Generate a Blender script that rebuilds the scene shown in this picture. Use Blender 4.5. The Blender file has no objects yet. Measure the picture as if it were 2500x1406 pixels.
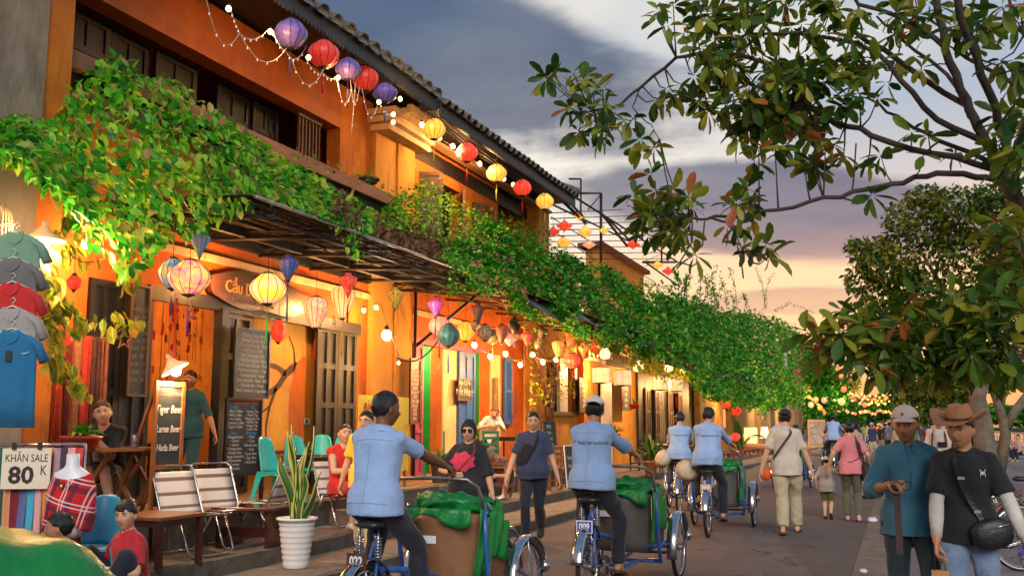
import bpy, math, random
import numpy as np
from mathutils import Vector, Matrix
from mathutils.bvhtree import BVHTree
from math import sin, cos, pi, radians
random.seed(7); RNG = np.random.default_rng(11)
S = bpy.context.scene
COL = S.collection

# ---------------------------------------------------------------- camera
FOC, PITCH, CAMH = 2430.0, math.atan(337/2430.0), 1.5
YAW = math.atan(940*math.cos(PITCH)/FOC)
cam_data = bpy.data.cameras.new('camera'); cam = bpy.data.objects.new('camera', cam_data); COL.objects.link(cam)
cam.location = (0, 0, CAMH); cam.rotation_euler = (pi/2+PITCH, 0, YAW)
cam_data.sensor_width = 36; cam_data.lens = 36*FOC/2500; cam_data.clip_end = 3000; cam_data.clip_start = 0.05
cam_data.dof.use_dof = True; cam_data.dof.focus_distance = 9.5; cam_data.dof.aperture_fstop = 4.5
S.camera = cam

# ---------------------------------------------------------------- world, sun, exposure
S.view_settings.view_transform = 'Standard'; S.view_settings.look = 'None'
S.view_settings.exposure = 0.5; S.view_settings.gamma = 1
try: S.view_settings.use_curve_mapping = False
except Exception: pass
S.cycles.use_denoising = True
S.cycles.max_bounces = 6; S.cycles.diffuse_bounces = 3; S.cycles.glossy_bounces = 3; S.cycles.transparent_max_bounces = 6
S.cycles.sample_clamp_indirect = 4.0; S.cycles.caustics_reflective = False; S.cycles.caustics_refractive = False
SUN_EL, SUN_ROT = radians(27), radians(158)     # soft glow of the open sky over the river, behind the camera
W = bpy.data.worlds.new('World'); S.world = W; W.use_nodes = True

class NT:
    """tiny node helper"""
    def __init__(s, tree): s.t = tree; s.n = tree.nodes; s.l = tree.links
    def node(s, typ, **kw):
        nd = s.n.new(typ)
        for k, v in kw.items():
            if k.startswith('i_'): s.put(nd, k[2:], v)
            else: setattr(nd, k, v)
        return nd
    def put(s, nd, key, v):
        key = int(key) if key.isdigit() else key.replace('_', ' ')
        inp = nd.inputs[key]
        if isinstance(v, bpy.types.NodeSocket): s.l.new(v, inp)
        else: inp.default_value = v
    def math(s, op, a, b=None, c=None, clamp=False):
        nd = s.node('ShaderNodeMath', operation=op); nd.use_clamp = clamp
        for i, v in enumerate((a, b, c)):
            if v is None: continue
            if isinstance(v, bpy.types.NodeSocket): s.l.new(v, nd.inputs[i])
            else: nd.inputs[i].default_value = v
        return nd.outputs[0]
    def ramp(s, fac, stops, interp='LINEAR'):
        nd = s.node('ShaderNodeValToRGB'); cr = nd.color_ramp; cr.interpolation = interp
        while len(cr.elements) < len(stops): cr.elements.new(0.5)
        for e, (p, c) in zip(cr.elements, stops):
            e.position = p; e.color = (*c, 1) if len(c) == 3 else c
        s.l.new(fac, nd.inputs[0]); return nd.outputs[0]
    def mix(s, fac, a, b, blend='MIX'):
        nd = s.node('ShaderNodeMix', data_type='RGBA', blend_type=blend)
        for i, v in ((0, fac), (6, a), (7, b)):
            if isinstance(v, bpy.types.NodeSocket): s.l.new(v, nd.inputs[i])
            else: nd.inputs[i].default_value = v if i == 0 else ((*v, 1) if len(v) == 3 else v)
        return nd.outputs[2]
    def noise(s, vec, scale, detail=4, rough=.55, dist=0, out=0):
        nd = s.node('ShaderNodeTexNoise'); nd.inputs['Scale'].default_value = scale; nd.inputs['Detail'].default_value = detail
        nd.inputs['Roughness'].default_value = rough; nd.inputs['Distortion'].default_value = dist
        if vec is not None: s.l.new(vec, nd.inputs['Vector'])
        return nd.outputs[out]
    def mapping(s, vec, scale=(1, 1, 1), loc=(0, 0, 0), rot=(0, 0, 0)):
        nd = s.node('ShaderNodeMapping'); s.l.new(vec, nd.inputs[0])
        nd.inputs['Scale'].default_value = scale; nd.inputs['Location'].default_value = loc; nd.inputs['Rotation'].default_value = rot
        return nd.outputs[0]

def build_world():
    t = NT(W.node_tree); t.n.clear()
    g = t.node('ShaderNodeTexCoord').outputs['Generated']
    sep = t.node('ShaderNodeSeparateXYZ'); t.l.new(g, sep.inputs[0])
    z = sep.outputs[2]
    # clear part of the evening sky, by height
    base = t.ramp(z, [(0.0, (1.1, .42, .12)), (.05, (1.35, .62, .18)), (.12, (1.45, .86, .36)), (.18, (1.25, .80, .46)), (.23, (.80, .68, .62)),
                      (.30, (.52, .56, .64)), (.45, (.40, .50, .64)), (.62, (.24, .37, .55)), (1, (.14, .24, .42))])
    def bank(px, py, w, h, tilt=0.0):
        d = cam.rotation_euler.to_matrix() @ Vector(((px-1250)/FOC, (703-py)/FOC, -1)); d.normalize()
        a0, e0 = math.atan2(d.x, d.y), d.z
        a = t.math('ARCTAN2', sep.outputs[0], sep.outputs[1])
        da = t.math('SUBTRACT', a, a0); de = t.math('SUBTRACT', z, e0)
        de = t.math('MULTIPLY_ADD', da, -tilt, de)
        q = t.math('ADD', t.math('POWER', t.math('ABSOLUTE', t.math('DIVIDE', da, w)), 2), t.math('POWER', t.math('ABSOLUTE', t.math('DIVIDE', de, h)), 2))
        return t.math('SUBTRACT', 1.0, q, clamp=True)
    gw = t.math('MAXIMUM', bank(1330, 350, .24, .115, -.1), t.math('MULTIPLY', bank(1620, 40, .30, .05, -.2), .6)); gw = t.math('MULTIPLY', t.math('POWER', gw, .7), t.ramp(t.noise(g, 5.0, 6, .6), [(.25, (.55, .55, .55)), (.6, (1, 1, 1))])); base = t.mix(gw, base, (1.20, 1.08, .86))
    # cooler away from the sunset (sunset lies up the street, +y)
    cool = t.ramp(z, [(0, (.30, .30, .36)), (.3, (.38, .42, .50)), (1, (.20, .28, .42))])
    az = t.math('MULTIPLY_ADD', sep.outputs[1], .9, .35, clamp=True)
    base = t.mix(az, cool, base)
    # cloud sheet: project the direction onto a layer so clouds flatten towards the horizon
    dv = t.math('ADD', t.math('MAXIMUM', z, 0.0), .22)
    cx = t.math('DIVIDE', sep.outputs[0], dv); cy = t.math('DIVIDE', sep.outputs[1], dv)
    cmb = t.node('ShaderNodeCombineXYZ'); t.l.new(cx, cmb.inputs[0]); t.l.new(cy, cmb.inputs[1])
    n1 = t.noise(t.mapping(cmb.outputs[0], (.75, 1.15, 1), (3.1, .35, 0)), 1.0, 7, .55, .25)
    n2 = t.noise(t.mapping(cmb.outputs[0], (.9, 1.8, 1), (8.3, 2.0, 0)), 3.2, 5, .6, .2)
    b = t.math('MAXIMUM', bank(1120, 150, .36, .13, -.30), bank(1780, 500, .34, .062, -.15))
    b = t.math('MAXIMUM', b, bank(650, -50, .35, .3, 0))
    b = t.math('MAXIMUM', b, bank(1930, 735, .12, .018, 0))
    m = t.math('ADD', t.math('MULTIPLY', n1, .62), t.math('MULTIPLY', n2, .35))
    m = t.math('ADD', m, t.math('MULTIPLY', b, .62)); m = t.math('SUBTRACT', m, t.math('MULTIPLY', gw, .30))
    m = t.ramp(m, [(.60, (0, 0, 0)), (.80, (1, 1, 1))], 'EASE'); m = t.math('MULTIPLY', m, t.ramp(z, [(.04, (.25, .25, .25)), (.17, (1, 1, 1))]))
    ccol = t.ramp(z, [(0, (.80, .34, .14)), (.12, (.75, .34, .20)), (.19, (.19, .12, .18)), (.27, (.070, .065, .125)), (.38, (.034, .062, .130)), (.6, (.07, .12, .22)), (1, (.08, .13, .22))])
    ccol = t.mix(t.math('MULTIPLY', n2, .30), ccol, base)
    col = t.mix(m, base, ccol)
    below = t.math('GREATER_THAN', z, -0.004)
    col = t.mix(below, (.12, .11, .10), col)
    sky = t.node('ShaderNodeTexSky', sky_type='NISHITA'); sky.sun_disc = False
    sky.sun_elevation = SUN_EL; sky.sun_rotation = SUN_ROT
    bg1 = t.node('ShaderNodeBackground'); t.l.new(sky.outputs[0], bg1.inputs[0]); bg1.inputs[1].default_value = .012
    bg2 = t.node('ShaderNodeBackground'); t.l.new(col, bg2.inputs[0]); bg2.inputs[1].default_value = .60
    add = t.node('ShaderNodeAddShader'); t.l.new(bg1.outputs[0], add.inputs[0]); t.l.new(bg2.outputs[0], add.inputs[1])
    out = t.node('ShaderNodeOutputWorld'); t.l.new(add.outputs[0], out.inputs[0])
build_world()
sd = bpy.data.lights.new('sun', 'SUN'); sd.energy = 1.55; sd.angle = radians(30); sd.color = (1, .93, .86)
sun = bpy.data.objects.new('sun', sd); COL.objects.link(sun)
# Nishita: rotation 0 is +y, clockwise seen from above
_sd = Vector((sin(SUN_ROT)*cos(SUN_EL), cos(SUN_ROT)*cos(SUN_EL), sin(SUN_EL)))
sun.rotation_euler = _sd.to_track_quat('Z', 'Y').to_euler(); sun.location = (5, -5, 30)

# ---------------------------------------------------------------- view helpers: a point of the photograph on a plane of the place
_R = cam.rotation_euler.to_matrix()
def ray(px, py): return _R @ Vector(((px-1250)/FOC, (703-py)/FOC, -1))
def on_z(px, py, z=0.0):
    d = ray(px, py); k = (z-CAMH)/d.z; return Vector((d.x*k, d.y*k, z))
def on_x(px, py, x):
    d = ray(px, py); k = x/d.x; return Vector((x, d.y*k, CAMH+d.z*k))
def on_y(px, py, y):
    d = ray(px, py); k = y/d.y; return Vector((d.x*k, y, CAMH+d.z*k))
def at_d(px, py, k):
    d = ray(px, py); return Vector((d.x*k, d.y*k, CAMH+d.z*k))

# ---------------------------------------------------------------- materials
_M = {}
def mat(name, col=(.5, .5, .5), rough=.6, metal=0.0, var=0.0, vscale=6.0, col2=None, bump=0.0, bscale=40.0, emit=None, es=0.0,
        stretch=(1, 1, 1), alpha=1.0, trans=0.0, spec=.5, coat=0.0, dirt=0.0, coords='Object', sss=0.0, sheen=0.0):
    if name in _M: return _M[name]
    m = bpy.data.materials.new(name); m.use_nodes = True; _M[name] = m
    t = NT(m.node_tree); b = t.n['Principled BSDF']
    b.inputs['Base Color'].default_value = (*col, 1); b.inputs['Roughness'].default_value = rough
    b.inputs['Metallic'].default_value = metal; b.inputs['Specular IOR Level'].default_value = spec
    if coat: b.inputs['Coat Weight'].default_value = coat
    if trans: b.inputs['Transmission Weight'].default_value = trans
    if sss:
        b.inputs['Subsurface Weight'].default_value = sss; b.inputs['Subsurface Scale'].default_value = .01
    if sheen: b.inputs['Sheen Weight'].default_value = sheen
    if alpha < 1: b.inputs['Alpha'].default_value = alpha
    if emit is not None:
        b.inputs['Emission Color'].default_value = (*emit, 1); b.inputs['Emission Strength'].default_value = es
    if var or bump or dirt:
        co = t.node('ShaderNodeTexCoord').outputs[coords]
        if stretch != (1, 1, 1): co = t.mapping(co, stretch)
    if var:
        f = t.noise(co, vscale, 6, .62)
        f = t.ramp(f, [(.3, (0, 0, 0)), (.7, (1, 1, 1))])
        c2 = col2 if col2 else tuple(c*(1-var) for c in col)
        c = t.mix(f, c2, col if col2 else tuple(min(1, x*(1+var*.4)) for x in col))
        if dirt:
            f2 = t.ramp(t.noise(co, vscale*.35, 8, .7, .6), [(.50, (0, 0, 0)), (.72, (1, 1, 1))])
            c = t.mix(t.math('MULTIPLY', f2, dirt), c, (.06, .05, .04))
        t.l.new(c, b.inputs['Base Color'])
        r = t.math('MULTIPLY_ADD', f, .18, rough-.09, clamp=True); t.l.new(r, b.inputs['Roughness'])
    if bump:
        bn = t.node('ShaderNodeBump'); bn.inputs['Strength'].default_value = bump; bn.inputs['Distance'].default_value = .02
        t.l.new(t.noise(co, bscale, 5, .65), bn.inputs['Height']); t.l.new(bn.outputs[0], b.inputs['Normal'])
    return m

def leafmat(name, stops, rough=.45, transl=.35):
    if name in _M: return _M[name]
    m = bpy.data.materials.new(name); m.use_nodes = True; _M[name] = m
    t = NT(m.node_tree); t.n.clear()
    g = t.node('ShaderNodeNewGeometry'); oi = t.node('ShaderNodeObjectInfo')
    f = t.math('FRACT', t.math('ADD', g.outputs['Random Per Island'], oi.outputs['Random']))
    n = t.noise(t.node('ShaderNodeTexCoord').outputs['Object'], 1.3, 3)
    f = t.math('MULTIPLY_ADD', t.math('SUBTRACT', n, .5), .9, f, clamp=True)
    c = t.ramp(f, stops)
    b = t.node('ShaderNodeBsdfPrincipled'); t.l.new(c, b.inputs['Base Color']); b.inputs['Roughness'].default_value = rough
    b.inputs['Specular IOR Level'].default_value = .35
    tr = t.node('ShaderNodeBsdfTranslucent'); t.l.new(t.mix(.5, c, (.35, .5, .05), 'MULTIPLY') if False else c, tr.inputs[0])
    mx = t.node('ShaderNodeMixShader'); mx.inputs[0].default_value = transl
    t.l.new(b.outputs[0], mx.inputs[1]); t.l.new(tr.outputs[0], mx.inputs[2])
    o = t.node('ShaderNodeOutputMaterial'); t.l.new(mx.outputs[0], o.inputs[0])
    return m

# ---------------------------------------------------------------- objects
def tag(o, label=None, cat=None, group=None, kind=None):
    if label: o['label'] = label
    if cat: o['category'] = cat
    if group: o['group'] = group
    if kind: o['kind'] = kind
    return o
def thing(name, label, cat, loc=(0, 0, 0), rz=0.0, group=None):
    o = bpy.data.objects.new(name, None); COL.objects.link(o); o.empty_display_size = .2
    o.location = loc; o.rotation_euler = (0, 0, rz)
    return tag(o, label, cat, group)
def link(name, me, parent=None, loc=None, rot=None, scale=None):
    o = bpy.data.objects.new(name, me); COL.objects.link(o)
    if parent is not None: o.parent = parent
    if loc is not None: o.location = loc
    if rot is not None: o.rotation_euler = rot
    if scale is not None: o.scale = scale
    return o
def copy_tree(o, parent=None):
    c = o.copy(); COL.objects.link(c)
    if parent is not None: c.parent = parent
    for ch in o.children: copy_tree(ch, c)
    return c
def dup(o, label, loc, rz=None, group=None, scale=None):
    c = copy_tree(o); c.location = loc; c['label'] = label
    if rz is not None: c.rotation_euler = (0, 0, rz)
    if group: c['group'] = group
    if scale is not None: c.scale = (scale,)*3 if not hasattr(scale, '__len__') else scale
    return c

class MB:
    def __init__(s): s.v = []; s.f = []; s.m = []; s.s = []
    def add(s, vs, fs, m=0, smooth=False):
        o = len(s.v); s.v += [tuple(v) for v in vs]
        for f in fs: s.f.append(tuple(i+o for i in f)); s.m.append(m); s.s.append(smooth)
        return s
    def box(s, c, d, rz=0.0, m=0, M=None):
        x, y, z = d[0]/2, d[1]/2, d[2]/2
        vs = [Vector((a, b, e)) for a in (-x, x) for b in (-y, y) for e in (-z, z)]
        R = M if M is not None else Matrix.Rotation(rz, 3, 'Z')
        vs = [R @ v + Vector(c) for v in vs]
        return s.add(vs, [(0, 1, 3, 2), (4, 6, 7, 5), (0, 4, 5, 1), (2, 3, 7, 6), (0, 2, 6, 4), (1, 5, 7, 3)], m)
    def bb(s, x0, x1, y0, y1, z0, z1, m=0):
        return s.box(((x0+x1)/2, (y0+y1)/2, (z0+z1)/2), (abs(x1-x0), abs(y1-y0), abs(z1-z0)), m=m)
    def rings(s, rings, cap=True, m=0, smooth=True, closed=False):
        n = len(rings[0]); vs = [p for r in rings for p in r]; fs = []
        K = len(rings)
        for i in range(K if closed else K-1):
            a, b = i*n, ((i+1) % K)*n
            for j in range(n):
                k = (j+1) % n; fs.append((a+j, a+k, b+k, b+j))
        if cap and not closed:
            fs.append(tuple(range(n-1, -1, -1))); fs.append(tuple((K-1)*n+j for j in range(n)))
        return s.add(vs, fs, m, smooth)
    def tube(s, pts, r, n=8, cap=True, m=0, closed=False, flat=1.0, smooth=True):
        pts = [Vector(p) for p in pts]; K = len(pts)
        rs = r if hasattr(r, '__len__') else [r]*K
        prev = None; out = []
        for i, p in enumerate(pts):
            if closed: d = pts[(i+1) % K]-pts[i-1]
            else: d = pts[min(i+1, K-1)]-pts[max(i-1, 0)]
            d = d.normalized() if d.length > 1e-9 else Vector((0, 0, 1))
            if prev is None:
                a = Vector((0, 0, 1)) if abs(d.z) < .9 else Vector((1, 0, 0)); u = a.cross(d).normalized()
            else:
                u = prev - d*prev.dot(d); u = u.normalized() if u.length > 1e-6 else d.orthogonal().normalized()
            prev = u; w = d.cross(u)
            out.append([p + (u*cos(2*pi*j/n)+w*sin(2*pi*j/n)*flat)*rs[i] for j in range(n)])
        return s.rings(out, cap, m, smooth, closed)
    def lathe(s, prof, n=24, c=(0, 0, 0), m=0, cap=True, smooth=True, wob=None):
        out = []
        for r, z in prof:
            out.append([(c[0]+r*cos(2*pi*j/n)*(wob(j, z) if wob else 1), c[1]+r*sin(2*pi*j/n)*(wob(j, z) if wob else 1), c[2]+z) for j in range(n)])
        return s.rings(out, cap, m, smooth)
    def ball(s, c, r, n=12, k=8, m=0, R=None):
        rr = (r, r, r) if not hasattr(r, '__len__') else r
        out = []
        for i in range(k+1):
            a = pi*i/k; q = max(sin(a), .02)
            ring = [Vector((rr[0]*q*cos(2*pi*j/n), rr[1]*q*sin(2*pi*j/n), -rr[2]*cos(a))) for j in range(n)]
            if R is not None: ring = [R @ v for v in ring]
            out.append([v+Vector(c) for v in ring])
        return s.rings(out, True, m, True)
    def torus(s, c, R, r, axis='X', N=40, n=8, m=0, a0=0.0, a1=2*pi, flat=1.0):
        full = abs(a1-a0-2*pi) < 1e-6; K = N if full else N+1
        pts = []; rings = []
        for i in range(K):
            a = a0+(a1-a0)*i/N; ca, sa = cos(a), sin(a); ring = []
            for j in range(n):
                b = 2*pi*j/n; q = R+r*cos(b); h = r*sin(b)*flat
                p = {'X': (h, q*ca, q*sa), 'Y': (q*ca, h, q*sa), 'Z': (q*ca, q*sa, h)}[axis]
                ring.append((c[0]+p[0], c[1]+p[1], c[2]+p[2]))
            rings.append(ring)
        return s.rings(rings, not full, m, True, full)
    def prism(s, poly, h, m=0, axis='X', x0=0.0):
        """extrude a 2-D outline: axis X -> outline in (y,z), Y -> (x,z), Z -> (x,y)"""
        n = len(poly)
        def P(a, b, t): return {'X': (t, a, b), 'Y': (a, t, b), 'Z': (a, b, t)}[axis]
        vs = [P(a, b, x0) for a, b in poly]+[P(a, b, x0+h) for a, b in poly]
        fs = [tuple(range(n)), tuple(range(2*n-1, n-1, -1))]+[(i, (i+1) % n, n+(i+1) % n, n+i) for i in range(n)]
        return s.add(vs, fs, m)
    def grid(s, P, nu, nv, m=0, smooth=True):
        vs = [P(i/(nu-1), j/(nv-1)) for i in range(nu) for j in range(nv)]
        fs = [(i*nv+j, (i+1)*nv+j, (i+1)*nv+j+1, i*nv+j+1) for i in range(nu-1) for j in range(nv-1)]
        return s.add(vs, fs, m, smooth)
    def mesh(s, name, mats):
        me = bpy.data.meshes.new(name); me.from_pydata(s.v, [], s.f)
        for q in (mats if isinstance(mats, (list, tuple)) else [mats]): me.materials.append(q)
        me.polygons.foreach_set('material_index', s.m); me.polygons.foreach_set('use_smooth', s.s)
        me.update(); return me
    def build(s, name, mats, parent=None, loc=None, rot=None, world=False, **kw):
        if world and parent is not None:     # vertices given in world space: express them in the parent's frame
            Mi = (Matrix.Translation(parent.location) @ parent.rotation_euler.to_matrix().to_4x4()).inverted()
            s.v = [tuple(Mi @ Vector(v)) for v in s.v]
        me = s.mesh(name, mats)
        if len(s.v): _fixn(me)
        return link(name, me, parent, loc, rot, **kw)
import bmesh
def _fixn(me):
    bm = bmesh.new(); bm.from_mesh(me); bmesh.ops.recalc_face_normals(bm, faces=bm.faces); bm.to_mesh(me); bm.free()

def textmesh(s, size=.1, ext=.001, align='CENTER', bold=0.0, shear=0.0, sx=1.0):
    c = bpy.data.curves.new('text', 'FONT'); c.body = s; c.size = size; c.extrude = ext; c.align_x = align; c.align_y = 'CENTER'
    c.offset = bold; c.shear = shear; c.resolution_u = 2; c.space_line = 1.0
    o = bpy.data.objects.new('text', c); COL.objects.link(o)
    bpy.context.view_layer.update()
    dg = bpy.context.evaluated_depsgraph_get()
    me = bpy.data.meshes.new_from_object(o.evaluated_get(dg)); bpy.data.objects.remove(o); 
    if sx != 1: me.transform(Matrix.Diagonal((sx, 1, 1, 1)))
    return me
def text(s, parent, loc, rot, m, size=.1, name='lettering', **kw):
    me = textmesh(s, size, **kw); me.materials.clear(); me.materials.append(m)
    return link(name, me, parent, loc, rot)
FACE_X = (pi/2, 0, pi/2)      # lettering upright, read from +x (street side)

# ---- foliage: numpy scatter of leaf shapes
LEAF = np.array([[0, 0, 0], [.22, .3, .04], [.2, .68, .02], [0, 1, -.1], [-.2, .68, .02], [-.22, .3, .04], [0, .35, -.03], [0, .7, -.03]])
LEAF_F = [(0, 1, 6), (1, 2, 7, 6), (2, 3, 7), (0, 6, 5), (6, 7, 4, 5), (7, 3, 4)]
SML = np.array([[0, 0, 0], [.3, .45, .03], [0, 1, -.05], [-.3, .45, .03]]); SML_F = [(0, 1, 2), (0, 2, 3)]
def _frames(d, up):
    d = d/np.linalg.norm(d, axis=1, keepdims=True)
    x = np.cross(d, up); x /= (np.linalg.norm(x, axis=1, keepdims=True)+1e-9)
    z = np.cross(x, d); return x, d, z
def leaves_mesh(name, P, D, L, m, tpl=LEAF, tf=LEAF_F, up=None, width=1.0):
    N = len(P); P = np.asarray(P, float); D = np.asarray(D, float); L = np.asarray(L, float).reshape(-1, 1, 1)
    if up is None: up = np.tile([0, 0, 1.0], (N, 1))+RNG.normal(0, .45, (N, 3))
    x, y, z = _frames(D, up)
    T = tpl*np.array([width, 1, 1]); k = len(T)
    V = P[:, None, :]+L*(T[None, :, 0:1]*x[:, None, :]+T[None, :, 1:2]*y[:, None, :]+T[None, :, 2:3]*z[:, None, :])
    V = V.reshape(-1, 3)
    me = bpy.data.meshes.new(name)
    tot = sum(len(f) for f in tf); nf = len(tf)
    me.vertices.add(N*k); me.vertices.foreach_set('co', V.ravel())
    li = np.concatenate([np.array(f) for f in tf]); LI = (li[None, :]+np.arange(N)[:, None]*k).ravel()
    me.loops.add(N*tot); me.loops.foreach_set('vertex_index', LI.astype(np.int32))
    me.polygons.add(N*nf)
    st = np.cumsum([0]+[len(f) for f in tf[:-1]]); ST = (st[None, :]+np.arange(N)[:, None]*tot).ravel()
    me.polygons.foreach_set('loop_start', ST.astype(np.int32)); me.update(calc_edges=True); me.validate()
    me.materials.append(m); return me
def foliage(name, parent, P, D, L, m, tpl=LEAF, tf=LEAF_F, npart=0, part='leaf', width=1.0, stuff='foliage'):
    """the first npart leaves (largest in the photo) are parts of their own, the rest one part of kind stuff"""
    P = np.asarray(P, float); D = np.asarray(D, float); L = np.asarray(L, float)
    off = np.array(parent.location) if parent is not None else np.zeros(3)
    if npart:
        protos = []
        for q in range(4):
            T = tpl.copy(); T[:, 2] += [0, .0, .0, 0, 0, 0, 0, 0][:len(T)] if False else 0; T[:, 0] *= width*(.85+.1*q)
            if q % 2: T[:, 2] *= 1.8
            me = bpy.data.meshes.new(part); me.from_pydata([tuple(v) for v in T], [], tf); me.materials.append(m); protos.append(me)
        for i in range(min(npart, len(P))):
            d = Vector(D[i]).normalized(); u = Vector((RNG.normal(0, .45), RNG.normal(0, .45), 1))
            x = d.cross(u).normalized(); z = x.cross(d)
            o = link(part, protos[i % 4], parent); M3 = Matrix((x, d, z)).transposed()
            o.matrix_local = Matrix.Translation(Vector(P[i]-off)) @ M3.to_4x4() @ Matrix.Diagonal((L[i], L[i], L[i], 1))
    if len(P) > npart:
        me = leaves_mesh(stuff, P[npart:]-off, D[npart:], L[npart:], m, tpl, tf, width=width)
        o = link(stuff, me, parent); o['kind'] = 'stuff'
# ================================================================ palette
OCHRE = mat('ochre_plaster', (.66, .21, .010), .85, var=.35, vscale=1.6, col2=(.52, .12, .008), bump=.25, bscale=30, dirt=.35)
ORANGE = mat('orange_plaster', (.68, .165, .010), .85, var=.3, vscale=1.3, col2=(.46, .085, .006), bump=.25, bscale=30, dirt=.3)
YELLOW = mat('yellow_plaster', (.72, .34, .045), .85, var=.3, vscale=2.0, col2=(.60, .24, .03), bump=.3, bscale=24, dirt=.35)
CREAM = mat('cream_plaster', (.72, .50, .27), .8, var=.25, vscale=3, bump=.2, bscale=30, dirt=.3)
MOSSY = mat('mossy_plaster', (.55, .27, .04), .9, var=.6, vscale=1.2, col2=(.12, .07, .02), bump=.5, bscale=14, dirt=.6)
OLDWALL = mat('weathered_plaster', (.42, .33, .20), .9, var=.5, vscale=.9, col2=(.24, .17, .09), bump=.5, bscale=10, dirt=.55, stretch=(1, 1, .35))
GREYPL = mat('grey_plaster', (.40, .33, .25), .9, var=.5, vscale=2.5, col2=(.20, .15, .10), bump=.6, bscale=12, dirt=.6, stretch=(1, 1, .5))
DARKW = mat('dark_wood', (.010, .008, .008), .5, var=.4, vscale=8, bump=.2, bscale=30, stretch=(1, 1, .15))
BROWNW = mat('brown_wood', (.11, .045, .02), .5, var=.4, vscale=8, bump=.2, bscale=30, stretch=(1, 1, .15))
REDW = mat('red_painted_beam', (.50, .115, .015), .6, var=.3, vscale=4, bump=.15)
LEDGE = mat('ledge_wood', (.30, .14, .085), .7, var=.4, vscale=9, bump=.3, stretch=(1, .1, 1), dirt=.4)
BLUEP = mat('blue_paint', (.025, .11, .42), .45, var=.35, vscale=5, bump=.15, bscale=25, dirt=.15)
GREENP = mat('green_paint', (.012, .34, .025), .6, var=.3, vscale=3)
PINKP = mat('pink_paint', (.35, .06, .13), .5, var=.3, vscale=5)
CONC = mat('concrete', (.26, .20, .15), .85, var=.45, vscale=3.5, col2=(.11, .082, .06), bump=.35, bscale=45, dirt=.45)
CONC2 = mat('concrete_kerb', (.15, .125, .095), .9, var=.5, vscale=5, col2=(.06, .055, .04), bump=.6, bscale=25, dirt=.55)
FLOORT = mat('porch_floor', (.34, .19, .09), .6, var=.35, vscale=3, bump=.1, dirt=.25)
ASPH = mat('asphalt', (.185, .142, .120), .85, var=.3, vscale=1.1, col2=(.125, .098, .084), bump=.5, bscale=160, dirt=.12)
PROM = mat('promenade_paving', (.21, .19, .18), .8, var=.3, vscale=.8, bump=.3, bscale=120, dirt=.15)
TILE = mat('roof_tile', (.17, .16, .13), .9, var=.6, vscale=6, col2=(.045, .045, .035), bump=.7, bscale=22, dirt=.4)
MORTAR = mat('mortar', (.32, .31, .28), .95, var=.5, vscale=8, bump=.6, dirt=.4)
BLACK = mat('black_metal', (.008, .008, .008), .6, var=.3)
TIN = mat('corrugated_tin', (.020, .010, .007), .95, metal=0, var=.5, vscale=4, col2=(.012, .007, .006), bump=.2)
TINEDGE = mat('tin_edge', (.45, .43, .40), .4, metal=.8, var=.3)
TARP = mat('black_tarp', (.035, .037, .042), .42, var=.4, vscale=4, bump=.5, bscale=9)
def weather(m, dark=(.035, .022, .012), amt=.75, crack=False):
    t = NT(m.node_tree); b = t.n['Principled BSDF']; src = b.inputs['Base Color'].links[0].from_socket; g = t.node('ShaderNodeNewGeometry').outputs['Position']
    f = t.ramp(t.noise(t.mapping(g, (2.2, 2.2, .45) if not crack else (.5, .5, 1)), 1.6, 8, .72, .8), [(.53, (0, 0, 0)), (.74, (1, 1, 1))]); c = t.mix(t.math('MULTIPLY', f, amt), src, dark)
    if crack:
        v = t.node('ShaderNodeTexVoronoi', feature='DISTANCE_TO_EDGE'); v.inputs['Scale'].default_value = .55; t.l.new(t.mapping(t.node('ShaderNodeVectorMath', operation='ADD').outputs[0] if False else g, (1, .6, 1)), v.inputs['Vector']); dv_ = t.node('ShaderNodeVectorMath', operation='MULTIPLY_ADD'); t.l.new(t.noise(g, 1.6, 5, out=1), dv_.inputs[0]); dv_.inputs[1].default_value = (1.3, 1.3, 0); t.l.new(t.mapping(g, (1, .6, 1)), dv_.inputs[2]); t.l.new(dv_.outputs[0], v.inputs['Vector'])
        e = t.math('LESS_THAN', v.outputs[0], .008); e = t.math('MULTIPLY', e, t.math('GREATER_THAN', t.noise(g, .8, 2), .5)); c = t.mix(t.math('MULTIPLY', e, .7), c, (.03, .026, .024))
        p = t.math('MULTIPLY', t.math('GREATER_THAN', t.noise(t.mapping(g, (.5, .12, 1), (4, 3, 0)), .9, 1, .3), .56), .45); c = t.mix(p, c, (.075, .060, .052))
    if not crack:
        pl = t.ramp(t.noise(t.mapping(g, (1, 1, 1), (7, 1, 3)), 2.6, 7, .75, 1.2), [(.63, (0, 0, 0)), (.655, (1, 1, 1))]); c = t.mix(t.math('MULTIPLY', pl, .55), c, (.50, .40, .28))
        sm = t.ramp(t.noise(t.mapping(g, (1, 1, 1), (2, 9, 5)), 9, 6, .8), [(.66, (0, 0, 0)), (.70, (1, 1, 1))]); c = t.mix(t.math('MULTIPLY', sm, .5), c, (.10, .06, .03))
    t.l.new(c, b.inputs['Base Color'])
for m_ in (OCHRE, ORANGE, YELLOW, CREAM, OLDWALL, CONC): weather(m_)
weather(ASPH, (.07, .055, .046), .6, True); weather(PROM, (.09, .08, .07), .6, True)
WHITEP = mat('white_paint', (.75, .73, .68), .5, var=.1)

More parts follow.
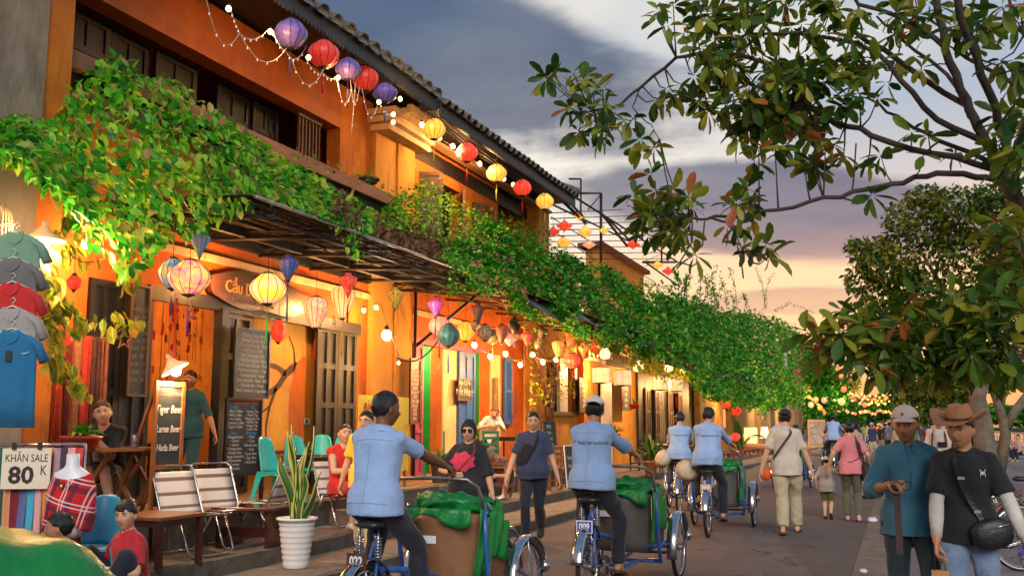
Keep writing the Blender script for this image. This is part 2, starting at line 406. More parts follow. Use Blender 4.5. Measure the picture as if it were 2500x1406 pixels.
# ================================================================ ground
def slab(name, x0, x1, y0, y1, z0, z1, m, kind='structure', parent=None):
    b = MB(); b.bb(x0, x1, y0, y1, z0, z1); o = b.build(name, m, parent)
    if kind: o['kind'] = kind
    return o
b = MB(); b.add([(-400, -60, -1.6), (400, -60, -1.6), (400, 1500, -1.6), (-400, 1500, -1.6)], [(0, 1, 2, 3)])
WATER = mat('river_water', (.10, .12, .14), .12, var=.2, vscale=.3, bump=.4, bscale=1.2, stretch=(1, .3, 1))
tag(b.build('river_water', WATER), kind='structure')
slab('ground', -400, 9, -60, 1500, -1.55, -.35, mat('earth', (.10, .08, .06), .9, var=.3))
slab('road', -5.05, -.51, -20, 240, -.3, 0, ASPH)
slab('promenade', -.02, 8.4, -20, 240, -.34, .02, PROM)
gut = slab('gutter', -.51, -.02, -20, 240, -.34, -.008, CONC)
b = MB()
for i in range(11): b.bb(-.44+.0, -.08, 11.15+i*.075, 11.15+i*.075+.03, -.008, .004)
b.bb(-.47, -.05, 11.08, 11.12, -.008, .006); b.bb(-.47, -.05, 11.98, 12.02, -.008, .006)
o = b.build('drain_grate', BLACK); tag(o, 'black iron drain grate in the gutter beside the road', 'drain grate')
for i in range(14):        # kerb slabs laid in the gutter, joints open
    y = 6.3+i*1.45; c = MB(); c.bb(-.505, -.03, y+.012, y+1.43, -.01, .0045+.002*(i % 2)); q = c.build('gutter_slab', CONC, gut)
slab('river_wall', 8.4, 8.9, -20, 240, -1.55, .12, CONC2)
# low pavement by the road, a strip of slabs
pv = slab('pavement', -6.08, -5.13, -20, 130, -.3, .095, CONC)
for i in range(30):
    y = 5.2+i*.98; c = MB(); c.bb(-5.98, -5.20, y+.008, y+.968, .09, .104+.002*((i*7) % 3)); c.build('slab', CONC, pv)
for i in range(34):
    y = 5+i*.98; c = MB(); c.bb(-5.13, -5.05, y+.006, y+.974, -.05, .118+.003*((i*5) % 3)); c.build('kerb_stone', CONC2, pv)
te = slab('terrace', -7.1, -6.22, -20, 120, -.3, .232, CONC)
for i in range(26):
    y = 5.6+i*1.2; c = MB(); c.bb(-6.22, -6.075, y+.006, y+1.194, -.05, .245+.004*((i*5) % 3)); c.build('kerb_stone', CONC2, te)
slab('porch', -9.0, -7.1, -10, 24.6, -.3, .55, FLOORT)
slab('shop_floor', -14, -8.98, -10, 60, -.3, .545, mat('shop_floor', (.16, .07, .035), .35, var=.3))
slab('porch_end', -9.0, -7.1, 24.6, 120, -.3, .25, CONC)
# porch risers: cut stone blocks along the front
b0 = thing('porch_step', 'worn grey stone step along the front of the cafe porch', 'step', (-7.1, 12, 0))
for i in range(18):
    y = 5.2+i*1.08; c = MB(); c.bb(-7.13-.0, -6.98, y+.006, y+1.07, .22, .535+.004*(i % 3)); c.build('stone', CONC2 if i % 3 else CONC, b0, world=True)
b = MB(); b.bb(-6.98, -6.62, 11.55, 12.75, .23, .41); b.build('tread', CONC, b0, world=True)

# ================================================================ shophouse A (near, two storeys)
def wall(parent, name, x, y0, y1, z0, z1, m, holes=(), th=.26):
    """upright wall in the plane x (street face), thickness th behind it, rectangular openings cut out"""
    b = MB(); ys = sorted({y0, y1, *[h[0] for h in holes], *[h[1] for h in holes]})
    for a, c in zip(ys[:-1], ys[1:]):
        hs = sorted([(h[2], h[3]) for h in holes if h[0] <= a+1e-6 and h[1] >= c-1e-6]); z = z0
        for h0, h1 in hs:
            if h0 > z+1e-4: b.bb(x-th, x, a, c, z, h0)
            z = h1
        if z < z1-1e-4: b.bb(x-th, x, a, c, z, z1)
    return b.build(name, m, parent, world=True)
def shutter(parent, x, y0, y1, z0, z1, m, name='shutter', swing=0.0, hinge=0, panels=3, louvre=False, text_=None):
    """panelled leaf: stiles, rails and recessed panels, real depth; swing opens it outwards about a hinge edge"""
    w, h = y1-y0, z1-z0; b = MB(); st = min(.09, w*.16); t = .05
    b.bb(0, t, 0, st, 0, h); b.bb(0, t, w-st, w, 0, h)
    zs = [0]+[h*(i+1)/panels for i in range(panels)]
    for i, z in enumerate(zs):
        zz = min(max(z-st/2, 0), h-st); b.bb(0.002, t-.002, st, w-st, zz, zz+st)
    if w > .5: b.bb(.002, t-.004, w/2-st*.35, w/2+st*.35, st, h-st)
    b.bb(.014, .024, st, w-st, .02, h-.02)
    if louvre:
        n = int(h/.07)
        for i in range(n): b.box((.03, w/2, st+i*(h-2*st)/n+.02), (.03, w-2*st, .012), M=Matrix.Rotation(.6, 3, 'Y'))
    o = b.build(name, m, parent)
    px, py = (x, y0)
    if hinge: # hinge at y1: mirror
        for v in o.data.vertices: v.co.y -= w
        py = y1
    L = Vector((px, py, z0))-(parent.location if parent else Vector())
    o.location = L; o.rotation_euler = (0, 0, swing); return o

A = thing('shophouse', 'near two-storey ochre shophouse with dark shutters behind the leafy vine', 'building', (-8.6, 11.5, 0))
XW = -8.6
wall(A, 'wall', XW, 5.0, 16.95, .55, 4.3, ORANGE, [(8.83, 9.92, .55, 3.2), (9.94, 15.0, .55, 3.12)])
wall(A, 'upper_wall', XW-.01, 5.0, 16.95, 4.3, 5.62, YELLOW)
wall(A, 'header', XW, 7.6, 15.2, 6.52, 7.3, REDW, th=.3)
wall(A, 'upper_wall', XW, 14.28, 15.4, 5.62, 7.3, OCHRE)
wall(A, 'back_wall', -9.9, 5, 15.4, 5.4, 7.3, ORANGE)
MB().bb(-9.9, XW-.02, 15.3, 15.42, 5.4, 7.3).build('end_wall', ORANGE, A, world=True)
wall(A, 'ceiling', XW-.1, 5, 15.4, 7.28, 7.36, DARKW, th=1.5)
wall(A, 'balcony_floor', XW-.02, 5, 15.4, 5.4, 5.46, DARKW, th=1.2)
b = MB(); b.bb(XW, XW+.06, 8.0, 16.2, 3.70, 3.80); b.build('moulding', CREAM, A, world=True)
b = MB(); b.bb(XW-.02, XW+.05, 9.8, 15.05, 3.06, 3.24); b.build('lintel', DARKW, A, world=True)
b = MB(); b.bb(XW+.0, XW+.28, 5, 16.05, 5.44, 5.64); b.build('ledge', LEDGE, A, world=True)
b = MB(); b.bb(XW+.0, XW+.16, 5, 16.05, 5.30, 5.44); b.build('ledge_bracket', DARKW, A, world=True)
# upper storey: dark boards and shutters standing in the opening under the header
for y0, y1, dx in ((8.0, 8.75, .06), (8.76, 9.5, .09), (9.55, 10.25, .05), (10.3, 11.15, .12), (11.7, 12.5, .05), (12.52, 13.2, .1), (13.9, 14.3, .06)):
    shutter(A, XW-.62+dx-.03, y0, y1, 5.64, 6.55, DARKW, panels=2)
wf = MB(); wf.bb(XW-.2, XW-.12, 13.2, 13.9, 5.64, 5.72); wf.bb(XW-.2, XW-.12, 13.2, 13.9, 6.45, 6.52); wfo = wf.build('window', BROWNW, A, world=True)
for i in range(7):
    c = MB(); c.bb(XW-.18, XW-.14, 13.25+i*.1, 13.275+i*.1, 5.7, 6.46); o = c.build('bar', BROWNW, A, world=True); o.parent = wfo
# columns between the two houses, with corbels under the eave
cl = MB(); cl.bb(-8.62, -8.50, 15.35, 16.15, .5, 7.0); cl.bb(-8.62, -8.46, 16.15, 16.82, .5, 7.0); cl.build('column', YELLOW, A, world=True)
cp = MB()
for i, (g, z) in enumerate(((.05, 6.75), (.12, 6.9), (.2, 7.03))): cp.bb(-8.62, -8.24+g, 15.3-g*.5, 16.95+g*.5, z, z+.11)
for i in range(3): cp.bb(-8.2+i*.13, -8.1+i*.13, 15.45, 16.8, 6.98-.0+.05*i, 7.12+.05*i)
cp.build('capital', CREAM, A, world=True)
# pier on the left
P0 = thing('plaster_pier', 'grey weathered plaster pier with ochre edge at far left', 'pier', (-8.2, 7.6, 0))
b = MB(); b.bb(-8.6, -8.2, 6.2, 7.66, .5, 8.2); b.build('shaft', GREYPL, P0, world=True)
b = MB(); b.bb(-8.6, -8.22, 7.66, 8.02, .5, 8.2); b.build('return', OCHRE, P0, world=True)
# window box
b = MB(); b.bb(-8.6, -8.25, 8.35, 9.35, 4.95, 5.0); b.bb(-8.28, -8.25, 8.35, 9.35, 5.0, 5.2); b.bb(-8.6, -8.25, 8.33, 8.36, 5.0, 5.2); b.bb(-8.6, -8.25, 9.34, 9.37, 5.0, 5.2)
wb = thing('window_box', 'small brown wooden planter box below the near shutters', 'planter', (-8.4, 8.8, 5.0))
b.build('box', LEDGE, wb, world=True)
wall(A, 'upper_door', XW-.15, 8.0, 9.5, 4.7, 5.6, DARKW, th=.1)
# ground floor doors
shutter(A, XW-.03, 8.86, 9.38, .58, 3.2, DARKW, 'door', panels=4); shutter(A, XW-.03, 9.39, 9.91, .58, 3.2, DARKW, 'door', panels=4)
shutter(A, XW-.04, 11.3, 12.0, .58, 3.08, DARKW, 'door', panels=4, swing=0.0)
shutter(A, XW-.03, 13.72, 14.36, .58, 3.1, DARKW, 'door', panels=4); shutter(A, XW-.03, 14.37, 14.98, .58, 3.1, DARKW, 'door', panels=4)
b = MB(); b.bb(-8.66, -8.52, 11.2, 11.34, .55, 3.1); b.build('post', DARKW, A, world=True)
# room behind the door
ROOMY = mat('room_wall', (.62, .30, .04), .8, var=.4, vscale=2.5, col2=(.42, .13, .02), bump=.2)
b = MB(); b.bb(-13.0, -12.8, 8, 15.2, .5, 4); b.bb(-12.8, -8.86, 12.02, 12.15, .5, 4); b.bb(-12.8, -8.86, 8.0, 8.12, .5, 4); b.bb(-12.8, -8.87, 8.12, 12.02, 3.6, 3.7)
b.build('room', ROOMY, A, world=True)
tw = wall(A, 'painted_wall', XW-.22, 12.15, 15.15, .55, 3.2, YELLOW, th=.1)
# tree painted on the yellow wall: a flat mural, paint-thin relief
brm = mat('mural_paint', (.10, .045, .02), .8, var=.3)
b = MB()
def limb(pts, w0, w1, z=XW-.215):
    n = len(pts)
    for i in range(n-1):
        (a0, b0_), (a1, b1) = pts[i], pts[i+1]; u = i/(n-1); v = (i+1)/(n-1)
        wa = w0+(w1-w0)*u; wb_ = w0+(w1-w0)*v; d = Vector((a1-a0, b1-b0_)).normalized(); q = Vector((-d.y, d.x))
        b.add([(z, a0+q.x*wa, b0_+q.y*wa), (z, a0-q.x*wa, b0_-q.y*wa), (z, a1-q.x*wb_, b1-q.y*wb_), (z, a1+q.x*wb_, b1+q.y*wb_)], [(0, 1, 2, 3)])
limb([(13.7, 2.45), (13.4, 2.42), (13.2, 2.3), (13.0, 2.1), (12.75, 1.98), (12.5, 1.95), (12.2, 1.9)], .075, .03)
limb([(13.2, 2.3), (12.95, 2.4), (12.7, 2.42), (12.5, 2.55), (12.35, 2.6)], .05, .02)
limb([(12.95, 2.08), (12.8, 1.8), (12.72, 1.5), (12.74, 1.2)], .04, .015)
limb([(12.8, 1.8), (12.6, 1.7), (12.5, 1.45)], .02, .01); limb([(13.45, 2.42), (13.4, 2.7), (13.25, 2.9)], .03, .012)
b.build('mural', brm, A, world=True)
b = MB(); n = 26; b.add([(XW-.213, 13.75+.02, 1.9)]+[(XW-.213, 13.72-.42*sin(pi*i/n), 1.75-.85*cos(pi*i/n)) for i in range(n+1)], [tuple([0]+list(range(1, n+2)))])
b.build('mural', ORANGE, A, world=True)

# roofs -----------------------------------------------------------------
def eave_roof(parent, y0, y1, xe, ze, pitch, r, mortar=True, rows=2, depth=3.6):
    """barrel-tile roof: sloping deck, scalloped fascia, rafters and single eave tiles"""
    dx = Vector((-cos(pitch), 0, sin(pitch)))
    b = MB(); b.bb(0, 0, 0, 0, 0, 0); b = MB()
    a = Vector((xe, 0, ze+.12)); e = a+dx*depth
    vs = [(a.x, y0, a.z), (a.x, y1, a.z), (e.x, y1, e.z), (e.x, y0, e.z)]; vs += [(x, y, z-.08) for x, y, z in vs]
    b.add(vs, [(0, 1, 2, 3), (7, 6, 5, 4), (0, 4, 5, 1), (1, 5, 6, 2), (2, 6, 7, 3), (3, 7, 4, 0)]); b.build('roof_deck', TILE, parent, world=True)
    n = int((y1-y0)/.1); poly = [(y0, ze+.14), (y0, ze-.1)]
    for i in range(n):
        yy = y0+(y1-y0)*i/n; w = (y1-y0)/n
        poly += [(yy+w*.15, ze-.13), (yy+w*.5, ze-.17), (yy+w*.85, ze-.13), (yy+w, ze-.1)]
    poly += [(y1, ze+.14)]
    b = MB(); b.prism(poly, .03, x0=xe-.02); b.build('fascia', mat('fascia', (.045, .05, .055), .6, var=.3), parent, world=True)
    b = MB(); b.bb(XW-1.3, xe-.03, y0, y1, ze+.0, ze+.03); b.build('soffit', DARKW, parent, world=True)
    me = None
    nt = int((y1-y0)/(2.45*r))
    for k in range(rows):
        for i in range(nt):
            y = y0+(i+.5)*(y1-y0)/nt; p = a+dx*(k*.42-.1)
            if me is None:
                t = MB(); rg = []
                for u in (0, .04, .5):
                    rr = r*(1.0-.12*u/.5)
                    rg.append([(dx.x*u+ (rr*sin(q)*sin(pitch)), rr*cos(q), dx.z*u+rr*sin(q)*cos(pitch)) for q in [pi*j/7 for j in range(8)]])
                for u in (.5, 0):
                    rr = r*(1.0-.12*u/.5)-.02
                    rg.append([(dx.x*u+(rr*sin(q)*sin(pitch)), rr*cos(q), dx.z*u+rr*sin(q)*cos(pitch)) for q in [pi*j/7 for j in range(8)]])
                t.rings(rg+[rg[0]], cap=False); 
                t2 = MB(); t = t
                if mortar: t.add([(0, r*.9*cos(pi*j/7), r*.9*sin(pi*j/7)) for j in range(8)], [tuple(range(8))], 1)
                me = t.mesh('roof_tile', [TILE, MORTAR]); _fixn(me)
            o = link('roof_tile', me, parent, Vector((p.x, y+random.uniform(-.01, .01), p.z+random.uniform(-.012, .012)))-parent.location, (random.uniform(-.05, .05), random.uniform(-.03, .03), random.uniform(-.04, .04)))
ROOFM = TILE
eave_roof(A, 5.5, 16.0, -7.6, 7.36, .42, .155)
B = thing('shophouse', 'two-storey orange shophouse with blue doors behind the column', 'building', (-8.6, 20.5, 0))
eave_roof(B, 16.02, 24.3, -7.55, 7.27, .42, .125, mortar=False)
b = MB(); b.tube([(-7.5, 24.3, 7.5), (-8.3, 24.35, 7.85), (-11, 24.35, 9.1)], .16, 8); b.build('verge', TILE, B, world=True)
# ================================================================ shophouse B
wall(B, 'wall', XW+.01, 16.95, 24.2, .55, 4.3, ORANGE, [(16.98, 18.45, .55, 3.1), (19.95, 21.0, .55, 3.15)])
wall(B, 'wall', XW+.01, 16.95, 21.6, 4.3, 7.2, OCHRE, [(17.3, 19.3, 4.6, 6.5), (19.95, 21.2, 4.6, 6.45)])
wall(B, 'recess_wall', XW-.35, 21.6, 24.2, 4.3, 7.2, ORANGE, [(21.95, 22.9, 4.3, 6.25)])
b = MB(); b.bb(XW-.34, XW+.01, 21.5, 21.6, 4.3, 7.2); b.bb(XW-.34, XW+.35, 23.45, 24.25, 4.2, 7.15); b.build('column', YELLOW, B, world=True)
wall(B, 'frieze', XW+.03, 16.95, 23.5, 6.72, 7.02, DARKW, th=.04)
b = MB(); b.bb(XW+.2, XW+.42, 16.95, 24.3, 7.02, 7.08); b.build('soffit_board', mat('pale_board', (.48, .24, .12), .6, var=.3), B, world=True)
b = MB(); b.bb(XW, XW+.07, 17.05, 24.2, 3.62, 3.72); b.build('moulding', CREAM, B, world=True)
for y0, y1, sw, hg, z1 in ((17.3, 17.75, 1.1, 0, 6.5), (18.85, 19.3, -.5, 1, 6.5), (19.95, 20.4, .5, 0, 6.45), (20.8, 21.2, -.4, 1, 6.45)):
    shutter(B, XW+.02, y0, y1, 4.62, z1-.02, BROWNW, 'shutter', swing=-sw if not hg else sw*-1, hinge=hg, panels=2, louvre=False)
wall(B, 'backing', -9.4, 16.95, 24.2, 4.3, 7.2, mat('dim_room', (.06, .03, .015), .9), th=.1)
# shop room B: green walls
b = MB(); b.bb(-11.6, -11.5, 17.0, 21.2, .5, 3.6); b.bb(-11.5, -8.88, 19.0, 19.1, .5, 3.6); b.bb(-11.5, -8.88, 21.6, 21.7, .5, 3.6); b.bb(-11.5, -8.88, 16.96, 21.6, 3.6, 3.7)
b.build('room', GREENP, B, world=True)
for y0, y1, zt in ((18.45, 19.08, 3.06), (21.0, 21.55, 3.12)): MB().bb(XW+.012, XW+.05, y0, y1, .56, zt).build('pilaster', CREAM, B, world=True)
b = MB(); b.bb(XW+.012, XW+.06, 16.98, 20.0, 3.08, 3.2); b.bb(XW+.012, XW+.06, 19.9, 21.1, 3.12, 3.22); b.build('lintel', PINKP, B, world=True)
shutter(B, XW+.03, 17.0, 17.45, .58, 3.06, PINKP, 'door', panels=3)
shutter(B, XW+.06, 19.1, 19.95, .58, 3.06, BLUEP, 'door', panels=3)
shutter(B, XW+.06, 21.72, 22.2, 1.55, 3.08, BLUEP, 'shutter', panels=2)
wall(B, 'corner_pilaster', XW+.06, 23.2, 24.25, .3, 4.2, YELLOW, th=.3)
# ================================================================ house C, doorway house D, old wall
Cc = thing('house', 'low yellow house with pale window shutters behind the drum lanterns', 'house', (-8.8, 30, 0))
wall(Cc, 'wall', -8.8, 24.25, 35.5, .2, 4.4, YELLOW, [(25.6, 27.9, 1.9, 3.4), (30.6, 31.9, .3, 2.9)])
b = MB(); b.bb(-8.82, -8.72, 26.5, 27.2, 1.9, 3.4); b.build('shutter', WHITEP, Cc, world=True)
b = MB(); b.bb(-8.8, -8.7, 27.85, 28.05, 1.8, 3.5); b.bb(-8.8, -8.7, 25.5, 27.9, 1.8, 1.9); b.build('window_frame', BROWNW, Cc, world=True)
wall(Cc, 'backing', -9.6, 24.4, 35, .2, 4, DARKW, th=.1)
b = MB(); b.bb(-8.8, -8.6, 28.4, 29.1, .25, 4.2); b.build('pilaster', OCHRE, Cc, world=True)
b = MB()
for i in range(12): b.lathe([(.04, 0), (.07, .1), (.035, .2), (.05, .3)], 8, (-8.5, 28.6+i*.42, 3.55))
b.bb(-8.56, -8.44, 28.4, 33.7, 3.85, 3.93); b.bb(-8.56, -8.44, 28.4, 33.7, 3.48, 3.55)
b.build('balustrade', CREAM, Cc, world=True)
b = MB(); b.bb(-8.75, -8.68, 30.7, 31.8, .3, 2.9); b.build('door', WHITEP, Cc, world=True)
D = thing('house', 'dark open-fronted house under the bougainvillea with mossy yellow side wall', 'house', (-8.8, 44, 0))
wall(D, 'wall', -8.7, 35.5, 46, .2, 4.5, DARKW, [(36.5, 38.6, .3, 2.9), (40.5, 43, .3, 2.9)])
wall(D, 'side_wall', -8.4, 46, 57, .2, 3.4, MOSSY, [(52.5, 55.0, 1.3, 2.4)])
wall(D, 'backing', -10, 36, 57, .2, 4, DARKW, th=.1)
for y0, y1 in ((36.4, 37.2), (38.0, 38.7), (40.3, 41.2), (42.4, 43.2)): shutter(D, -8.68, y0, y1, .3, 2.9, BROWNW, 'door', panels=3)
b = MB()
for i in range(14): b.bb(-8.7, -6.2, 36+i*1.4, 36.12+i*1.4, 3.5, 3.62)
b.bb(-6.3, -6.2, 29, 58, 3.3, 3.5); b.bb(-8.2, -8.1, 29, 58, 3.35, 3.5)
b.build('pergola_beam', DARKW, D, world=True)
OW = thing('garden_wall', 'tall weathered plaster wall with stained panels beyond the bougainvillea', 'wall', (-8.2, 70, 0))
wall(OW, 'wall', -8.2, 57.5, 96, .2, 4.4, OLDWALL, [(60.5, 61.6, 2.3, 3.6), (68, 69.3, 1.9, 3.2)])
b = MB()
for y in (57.4, 64, 72, 82, 95): b.bb(-8.2, -7.95, y, y+.9, .2, 4.5)
b.build('pier', OLDWALL, OW, world=True)
wall(OW, 'recess', -8.35, 60, 70, 1.5, 4, mat('window_dark', (.05, .045, .04), .8), th=.05)
b = MB(); b.lathe([(.16, 0), (.14, 2.5), (.12, 6.5)], 10, (-6.9, 70, .2)); o = b.build('utility_pole', mat('pole_concrete', (.55, .47, .36), .8, var=.3)); tag(o, 'pale concrete pole at the end of the weathered wall', 'pole')

# steel awning on the near shopfronts -------------------------------------
AW = thing('awning', 'rusty corrugated tin awning on a black steel truss under the vine', 'awning', (-7.6, 12, 4.1))
XA, ZA = -6.5, 4.0
def aw_z(x): return 4.15+(x-XW)/(XA-XW)*(ZA-4.15)
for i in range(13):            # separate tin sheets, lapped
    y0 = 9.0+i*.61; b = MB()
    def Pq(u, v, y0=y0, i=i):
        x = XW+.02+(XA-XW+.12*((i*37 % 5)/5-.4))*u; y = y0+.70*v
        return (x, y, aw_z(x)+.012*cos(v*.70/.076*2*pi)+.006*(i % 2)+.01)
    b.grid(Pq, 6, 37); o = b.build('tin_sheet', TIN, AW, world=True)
    sol = o.modifiers.new('s', 'SOLIDIFY'); sol.thickness = .004
b = MB(); b.tube([(XA+.03, 9.0, ZA-.0), (XA+.03, 16.9, ZA)], .022, 6); b.build('edge_rail', TINEDGE, AW, world=True)
b = MB()
for z in (3.86, 3.98): b.tube([(XA-.08, 9.0, z-.03), (XA-.08, 16.9, z-.03)], .018, 5)
for i in range(22):
    y = 9.0+i*.36; b.tube([(XA-.08, y, 3.83), (XA-.08, y+.2, 3.95), (XA-.08, y+.4, 3.83)], .01, 4)
b.build('truss', BLACK, AW, world=True)
b = MB()
for i in range(6):
    y = 9.4+i*1.35; b.tube([(XW, y, 3.98), (XA, y, 3.86)], .03, 5); b.tube([(XW, y, 4.1), (XA, y, 3.93)], .03, 5)
    b.tube([(XW, y, 3.95), (XW+.7, y, 4.15), (XW+1.3, y, 3.9), (XA-.1, y, 3.95)], .01, 4)
for x in (-8.1, -7.5, -7.0): b.tube([(x, 9.0, aw_z(x)-.05), (x, 16.9, aw_z(x)-.05)], .035, 5)
b.build('rafters', BLACK, AW, world=True)['kind'] = 'stuff'
b = MB(); b.bb(XW+.001, XW+.09, 9.0, 15.3, 3.98, 4.14); b.bb(XW+.7, XW+.78, 9.0, 16.9, 3.94, 4.06); b.build('wall_beam', BLACK, AW, world=True)
b = MB(); b.tube([(-8.42, 16.86, .55), (-8.42, 16.86, 4.1)], .03, 6); b.tube([(-8.42, 16.9, 3.0), (-7.1, 17.0, 4.02)], .03, 6); b.build('bracket', BLACK, AW, world=True)
AW2 = thing('awning', 'sloping timber awning hung with many lanterns below the black tarp', 'awning', (-7.6, 22, 4.0))
b = MB()
def Pq(u, v): 
    x = XW+.02+(-6.35-XW)*u; y = 16.95+11.5*v; return (x, y, 4.28-.32*u-.015*cos(v*11.5/.08*pi))
b.grid(Pq, 3, 150); o = b.build('roof_sheet', mat('brown_tin', (.24, .075, .03), .6, var=.4), AW2, world=True)
b = MB()
for i in range(9): y = 17.2+i*1.4; b.tube([(XW, y, 4.1), (-6.4, y, 3.82)], .03, 6)
for x, z in ((-8.0, 4.05), (-7.2, 3.93), (-6.45, 3.8)): b.tube([(x, 17, z), (x, 28.4, z)], .03, 6)
b.build('rafters', BROWNW, AW2, world=True)['kind'] = 'stuff'
b = MB()
def Pt(u, v):
    y = 17.3+11.2*v; sag = .09*sin(v*3*pi)**2+.05*sin(v*17)
    x = -6.95+.75*u; z = 4.15-.12*u-.36*u*u-sag*(.4+.6*u)+.10*sin(v*40+u*3)*.12
    return (x+.05*sin(v*23), y, z+.03)
b.grid(Pt, 8, 60); o = b.build('tarpaulin', TARP)
o.modifiers.new('s', 'SOLIDIFY').thickness = .012
tag(o, 'black tarpaulin sagging over the front of the lantern-hung awning', 'tarpaulin')

# steel pergola and yellow chimney stack above the low roofs
PG = thing('roof_frame', 'black steel pergola frame with wires above the low roofs', 'frame', (-8.5, 30, 6))
b = MB()
def T3(pa, pb, r=.02, x0=-8.5, x1=None):
    b.tube([on_x(*pa, x0), on_x(*pb, x0 if x1 is None else x1)], r, 5)
T3((1385, 470), (1655, 640), .035); T3((1350, 500), (1560, 600), .03); T3((1372, 490), (1430, 545), .05, -8.3); T3((1390, 495), (1425, 530), .04, -8.2)
T3((1467, 520), (1530, 600), .05); T3((1480, 530), (1540, 590), .04)
T3((1418, 438), (1418, 535), .03); T3((1390, 437), (1418, 437), .03); T3((1467, 472), (1467, 640), .05); T3((1400, 472), (1467, 472), .035); T3((1436, 512), (1467, 475), .02)
T3((1500, 572), (1560, 562), .035); T3((1570, 640), (1650, 640), .05); T3((1575, 640), (1660, 700), .04, -9.5); T3((1615, 580), (1615, 640), .04)
b.build('frame', BLACK, PG, world=True)
b = MB()
for i in range(9): T3((1345, 520+i*14), (1520+i*16, 512+i*15), .015)
for i in range(7): T3((1575-i*3, 650-i*12), (1640-i*14, 628-i*12), .012, -9.2)
T3((1345, 530), (1600, 690), .015); T3((1345, 560), (1460, 640), .015)
b.build('wires', BLACK, PG, world=True)['kind'] = 'stuff'
q0 = on_x(1465, 690, -9.2); q1 = on_x(1572, 690, -9.2); zt = on_x(1520, 628, -9.2).z; zr = on_x(1520, 612, -9.2).z
CH = thing('rooftop_block', 'square yellow rooftop block with small tiled cap above the vines', 'rooftop block', (-9.9, (q0.y+q1.y)/2, 3))
b = MB(); b.bb(-9.7, -9.2, q0.y, q1.y, 3.4, zt); b.build('wall', YELLOW, CH, world=True)
b = MB(); ym = (q0.y+q1.y)/2
b.add([(-9.9, q0.y-.3, zt), (-9.0, q0.y-.3, zt), (-9.0, q1.y+.3, zt), (-9.9, q1.y+.3, zt), (-9.5, ym-.8, zr), (-9.5, ym+.8, zr), (-9.9, q0.y-.3, zt-.15), (-9.0, q0.y-.3, zt-.15), (-9.0, q1.y+.3, zt-.15), (-9.9, q1.y+.3, zt-.15)],
      [(0, 1, 4), (1, 2, 5, 4), (2, 3, 5), (3, 0, 4, 5), (0, 6, 7, 1), (1, 7, 8, 2), (2, 8, 9, 3), (3, 9, 6, 0), (6, 9, 8, 7)]); b.build('roof', mat('clay_roof', (.20, .06, .04), .8, var=.5, bump=.4), CH, world=True)
# long low roof behind the bougainvillea
RB = thing('tiled_roof', 'dark low tiled roof sloping away behind the bougainvillea', 'roof', (-9.5, 45, 4))
a0 = on_x(1575, 700, -9.5); a1 = on_x(1700, 770, -9.5)
b = MB(); b.bb(-12, -8.9, 38, 75, 4.2, 4.4); b.prism([(38, 4.4), (75, 4.4), (70, 5.0), (40, 6.3)], -2.5, x0=-9.3); b.build('deck', TILE, RB, world=True)
# ================================================================ people
SKINS = {'tan': (.52, .25, .13), 'light': (.64, .36, .22), 'dark': (.18, .072, .036), 'mid': (.46, .21, .105)}
def skin(k): return mat('skin_'+k, SKINS[k], .5, var=.12, vscale=9, bump=.08, bscale=60, spec=.4, sss=.06)
def lipm(k): return mat('lips_'+k, tuple(c*f for c, f in zip(SKINS[k], (.80, .52, .55))), .45)
HAIRB = mat('black_hair', (.006, .005, .0045), .42, var=.4, vscale=40, bump=.6, bscale=90, stretch=(1, 1, .2))
HAIRBR = mat('brown_hair', (.045, .018, .008), .5, var=.4, vscale=40, bump=.6, bscale=90)
HAIRR = mat('auburn_hair', (.16, .035, .012), .5, var=.4, vscale=40, bump=.6, bscale=90)
def cloth(name, col, **kw):
    a = dict(rough=.85, var=.16, vscale=9, bump=.75, bscale=9, sheen=.15); a.update(kw); return mat(name, col, **a)
SHIRTBLUE = cloth('pale_blue_cotton', (.30, .44, .70)); NAVY = cloth('navy_cloth', (.012, .014, .028)); BLACKC = cloth('black_cloth', (.010, .010, .012))
EYEW = mat('eye_white', (.55, .52, .48), .25); EYED = mat('eye_iris', (.012, .008, .006), .12)
PRINT = mat('dark_print', (.012, .015, .05), .7); SOLE = mat('rubber_sole', (.05, .035, .03), .7); WHITEC = cloth('white_cotton', (.72, .68, .60))

def remesh(mb, voxel, smooth=3, name='m'):
    me = mb.mesh(name, []); _fixn(me)
    o = bpy.data.objects.new('tmp', me); COL.objects.link(o)
    r = o.modifiers.new('r', 'REMESH'); r.mode = 'VOXEL'; r.voxel_size = voxel; r.use_smooth_shade = True
    if smooth: s = o.modifiers.new('s', 'SMOOTH'); s.iterations = smooth; s.factor = .5
    dg = bpy.context.evaluated_depsgraph_get()
    out = bpy.data.meshes.new_from_object(o.evaluated_get(dg)); bpy.data.objects.remove(o); bpy.data.meshes.remove(me)
    return out
def folds(me, amp, seed=0, freq=1.0, band=None):
    n = len(me.vertices); co = np.empty(n*3, np.float32); me.vertices.foreach_get('co', co); co = co.reshape(-1, 3)
    no = np.empty(n*3, np.float32); me.vertex_normals.foreach_get('vector', no); no = no.reshape(-1, 3)
    r = np.random.default_rng(seed); d = np.zeros(n)
    for i in range(6):
        k = r.normal(0, 1, 3)*np.array([1, 1, .8])*(16+9*i)*freq*.55; w = r.normal(0, 1, 3)*7
        d += np.sin(co @ k+1.8*np.sin(co @ w+r.uniform(0, 6)))/(1+.35*i)
    d = np.sign(d)*np.abs(d)**.8*amp*.5
    if band is not None: d *= band(co)
    co += no*d[:, None]; me.vertices.foreach_set('co', co.ravel()); me.update()

